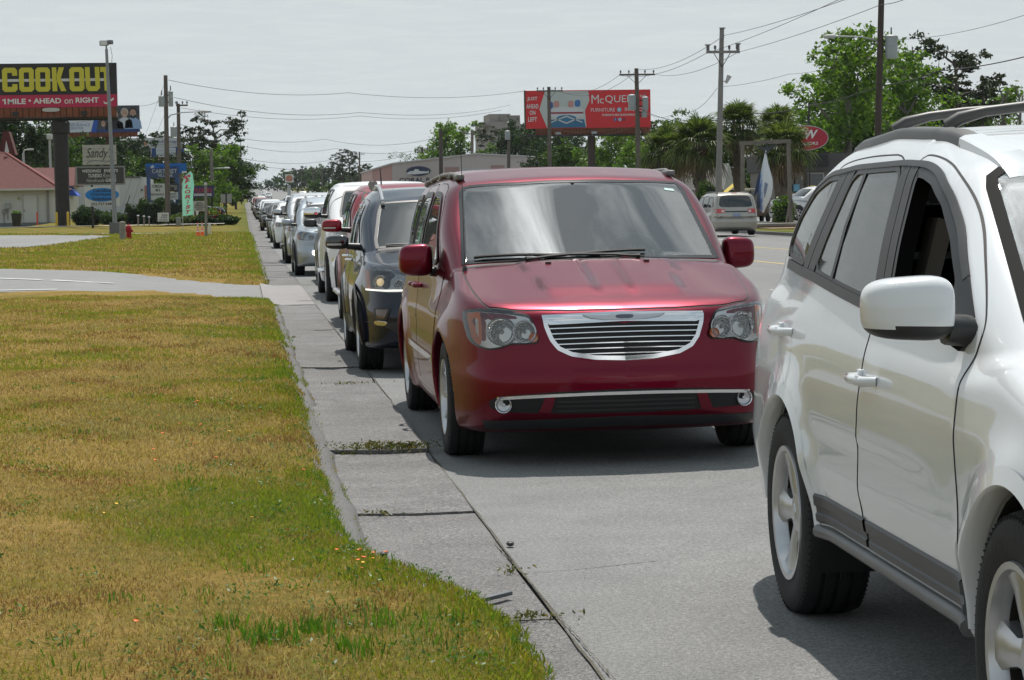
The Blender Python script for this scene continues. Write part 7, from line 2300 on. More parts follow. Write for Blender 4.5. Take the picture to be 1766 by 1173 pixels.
pole('pole with an upturned three pin crossarm over the pale building',814.5,225,813,350,290,.26,.18,WOODP,((231,17,18),),(),(),G_R)
pole('thick pole in front of the bright tree over the pale building',760,222,761,350,245,.26,.19,P('pole_mid',(.075,.06,.055),.9),(),(),(),G_R)
pole('thin crossarm pole left of the bright tree',728.5,254,727.5,350,330,.22,.16,WOODP,((259,14,10),),(),(),G_R)
pole('short crossarm pole beside the boat emblem',696.5,280,695.5,350,380,.22,.16,WOODP,((284,14,13),),(),(),G_R)
pole('small crossarm pole against the pink end wall',659.5,295,658.5,350,440,.22,.16,WOODP,((300,12,12),),(),(),G_R)
for px,top,Y,lab in((574,279,560,'far pole left of the tall thin pine'),(556,287,620,'second far pole above the queue'),(540,290,700,'third far pole above the queue'),(620,262,500,'tall far pole just right of the tall thin pine'),(520,292,800,'farthest thin pole above the queue')):
 pole(lab,px,top,px,352,Y,.24,.16,WOODP,((top+4,9,9),),(),(),'far poles along the road')
t=thing('flag_pole','slim bare pole standing behind the oval red sign','pole',(to_world(1396,300,140).x,140,zg(140)));m=MB();m.tube([(0,0,0),(0,0,to_world(1396,177,140).z-zg(140))],.05,6);m.build('pole',STEELD,t)
cp=[o for o in bpy.data.objects if o.get('label','').startswith('round grey concrete')][0]
for dx_,y0,y1 in((0,48,66),(-25,77,92),(27,75,92)):
 a=to_world(1245+dx_,y0,112);b=to_world(1245+dx_,y1,112)
 m=MB();m.lathe([(.10,0),(.10,.06)]+[(r,.06+(a.z-b.z-.1)*i/8)for i,r in enumerate((.06,.11,.06,.11,.06,.11,.06,.11,.06))]+[(.16,a.z-b.z-.05),(.16,a.z-b.z)],10,Matrix.Translation((a.x-cp.location.x,-.1,b.z-cp.location.z)));m.build('post_insulator',P('porcelain',(.25,.25,.26),.3),cp)
a=to_world(1252,140,112);m=MB();m.tube([(a.x-cp.location.x-.25,-.05,a.z-cp.location.z),(a.x-cp.location.x,-.05,a.z-cp.location.z)],.03,6);m.tube([(a.x-cp.location.x-.02,-.1,a.z-cp.location.z-.1),(a.x-cp.location.x+.16,-.1,a.z-cp.location.z+.26)],[.07,.13],10);m.build('floodlight',C(.42,.43,.43),cp)
def wire(lab,pts,r=.012,sag=0.0,group='overhead wires',name='power_line'):
 """cable through photograph points given as (px, py, Y), sagging between them"""
 W=[to_world(*p)for p in pts]
 path=[]
 for i in range(len(W)-1):
  n=14
  for j in range(n+(i==len(W)-2)):
   t=j/n
   path.append(W[i].lerp(W[i+1],t)-Vector((0,0,sag*4*t*(1-t))))
 m=MB();m.tube(path,r*.75,5)
 o=m.build(name,WIREM,None,smooth=60)
 return tag(o,lab,'wire',group)
wire('top wire running from the concrete pole to the upper right corner',[(1245,62,112),(1455,0,70),(1560,-40,55)],.014,.1)
wire('right arm wire of the concrete pole rising to the upper right corner',[(1273,90,112),(1520,8,70),(1600,-22,58)],.014,.1)
wire('left arm wire of the concrete pole rising to the upper right',[(1218,92,112),(1445,0,72),(1540,-40,58)],.014,.1)
wire('top wire from the concrete pole down to the crossarm pole',[(1098,120,168),(1245,64,112)],.018,.5)
wire('left wire from the concrete pole down to the crossarm pole',[(1068,130,168),(1218,92,112)],.018,.5)
wire('right wire from the concrete pole down to the crossarm pole',[(1128,128,168),(1273,90,112)],.018,.5)
wire('wire from the crossarm pole to the pole at the red billboard',[(947,152,205),(1068,130,168)],.02,.9)
wire('second wire from the crossarm pole to the pole at the red billboard',[(968,158,205),(1098,122,168)],.02,1.0)
wire('long high wire crossing the whole sky from the left pole to the billboard pole',[(290,138,150),(600,160,180),(905,157,205),(946,153,205)],.020,.5)
wire('second long wire crossing the sky below the highest one',[(300,168,150),(620,194,190),(880,181,250)],.020,.6)
wire('third long wire crossing the sky over the car queue',[(312,186,185),(620,200,230),(865,190,250)],.022,.6)
wire('long wire over the pale building towards the left trees',[(312,215,185),(560,240,260),(760,236,245)],.024,.8)
wire('lower long wire over the car queue',[(368,240,215),(580,256,290),(762,250,245)],.024,.8)
wire('lowest pair wire over the far road',[(368,262,215),(570,276,330),(728,260,330)],.026,.8)
wire('lowest wire over the far road',[(368,270,215),(580,288,360),(697,284,380)],.026,.8)
wire('dark cable from the concrete pole to the dark right-hand pole',[(1105,190,168),(1180,212,150),(1300,196,120),(1400,182,108),(1516,148,100),(1620,122,92),(1790,92,80)],.030,.1)
wire('thin wire from the transformer can to the right edge',[(1547,68,100),(1780,22,70)],.012,.2)
wire('thin wire from the concrete pole lamp to the right trees',[(1240,150,112),(1360,128,112),(1470,108,105)],.012,.1)
wire('slack service wire from the concrete pole to the crossarm pole',[(1106,188,168),(1170,192,140),(1237,152,112)],.014,.5)
wire('slack cable under the red billboard',[(949,218,205),(1020,226,190),(1101,205,168)],.018,.3)
wire('lower slack cable under the red billboard',[(949,224,205),(1010,234,190),(1101,214,168)],.018,.3)
wire('service wire from the left wooden pole to the red roof building',[(283,170,150),(230,182,160),(130,212,172),(40,216,172)],.014,.2)
wire('guy wire leaning left from the near wooden pole',[(285,140,150),(250,235,150),(200,392,150)],.010,0)
wire('second guy wire leaning left from the near wooden pole',[(287,190,150),(262,250,150),(215,392,150)],.010,0)
wire('pale guy wire guard standing right of the light pole',[(224,337,149),(206,393,149)],.035,0)
wire('traffic signal span wire at the far end of the road',[(428,318,420),(480,322,420),(560,316,420)],.03,.4)
# -- right side of the road
RSAN=C(.60,.02,.025)
def red_board():
 Y=212
 t,p=board_root('billboard','wide red furniture billboard with a picture of a boat stern and white lettering','billboard',1023,345,Y)
 f=Face(t,1023,345,Y);k=f.k
 pn=f.slab('panel',906,154.5,1126.5,220,RSAN,.4)
 f.slab('edge',905,154,907.2,221,C(.05,.045,.02),.3,-.03,pn)
 pic=f.poly('printed_picture',[(931,187),(941,156),(1017,156),(1019,172),(1011,190),(1013,219),(944,219)],C(.46,.50,.48),-.02,pn)
 f.poly('printed_water',[(948,205),(1009,205),(1012,219),(947,219)],C(.03,.14,.26),-.03,pn)
 f.poly('printed_deck',[(944,188),(970,183),(1007,186),(1008,202),(944,202)],C(.55,.56,.58),-.026,pn)
 f.poly('printed_stripe',[(948,192),(1008,192),(1008,195),(948,195)],C(.28,.03,.05),-.036,pn)
 f.poly('printed_arch',f.ell(978,203,18,6,20),C(.04,.17,.30),-.034,pn)
 for a,b,c in((950,180,C(.03,.10,.32)),(961,178,C(.5,.25,.22)),(986,178,C(.5,.24,.22)),(998,177,C(.05,.16,.38))):
  f.poly('printed_cushion',rnd([(a-5,b-5),(a+5,b-6),(a+5,b+6),(a-5,b+6)],1),c,-.034,pn)
 for q in([(950,199),(978,210),(1006,199),(1006,201.5),(978,212.5),(950,201.5)],[(950,209),(978,198),(1006,209),(1006,211),(978,200.5),(950,211)]):
  f.poly('printed_rail',q,C(.5,.5,.5),-.04,pn)
 for s_,y,w in(('JUST',169,18),('AHEAD',181.5,21),('ON',192.5,10),('LEFT',204,15.5)):
  f.text(s_,919,y,w,7.6,WHT,-.03,pn,.02)
 x,z=f.xz(1071,169)
 m=MB()
 f.text('M',1029,170.5,13,15,WHT,-.03,pn);f.text('c',1040.5,173.5,7,8.5,WHT,-.03,pn);f.text('QUEEN\'S',1083,171,73,15,WHT,-.03,pn)
 f.text('FURNITURE',1042.5,189,42,6.2,WHT,-.03,pn);f.text('INTERIORS',1101,188.5,40,6.2,WHT,-.03,pn)
 f.poly('round_mark',f.ell(1071,189,4,4,18),C(.15,.42,.55),-.04,pn);f.poly('round_mark',f.ell(1071,189,2,2.6,12),C(.5,.55,.56),-.05,pn)
 f.text('FURNITURE SHOWROOM',1074,198,66,3.6,WHT,-.03,pn,.02)
 for a,c in((1064,C(.05,.08,.30)),(1072,C(.3,.45,.6)),(1079,C(.25,.02,.03))):
  f.poly('round_mark',f.ell(a,206,3,3,14),c,-.03,pn)
 f.text('f',1064,206,2,4,WHT,-.045,pn)
 apron(f,924,1126,220,231,34)
 m=MB();m.lathe([(.36,0),(.36,f.xz(0,222)[1])],18,Matrix.Translation((0,.6,0)));m.build('post',P('brown_post',(.06,.042,.035),.8,var=.2),t)
 m=MB();a,z=f.xz(1020,232);m.box((a,.6,z),(230*k,.3,.2));m.box((a,-.35,z),(230*k,.6,.06));m.build('catwalk',STEELD,t,smooth=False)
 for x in(960,1023,1100):
  a,z=f.xz(x,230);m=MB();m.bbox((a,-1.2,z+.05),(.5,.25,.22),.05);m.tube([(a,-1.1,z),(a,.1,z-.2)],.03,5);m.build('floodlight',CANM,t)
red_board()
def B3(f,t,name,x0,y0,x1,y1,d0,d1,mat,parent=None):
 a,b=f.xz(x0,y0);c,d=f.xz(x1,y1);m=MB();m.box(((a+c)/2,(d0+d1)/2,(b+d)/2),(abs(c-a),d1-d0,abs(b-d)));return m.build(name,mat,parent or t,smooth=False)
def right_buildings():
 Y=270
 t,p=board_root('dealer_building','long pale metal building with a blue boat oval and dark lettering on its front','building',800,352,Y)
 f=Face(t,800,352,Y);k=f.k
 def gable(name,pts,d0,d1,mat,parent=None):
  m=MB();m.prism([(a,-b)for a,b in[f.xz(*q)for q in pts]],0,d1-d0,Matrix.Translation((0,d0,0))@Matrix.Rotation(-math.pi/2,4,'X'));return m.build(name,mat,parent or t,smooth=False)
 wl=gable('wall',[(677,280),(822,266),(964,275),(964,352),(677,352)],0,25,P('pale_siding',(.46,.41,.395),.7,var=.06))
 m=MB()
 for i in range(70):
  x=679+i*4.1;y=np.interp(x,[677,822,964],[280,266,275])+1.6;a,z=f.xz(x,y);m.box((a,-.02,z-1.6),(.06,.04,3.4))
 m.build('siding_ribs',P('pale_ribs',(.435,.388,.374),.7),wl,smooth=False)
 gable('end_wall',[(643,290),(677,280),(677,352),(643,352)],.05,25,C(.44,.26,.235));gable('roof_edge',[(641,289),(677,279),(822,264.4),(966,273.6),(966,275.6),(822,266.6),(677,281.4),(641,291.6)],-.2,25.2,C(.44,.43,.43))
 B3(f,t,'canopy_panel',768,288,793,300,-.06,0,C(.30,.19,.17));B3(f,t,'canopy_panel',848,286,872,300,-.06,0,C(.30,.19,.17));B3(f,t,'pale_band',793,291,848,303,-.05,0,C(.42,.42,.43))
 o=f.poly('blue_oval',f.ell(722.5,294,21,8.2),C(.02,.03,.07),-.04,None,.1)
 f.poly('boat_mark',[(702,297),(708,294),(713,294),(717,290.5),(722,291),(724,294),(738,295),(740,292.5),(740,297.5),(716,299.5),(703,299.5)],C(.55,.56,.58),-.16,o)
 f.text('CORAL BAY',724,309.5,70,8.5,C(.03,.03,.045),-.06,None,.02)
 Y=380
 t,p=board_root('concrete_block','windowless grey concrete building stepping up behind the dark trees','building',870,345,Y)
 f=Face(t,870,345,Y);cm=P('old_concrete',(.27,.245,.225),.9,var=.16,vscale=.25)
 B3(f,t,'wall',836,210,900,352,0,14,cm);B3(f,t,'upper_storey',847,196,884,214,1,10,cm);B3(f,t,'upper_storey',866,199,900,211,.4,9,P('old_concrete_dark',(.21,.19,.175),.9,var=.16,vscale=.25));B3(f,t,'roof_slab',831,216.5,847,218.4,-1.5,2,C(.14,.12,.11));B3(f,t,'window',891.5,219,897.5,232,-.05,.2,C(.03,.03,.03));B3(f,t,'side_block',900,214,912,250,1,8,P('old_concrete_dark',(.21,.19,.175),.9,var=.16,vscale=.25))
 Y=150
 t,p=board_root('gabled_house','white clapboard house with a grey shingle roof behind the maroon minivan','house',1200,392,Y)
 f=Face(t,1200,392,Y)
 B3(f,t,'wall',1150,326,1262,396,0,9,block_wall('clapboard',(.48,.48,.47),1.2,.02));
 a,b=f.xz(1150,327);c,d=f.xz(1264,327);e,z2=f.xz(1172,283);g,_=f.xz(1258,283)
 m=MB();m.add([(a,-.6,b),(c,-.6,d),(g,4.5,z2),(e,4.5,z2),(c,9.6,d),(a,9.6,b)],[(0,1,2,3),(1,4,2),(4,5,3,2),(5,0,3)]);m.build('roof',shingle('grey_shingle',(.075,.07,.066)),t,smooth=False)
 m=MB();q=[f.xz(1246,328),f.xz(1270,328),f.xz(1255,281)];m.prism([(x,-z)for x,z in q],0,3,Matrix.Translation((0,-.9,0))@Matrix.Rotation(-math.pi/2,4,'X'));m.build('gable',C(.46,.45,.40),t,smooth=False)
 w=B3(f,t,'window',1203,340,1217,347,-.06,.05,C(.02,.022,.025));B3(f,t,'window_frame',1201.5,338.5,1218.5,340,-.1,.02,C(.5,.5,.5),w)
 Y=142
 t,p=board_root('tackle_shop','low dark roofed shop with a white framed window behind the oval red sign','shop',1410,392,Y)
 f=Face(t,1410,392,Y)
 B3(f,t,'wall',1340,292,1480,396,0,8,C(.16,.145,.13));B3(f,t,'roof',1336,262,1486,293,-.6,8.4,P('shop_roof',(.075,.07,.07),.9,var=.2,vscale=1));B3(f,t,'dark_sign',1398,265,1424,285,-.9,-.6,C(.004,.004,.005))
 w=B3(f,t,'window',1356,298,1420,330,-.05,.1,GLASSD)
 for q in((1354,296,1422,298),(1354,298,1356,330),(1420,298,1422,330),(1385,298,1386.5,330)):
  B3(f,t,'window_frame',*q,-.1,.05,C(.42,.42,.41),w)
 B3(f,t,'window_sign',1380,300,1390,308,-.09,-.05,C(.45,.46,.46),w);B3(f,t,'yellow_display',1392,318,1404,334,-.3,-.1,C(.5,.36,.08),w);B3(f,t,'blue_display',1366,316,1376,328,-.3,-.1,C(.12,.3,.42),w)
 Y=132;p=to_world(1258,345,Y);z=zg(Y)+.1
 t=thing('market_stall','yellow canopy stall half hidden between the palms','stall',(p.x,Y,z));k=Y/3900
 m=MB();m.add([(-.5,-.6,1.5),(.5,-.6,2.3),(.5,.9,2.3),(-.5,.9,1.5)],[(0,1,2,3)]);m.build('canopy',C(.55,.40,.04),t,smooth=False)
 m=MB();m.box((0,.2,.7),(1.0,1.2,1.4));m.build('counter',C(.4,.4,.36),t,smooth=False)
 Y=128;p=to_world(1304,345,Y);t=thing('golf_cart','small cart with a cream roof behind the hanging fish','cart',(p.x,Y,zg(Y)+.1))
 m=MB();m.bbox((0,0,1.85),(1.15,1.8,.12),.04);m.build('roof',C(.5,.46,.36),t);m=MB();m.bbox((0,.1,.62),(1.1,2.0,.62),.12);m.build('body',C(.16,.12,.09),t)
 for s in(-1,1):
  for y in(-.8,.8):
   m=MB();m.tube([(s*.5,y,.8),(s*.5,y,1.85)],.025,6);m.build('roof_post',STEELD,t)
   m=MB();m.lathe([(.25,-.09),(.25,.09),(.0001,.09)],16,Matrix.Translation((s*.5,y,.25))@Matrix.Rotation(math.pi/2,4,'Y'));m.build('wheel',RUBBER,t)
right_buildings()
def marlin():
 Y=108;k=Y/3900
 t,p=board_root('timber_gallows','square grey timber gallows that the big fish hangs from','gallows',1325,396,Y)
 f=Face(t,1325,396,Y)
 wd=P('grey_timber',(.15,.135,.115),.85,var=.25)
 for x0,x1 in((1280.5,1279),(1362.5,1366)):
  a,z=f.xz(x0,245);b,_=f.xz(x1,396);m=MB();m.add([(b-.085,-.085,-.1),(b+.085,-.085,-.1),(b+.085,.085,-.1),(b-.085,.085,-.1),(a-.085,-.085,z),(a+.085,-.085,z),(a+.085,.085,z),(a-.085,.085,z)],[(0,1,5,4),(1,2,6,5),(2,3,7,6),(3,0,4,7),(4,5,6,7)]);m.build('post',wd,t,smooth=False)
 a,z=f.xz(1278,246);b,z2=f.xz(1364,243.5);m=MB();m.box(((a+b)/2,0,(z+z2)/2+.05),(b-a+.15,.19,.19),ry=-(z2-z)/(b-a));m.build('beam',wd,t,smooth=False)
 for x0,y0,x1,y1 in((1365,340,1353,384),(1366,340,1378,386)):
  a,z=f.xz(x0,y0);b,z2=f.xz(x1,y1);m=MB();m.tube([(a,-.05,z),(b,-.5,z2)],.045,6);m.build('prop',wd,t)
 q=thing('hanging_fish','big blue and white game fish hung by its tail from the timber frame','fish sculpture',t.location)
 cen=[(1319.5,257),(1319,268),(1318.5,280),(1319,294),(1319.5,308),(1318.5,322),(1316,336),(1313,348),(1311,358),(1313.5,366)]
 hw=[1.4,2.6,5,8.5,11.5,13,13,11,7.5,1.5]
 n=18;V=[];F=[]
 for(cx,cy),w in zip(cen,hw):
  a,z=f.xz(cx,cy)
  for i in range(n):
   g=2*math.pi*i/n;V.append((a+math.cos(g)*w*k,-.28+math.sin(g)*w*k*.52,z))
 for j in range(len(cen)-1):
  for i in range(n):
   F.append((j*n+i,(j+1)*n+i,(j+1)*n+(i+1)%n,j*n+(i+1)%n))
 fm=P('fish_skin',(.5,.55,.62),.3,coat=.4)
 nt=fm.node_tree;b_=nt.nodes['Principled BSDF'];tc=nt.nodes.new('ShaderNodeTexCoord');sp_=nt.nodes.new('ShaderNodeSeparateXYZ');r=nt.nodes.new('ShaderNodeValToRGB');nt.links.new(tc.outputs['Generated'],sp_.inputs[0])
 no=nt.nodes.new('ShaderNodeTexNoise');no.inputs['Scale'].default_value=9;nt.links.new(tc.outputs['Generated'],no.inputs['Vector'])
 ad=nt.nodes.new('ShaderNodeMath');ad.operation='MULTIPLY_ADD';ad.inputs[1].default_value=.35;nt.links.new(no.outputs['Fac'],ad.inputs[0]);nt.links.new(sp_.outputs['X'],ad.inputs[2]);nt.links.new(ad.outputs[0],r.inputs[0])
 r.color_ramp.elements[0].color=(.01,.025,.07,1);r.color_ramp.elements[0].position=.30;r.color_ramp.elements[1].color=(.58,.62,.66,1);r.color_ramp.elements[1].position=.62;e=r.color_ramp.elements.new(.42);e.color=(.08,.16,.38,1);e=r.color_ramp.elements.new(.5);e.color=(.42,.50,.60,1)
 nt.links.new(r.outputs[0],b_.inputs['Base Color'])
 mk('body',V,F,fm,q,True)
 def fin(name,pts,dy,th=.05,mat=None):
  m=MB();m.prism([(a,-b)for a,b in[f.xz(*w)for w in pts]],0,th,Matrix.Translation((0,dy,0))@Matrix.Rotation(-math.pi/2,4,'X'));m.build(name,mat or C(.03,.035,.045),q,smooth=False)
 fin('tail_fin',[(1319,262),(1310,254),(1299,248.5),(1311,249.5),(1320,252),(1330,249),(1342,246),(1332,254),(1322,262)],-.30)
 fin('dorsal_fin',[(1309,292),(1303,312),(1298,334),(1299,338),(1304,330),(1309,310)],-.28,.05,C(.015,.03,.09));fin('side_fin',[(1316,313),(1321,316),(1318,330),(1314.5,340),(1314,328)],-.50,.04,C(.16,.2,.3));fin('lower_fin',[(1324,343),(1325,350),(1320,352)],-.3)
 m=MB();a,z=f.xz(1320,262);b,z2=f.xz(1324,246);m.tube([(a,-.3,z),(b,-.05,z2+.1)],.03,5);m.tube([(a-.1,-.4,z),(a+.1,-.2,z),(a-.1,-.2,z-.06),(a+.1,-.4,z-.06)],.025,5);m.build('rope',BLACK,q)
 Y=134
 t,p=board_root('oval_sign','dark red oval shop sign with a white rim, half behind a palm','sign',1392,392,Y)
 f=Face(t,1392,392,Y);a,_=f.xz(1392,0);m=MB();m.lathe([(.13,0),(.13,f.xz(0,250)[1])],12,Matrix.Translation((a,.3,0)));m.build('post',STEELD,t)
 o=f.poly('rim',f.ell(1389,235.5,41,22,40),C(.45,.45,.45),0,None,.25);f.poly('red_field',f.ell(1389,235.5,39.8,20.8,40),C(.34,.008,.028),-.26,o);f.text('EW',1393,229,36,15,WHT,-.29,o,.03,.25);f.text('OUTDOORS',1384,245,54,5,WHT,-.29,o,.01)
 Y=102;p=to_world(1345,396,Y);m=MB();m.tube([(-2.2,0,.1),(2.6,.3,.12)],.12,8);b=m.build('log',wd,None);b.location=(p.x,Y,zg(Y)+.15);tag(b,'grey timber log edging the mulch bed behind the silver minivan','log')
 struct(sheet('mulch',23.4,26.2,4,lambda X,Y:zr(Y)+.17+0*X,P('wood_mulch',(.26,.17,.10),.95,var=.5,vscale=14,bump=.6,bscale=20),np.linspace(99,128,12)))
marlin()
MVN=dict(VAN);MVN.update(rear=[(.2,5.0),(.34,5.10),(.58,5.13),(.72,5.07),(.95,5.02),(1.1,4.98)],hood_fn=lambda ax,y:0*y)
MVN['roof']=[(.55,.83),(1.10,1.135),(2.06,1.665),(2.5,1.735),(3.5,1.755),(4.5,1.73),(4.78,1.66),(5.03,1.10),(5.15,.8)]
TANP=paint('tan_silver_paint',(.36,.34,.305),.55,.32,.05)
def tan_van():
 B=Body(MVN);Y=89.0
 px=to_world(1271,411,Y)
 t=place('minivan','tan silver minivan driving away on the far side with red tail lights','minivan',px.x,Y+5.15,math.pi,.10)
 body_mesh('body',B,.04,TANP,t)
 rw=[(-.70,1.14),(.70,1.14),(.60,1.60),(-.60,1.60)]
 w=skin('rear_window',panel(B,resamp(rnd(rw,2,.12),60),'B',.006,.12,.01),GLASSD,t)
 for sg in(-1,1):
  tl=skin('tail_light',panel(B,resamp(rnd([(sg*.86,1.08),(sg*.46,1.06),(sg*.48,.90),(sg*.86,.91)],1,.1),40),'B',.012,.1,.012),REDL,t)
  skin('reversing_lamp',panel(B,resamp([(sg*.55+.06*math.cos(a),.975+.055*math.sin(a))for a in np.linspace(0,6.28,13)[:-1]],20),'B',.018,.1,.004),C(.6,.5,.5),tl)
 skin('garnish',panel(B,resamp([(-.46,.985),(.46,.985),(.46,.94),(-.46,.94)],30),'B',.012,.1,.01),BLACK,t)
 b=MB();q=B.project([(0,.82)],'B')[0];b.bbox((0,q[1]+.008,.83),(.31,.014,.155),.006);b.build('number_plate',P('plate_blue',(.25,.30,.42),.4),t)
 skin('hatch_seam',strip2(B,inset(resamp(rnd([(-.74,.70),(.74,.70),(.76,1.1),(.68,1.66),(-.68,1.66),(-.76,1.1)],2,.12),80),-.008),resamp(rnd([(-.74,.70),(.74,.70),(.76,1.1),(.68,1.66),(-.68,1.66),(-.76,1.1)],2,.12),80),'B',.002,.004,True),SEAM,t)
 for a,sg in(('L',-1),('R',1)):
  for P_ in([(1.66,1.115),(2.22,1.555),(2.74,1.59),(2.76,1.115)],[(2.86,1.115),(2.86,1.59),(3.80,1.585),(3.82,1.12)],[(3.92,1.12),(3.90,1.58),(4.50,1.56),(4.75,1.14)]):
   window(B,t,'side_window',P_,a,GLASSD,.03,.004,BLACK,.12)
  mirror(t,sg,(sg*1.04,1.80,1.15),(.21,.17,.2),TANP,BLACK,0,sg*.9)
  q=B.project(np.stack([np.full(8,sg*.66),np.linspace(2.3,4.5,8)],1),'T');b=MB();b.tube(q+np.array([0,0,.04]),.02,8);b.bbox(tuple(q[0]),(.04,.1,.08),.01);b.bbox(tuple(q[-1]),(.04,.1,.08),.01);b.build('roof_rail',P('rail_dark',(.045,.044,.044),.45),t)
 b=MB();q=B.project([(0,4.55)],'T')[0];b.bbox((0,4.62,q[2]-.01),(.24,.03,.03),.01);b.build('high_stop_light',REDL,t)
 wheels(t,B,B.hw-.125,.352,.225,.222,'five')
tan_van()
Y=124.0
truck('white pickup parked behind the mulch bed at the right with its nose to the left',WHITE,to_world(1340,372,Y).x-.2,Y,dict(near=0,mirror_mat=WHITE),'parked vehicles on the right','pickup_truck',0,-math.pi/2+.25,zg(Y)+.16)
FARQ='vehicles queuing in the kerb lane'
proto={'sedan':sedan('silver sedan in the queue behind the silver pickup',SILVERP,2.1,84-.9,dict(vox=.05)),'suv':crossover('white crossover in the kerb lane, seventh behind the minivan',WHITE,2.05,78,dict(mirror_mat=BLACK,vox=.05))}
proto['suv'].location=(2.05,84-.95,.02);proto['sedan'].location=(2.05,96,.04)
def recolour(o,old,new):
 for ch in o.children_recursive:
  if ch.type=='MESH' and any(m==old for m in ch.data.materials):
   ch.data=ch.data.copy()
   for i,m in enumerate(ch.data.materials):
    if m==old:
     ch.data.materials[i]=new
PAINTS=[('white',WHITE),('silver',SILVERP),('grey',GREYP),('black',BLACKP),('champagne',CHAMP),('dark red',RED),('blue',BLUEP)]
VAR={}
def far_car(kind,pi,X,Y,lab,group,rot=0.0):
 key=(kind,pi)
 src=VAR.get(key)or proto[kind]
 o=copy_tree(src)
 if key not in VAR:
  recolour(o,SILVERP if kind=='sedan' else WHITE,PAINTS[pi][1])
  VAR[key]=o
 o.location=(X,Y,float(zroad(X,Y)));o.rotation_euler=(0,0,rot)
 o['label']=lab;o['group']=group
 return o
seq=[('suv',2),('sedan',0),('sedan',3),('suv',1),('sedan',4),('suv',0),('sedan',1),('suv',3),('sedan',0),('suv',5),('sedan',2),('sedan',0),('suv',4),('sedan',1),('suv',0)]
ORD=['eighth','ninth','tenth','eleventh','twelfth','thirteenth','fourteenth','fifteenth','sixteenth','seventeenth','eighteenth','nineteenth','twentieth','twenty-first','twenty-second','twenty-third']
proto['suv']['label']='small white crossover in the kerb lane queue behind the silver pickup'
proto['sedan']['label']='small silver sedan in the kerb lane queue behind the white crossover'
Yq=108.0
rq=random.Random(12)
for i,(kd,pi)in enumerate(seq):
 far_car(kd,pi,2.05+rq.uniform(-.15,.25),Yq,'%s %s far down the kerb lane queue, the %s vehicle from the minivan'%(PAINTS[pi][0],'crossover' if kd=='suv' else 'sedan',ORD[i]),FARQ)
 Yq+=rq.uniform(10.5,14.5)*(1+i*.02)
seq2=[('suv',3),('sedan',0),('suv',0),('sedan',1),('suv',5),('sedan',0),('suv',2),('sedan',6),('suv',0),('sedan',1)]
Yq=128.0
for i,(kd,pi)in enumerate(seq2):
 far_car(kd,pi,6.0+rq.uniform(-.3,.3),Yq,'%s %s far down the second lane, the %s there counting from the camera'%(PAINTS[pi][0],'crossover' if kd=='suv' else 'sedan',['first','second','third','fourth','fifth','sixth','seventh'][i]if i<7 else ORD[i-7]),'vehicles in the second lane')
 Yq+=rq.uniform(14,30)
for i,(kd,pi,X,Y,wd_)in enumerate((('suv',0,13.6,520,'nearest'),('sedan',2,14.2,560,'second'),('suv',1,18.2,600,'third'),('suv',3,17.5,480,'rightmost'),('sedan',0,6.3,560,'left hand'),('suv',0,6.0,640,'farthest'))):
 far_car(kd,pi,X,Y,'%s of the tiny far cars near the top of the rising road, %s'%(wd_,PAINTS[pi][0]),'tiny cars at the far end of the road',math.pi if X>12 else 0)
tk=truck('black pickup with a tall rack in the second lane, far down the queue',BLACKP,6.0,117,dict(near=0,mirror_mat=BLACKP,vox=.07),'vehicles in the second lane','pickup_truck',0,0,.08)
m=MB()
for s in(-1,1):
 for y in(4.2,5.6):
  m.tube([(s*.85,y,1.2),(s*.85,y,2.15)],.04,6)
 m.tube([(s*.85,2.0,2.15),(s*.85,5.7,2.15)],.04,6)
m.tube([(-.85,4.2,2.15),(.85,4.2,2.15)],.04,6);m.tube([(-.85,2.1,2.15),(.85,2.1,2.15)],.04,6)
m.build('rack',BLACK,tk)
for kd,pi,px,Y,lab in(('suv',0,343,182,'white car parked behind the teal flag'),('sedan',0,374,190,'white car parked by the road sign backs'),('sedan',3,388,184,'dark car parked right of the planter')):
 o=far_car(kd,pi,to_world(px,372,Y).x,Y,lab,'cars parked behind the flag',math.pi/2);o.location.z=zg(Y)+.25
Y=430
t,p=board_root('square_sign','far square white sign with a red and orange round mark above the queue','sign',499,345,Y)
f=Face(t,499,345,Y);a,_=f.xz(499,0);m=MB();m.box((a,.3,f.xz(0,320)[1]/2),(.6,.6,f.xz(0,320)[1]));m.build('post',C(.4,.4,.4),t,smooth=False)
b=f.slab('panel',492.5,301,507,315,C(.52,.52,.50),.3);f.poly('round_mark',f.ell(499.7,308,5.6,5.4,20),C(.45,.20,.06),-.03,b);f.slab('red_words',494.5,306,505,311,C(.40,.03,.03),.02,-.08,b);f.text('BURGER',499.7,307.4,9.6,2,C(.6,.58,.5),-.1,b);f.text('KING',499.7,309.7,7,2,C(.6,.58,.5),-.1,b)
Y=480
for px,lab in((425,'far traffic signal hanging over the road at the left'),(440,'far traffic signal hanging over the road at the right')):
 p=to_world(px,324,Y);m=MB();m.bbox((0,0,0),(1.5,.4,.5),.08);b=m.build('traffic_signal',BLACK,None);b.location=p;tag(b,lab,'traffic signal')
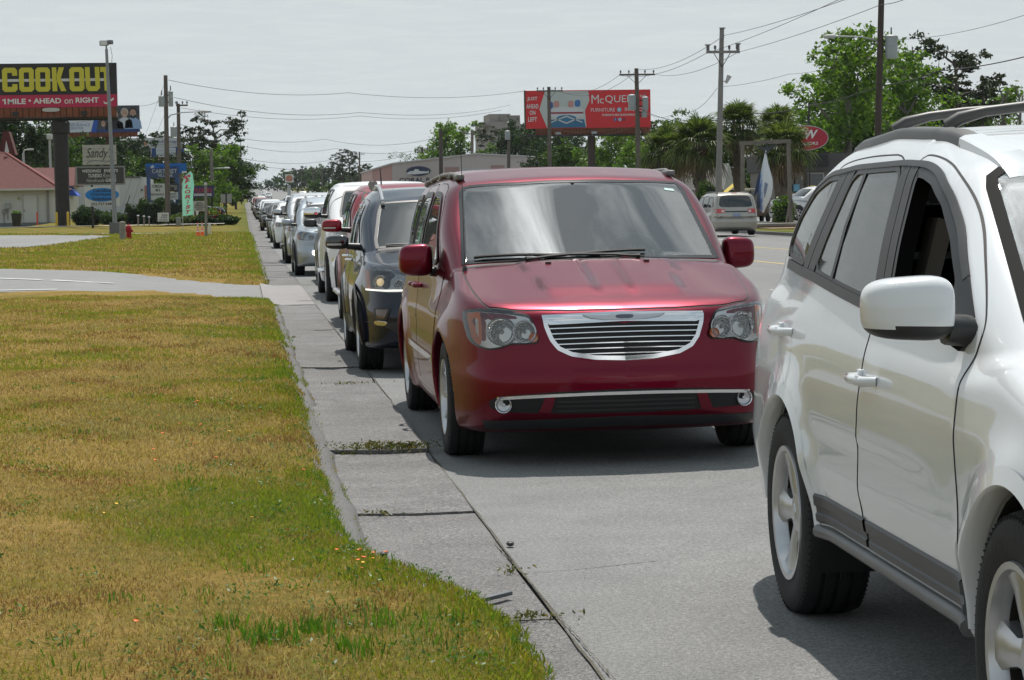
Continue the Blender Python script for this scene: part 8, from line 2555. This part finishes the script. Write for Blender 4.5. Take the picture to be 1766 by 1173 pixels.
 # -- turf, weeds, flowers and litter on the verge
def patch_noise(x,y):
 return(.5+.22*np.sin(x*1.9+1.7*np.sin(y*.8))+.18*np.sin(y*1.3+1.1*np.sin(x*2.7+1))+.14*np.sin(x*5.1+y*3.7)+.10*np.sin(y*7.3-x*4.2))
def blade_mat(name,stops,trans=.25):
 m=leaf_mat(name,stops[0],stops[1],stops[2],trans)
 return m
G_STRAW=blade_mat('blade_straw',((.245,.15,.055),(.415,.295,.12),(.62,.49,.26)),.3)
G_OLIVE=blade_mat('blade_olive',((.21,.165,.022),(.31,.25,.040),(.40,.33,.075)),.35)
G_GREEN=blade_mat('blade_green',((.13,.165,.012),(.19,.235,.020),(.26,.31,.04)),.4)
def blades(x,y,h,w,rng,lean=.55,zf=zverge):
 n=len(x)
 z=zf(x,y)-.006
 az=rng.uniform(0,2*math.pi,n);ln=rng.uniform(.15,1.0,n)*lean
 fa=rng.uniform(0,2*math.pi,n)
 wx,wy=np.cos(fa)*w,np.sin(fa)*w
 tx,ty=np.cos(az)*h*ln,np.sin(az)*h*ln
 hz=h*np.sqrt(np.maximum(1-(ln*.8)**2,.1))
 A=np.stack([x-wx,y-wy,z],1);B_=np.stack([x+wx,y+wy,z],1)
 Cc=np.stack([x+tx*.45+wx*.7,y+ty*.45+wy*.7,z+hz*.62],1);T=np.stack([x+tx,y+ty,z+hz],1)
 return np.stack([A,B_,Cc,T],1).reshape(-1,3),np.arange(4*n).reshape(n,4)
def turf():
 rng=np.random.default_rng(77)
 sets={'s':[],'o':[],'g':[],'b':[]}
 for(y0,y1,dens,hh,ww)in((5.2,12,6200,.024,.0022),(12,20,3300,.028,.0031),(20,36,1300,.033,.0048),(44,75,190,.06,.011),(75,120,55,.08,.02)):
  WD=.19*y1+2.2
  n=int(dens*(y1-y0)*WD)
  y=rng.uniform(y0,y1,n)
  left=-.19*y-1.5
  x=left+(verge_edge(y)+.03-left)*rng.random(n)
  keep=rng.random(n)<(verge_edge(y)-left)/WD
  keep&=(x>-.15*y-.5)|(rng.random(n)<.55)
  q=np.stack([x,y],1)
  for poly in(DRIVE,LOT):
   keep&=~in_poly(q,poly)
  bare=(np.sin(x*3.1+1)*np.sin(y*1.7)+.6*np.sin(x*7+y*4))>1.02
  keep&=~(bare&(rng.random(n)<.7)&(y<14))
  x,y=x[keep],y[keep]
  e=verge_edge(y)-x
  g=patch_noise(x,y)+.20*rng.normal(size=len(x))+.24*np.exp(-np.maximum(e,0)/.42)+.26*ss(40,70,y)-.05
  g=g+.12*ss(1.2,.2,e)*ss(18,9,y)
  kd=np.where(g>.82,2,np.where(g>.54,1,0))
  n2=.5+.25*np.sin(x*4.3+2*np.sin(y*2.1))+.25*np.sin(y*3.3+1.5*np.sin(x*6.1))+.2*rng.normal(size=len(x))
  kd=np.where((kd<2)&(n2>.86),3,kd)
  h=hh*rng.uniform(.5,1.3,len(x))*(1+.25*(kd==2))*(1+.15*np.exp(-np.maximum(e,0)/.15))
  for i,kk in enumerate('sogb'):
   m=kd==i
   sets[kk].append((x[m],y[m],h[m],ww*rng.uniform(.7,1.4,m.sum())))
 V,F,M=[],[],[]
 b=0
 for i,kk in enumerate('sogb'):
  x,y,h,w=[np.concatenate(q)for q in zip(*sets[kk])]
  v,f=blades(x,y,h,w,rng,.85)
  V.append(v);F.append(f+b);M.append(np.full(len(f),i));b+=len(v)
 o=mk('grass',np.concatenate(V),np.concatenate(F),None,None,False,mats=[G_STRAW,G_OLIVE,G_GREEN,leaf_mat('blade_brown',(.17,.085,.035),(.26,.135,.055),(.36,.21,.10),.3)],midx=np.concatenate(M))
 struct(o,'stuff');o['label']='dry straw and green mown grass of the verge'
 cl=[(.05,7.05,.10,150),(.20,7.25,.08,110),(.42,7.4,.12,80),(-.08,7.3,.07,60),(.55,7.05,.12,80),(.32,6.85,.10,90)]
 X,Yy,H=[],[],[]
 for(cx,cy,r,n)in cl:
  X.append(rng.normal(cx,r*.5,n));Yy.append(rng.normal(cy,r,n));H.append(rng.uniform(.03,.070,n))
 for i in range(70):
  cy=rng.uniform(6,33);cx=rng.uniform(-.1*cy-.3,.4);n=26
  if rng.random()<.5:
   cx=float(verge_edge(cy))-rng.uniform(.02,.35)
  X.append(rng.normal(cx,.05,n));Yy.append(rng.normal(cy,.09,n));H.append(rng.uniform(.025,.055,n))
 x,y,h=np.concatenate(X),np.concatenate(Yy),np.concatenate(H)
 v,f=blades(x,y,h,rng.uniform(.002,.0045,len(x)),rng,.5)
 o=mk('grass_tufts',v,f,leaf_mat('tuft_green',(.05,.12,.008),(.08,.18,.012),(.12,.25,.03),.4),None,False);struct(o,'stuff')
 c=[]
 for i in range(240):
  cy=5.8+29*rng.random()**1.3;e=float(verge_edge(cy));cx=e-abs(rng.normal(0,.75))-.03
  if rng.random()<.3:
   cx=rng.uniform(-.12*cy-.2,e)
  n=30;p_=rng.normal(size=(n,3))*np.array([.045,.06,.008]);p_[:,0]+=cx;p_[:,1]+=cy;p_[:,2]=zverge(p_[:,0],p_[:,1])+rng.uniform(.012,.04,n);c.append(p_)
 c=np.concatenate(c);V,F=leaf_cloud(c,np.array([0,0,1.4]),.009,rng,.55)
 o=mk('weeds',V,F,leaf_mat('weed_green',(.04,.095,.012),(.065,.14,.02),(.10,.19,.04),.35),None,False);struct(o,'stuff')
 c=[]
 for(cx,cy,sx,n)in((.80,13.60,.16,620),(.98,13.60,.07,260),(.72,13.66,.07,240),(.58,13.55,.04,60),(.62,10.84,.04,40),(.86,18.98,.10,90),(1.04,9.0,.03,40),(.98,7.98,.08,90),(.53,26,.03,40),(.47,47,.05,60)):
  p_=rng.normal(size=(n,3))*np.array([sx,.035,0])*rng.choice([.5,1,1.6],size=(n,1));p_[:,0]+=cx;p_[:,1]+=cy;p_[:,2]=zr(p_[:,1])+.008+rng.uniform(0,.05,n)*(n>100)+rng.uniform(0,.02,n);c.append(p_)
 c=np.concatenate(c);V,F=leaf_cloud(c,np.array([0,0,.6]),.012,rng,.5)
 o=mk('gutter_weeds',V,F,leaf_mat('gutter_weed',(.07,.085,.02),(.10,.115,.03),(.20,.14,.06),.3),None,False);struct(o,'stuff')
 n=2600;y=5.6+14*rng.random(n);x=verge_edge(y)+rng.exponential(.07,n)*(1+2*(y<9))
 x=np.where(rng.random(n)<.3,rng.uniform(.5,1.07,n),x);z=np.where(x>verge_edge(y),zr(y)+.012,zverge(x,y))
 c=np.stack([x,y,z],1);V,F=leaf_cloud(c,np.array([0,0,5]),.0055,rng,.5)
 o=mk('litter_crumbs',V,F,leaf_mat('crumb',(.06,.045,.03),(.14,.10,.06),(.22,.19,.15),.1),None,False);struct(o,'stuff')
 st=MB();st.tube([(0,0,0),(.004,0,.05)],.0015,4)
 hd=MB();hd.lathe([(.0001,.054),(.006,.052),(.012,.050),(.017,.056),(.018,.058),(.012,.0535),(.0001,.057)],9)
 proto_f={}
 for nm,colr in(('orange',(.75,.16,.01)),('yellow',(.75,.45,.02))):
  t=thing('wildflower','small %s wildflower in the verge grass'%nm,'flower',(0,0,0),group='small %s wildflowers in the verge'%nm)
  st.build('stem',G_GREEN,t);hd.build('flower_head',P('petal_'+nm,colr,.5),t);proto_f[nm]=[t,False]
 spots=[(rng.uniform(-.6,.3),rng.uniform(8.5,20))for _ in range(26)]+[(.42+rng.normal(0,.08),8.55+rng.normal(0,.18))for _ in range(9)]+[(-.15+rng.normal(0,.2),15.5+rng.normal(0,.8))for _ in range(9)]+[(rng.uniform(-1.2,-.3),rng.uniform(7,16))for _ in range(10)]
 for i,(x,y)in enumerate(spots):
  nm='yellow' if i%4==0 else 'orange'
  src=proto_f[nm]
  o=src[0]if not src[1]else copy_tree(src[0])
  src[1]=True
  o.location=(x,y,float(zverge(x,y))+.01);o.rotation_euler=(rng.uniform(-.3,.3),rng.uniform(-.3,.3),rng.uniform(0,6));s_=rng.uniform(.32,.6);o.scale=(s_,)*3
 p=to_world(826,1026,8.35);m=MB();m.bbox((0,0,.012),(.030,.20,.016),.004,-.75);b=m.build('plastic_strip',P('strip_grey',(.10,.11,.12),.5),None,smooth=40);b.location=(1.0-.10,8.36,.012);tag(b,'grey plastic strip lying across the edge of grass and gutter','litter')
 for i,(px,py,lab)in enumerate(((662,958,'dark stone lying in the gutter near the grass edge'),(880,940,'flat dark scrap on the seam between gutter and road'))):
  d=to_world(px,py,10);s_=(CAM_H-.01)/(CAM_H-d.z);V,F=superbox((0,0,.008),(.035,.05,.022),.9,n=9,m=6);m=MB();m.add(V,F);b=m.build('stone',C(.03,.03,.03),None,smooth=False);b.location=(d.x*s_,d.y*s_,.008);tag(b,lab,'stone')
turf()
# -- the air
def haze():
 m=bpy.data.materials.new('haze_air');m.use_nodes=True
 nt=m.node_tree;nt.nodes.clear()
 o=nt.nodes.new('ShaderNodeOutputMaterial');v=nt.nodes.new('ShaderNodeVolumePrincipled')
 v.inputs['Color'].default_value=(.80,.88,.95,1);v.inputs['Density'].default_value=.00006;v.inputs['Anisotropy'].default_value=.25
 nt.links.new(v.outputs[0],o.inputs['Volume'])
 b=MB();b.box((0,1950,32),(2000,4300,68))
 struct(b.build('haze',m,smooth=False),'stuff')
haze()
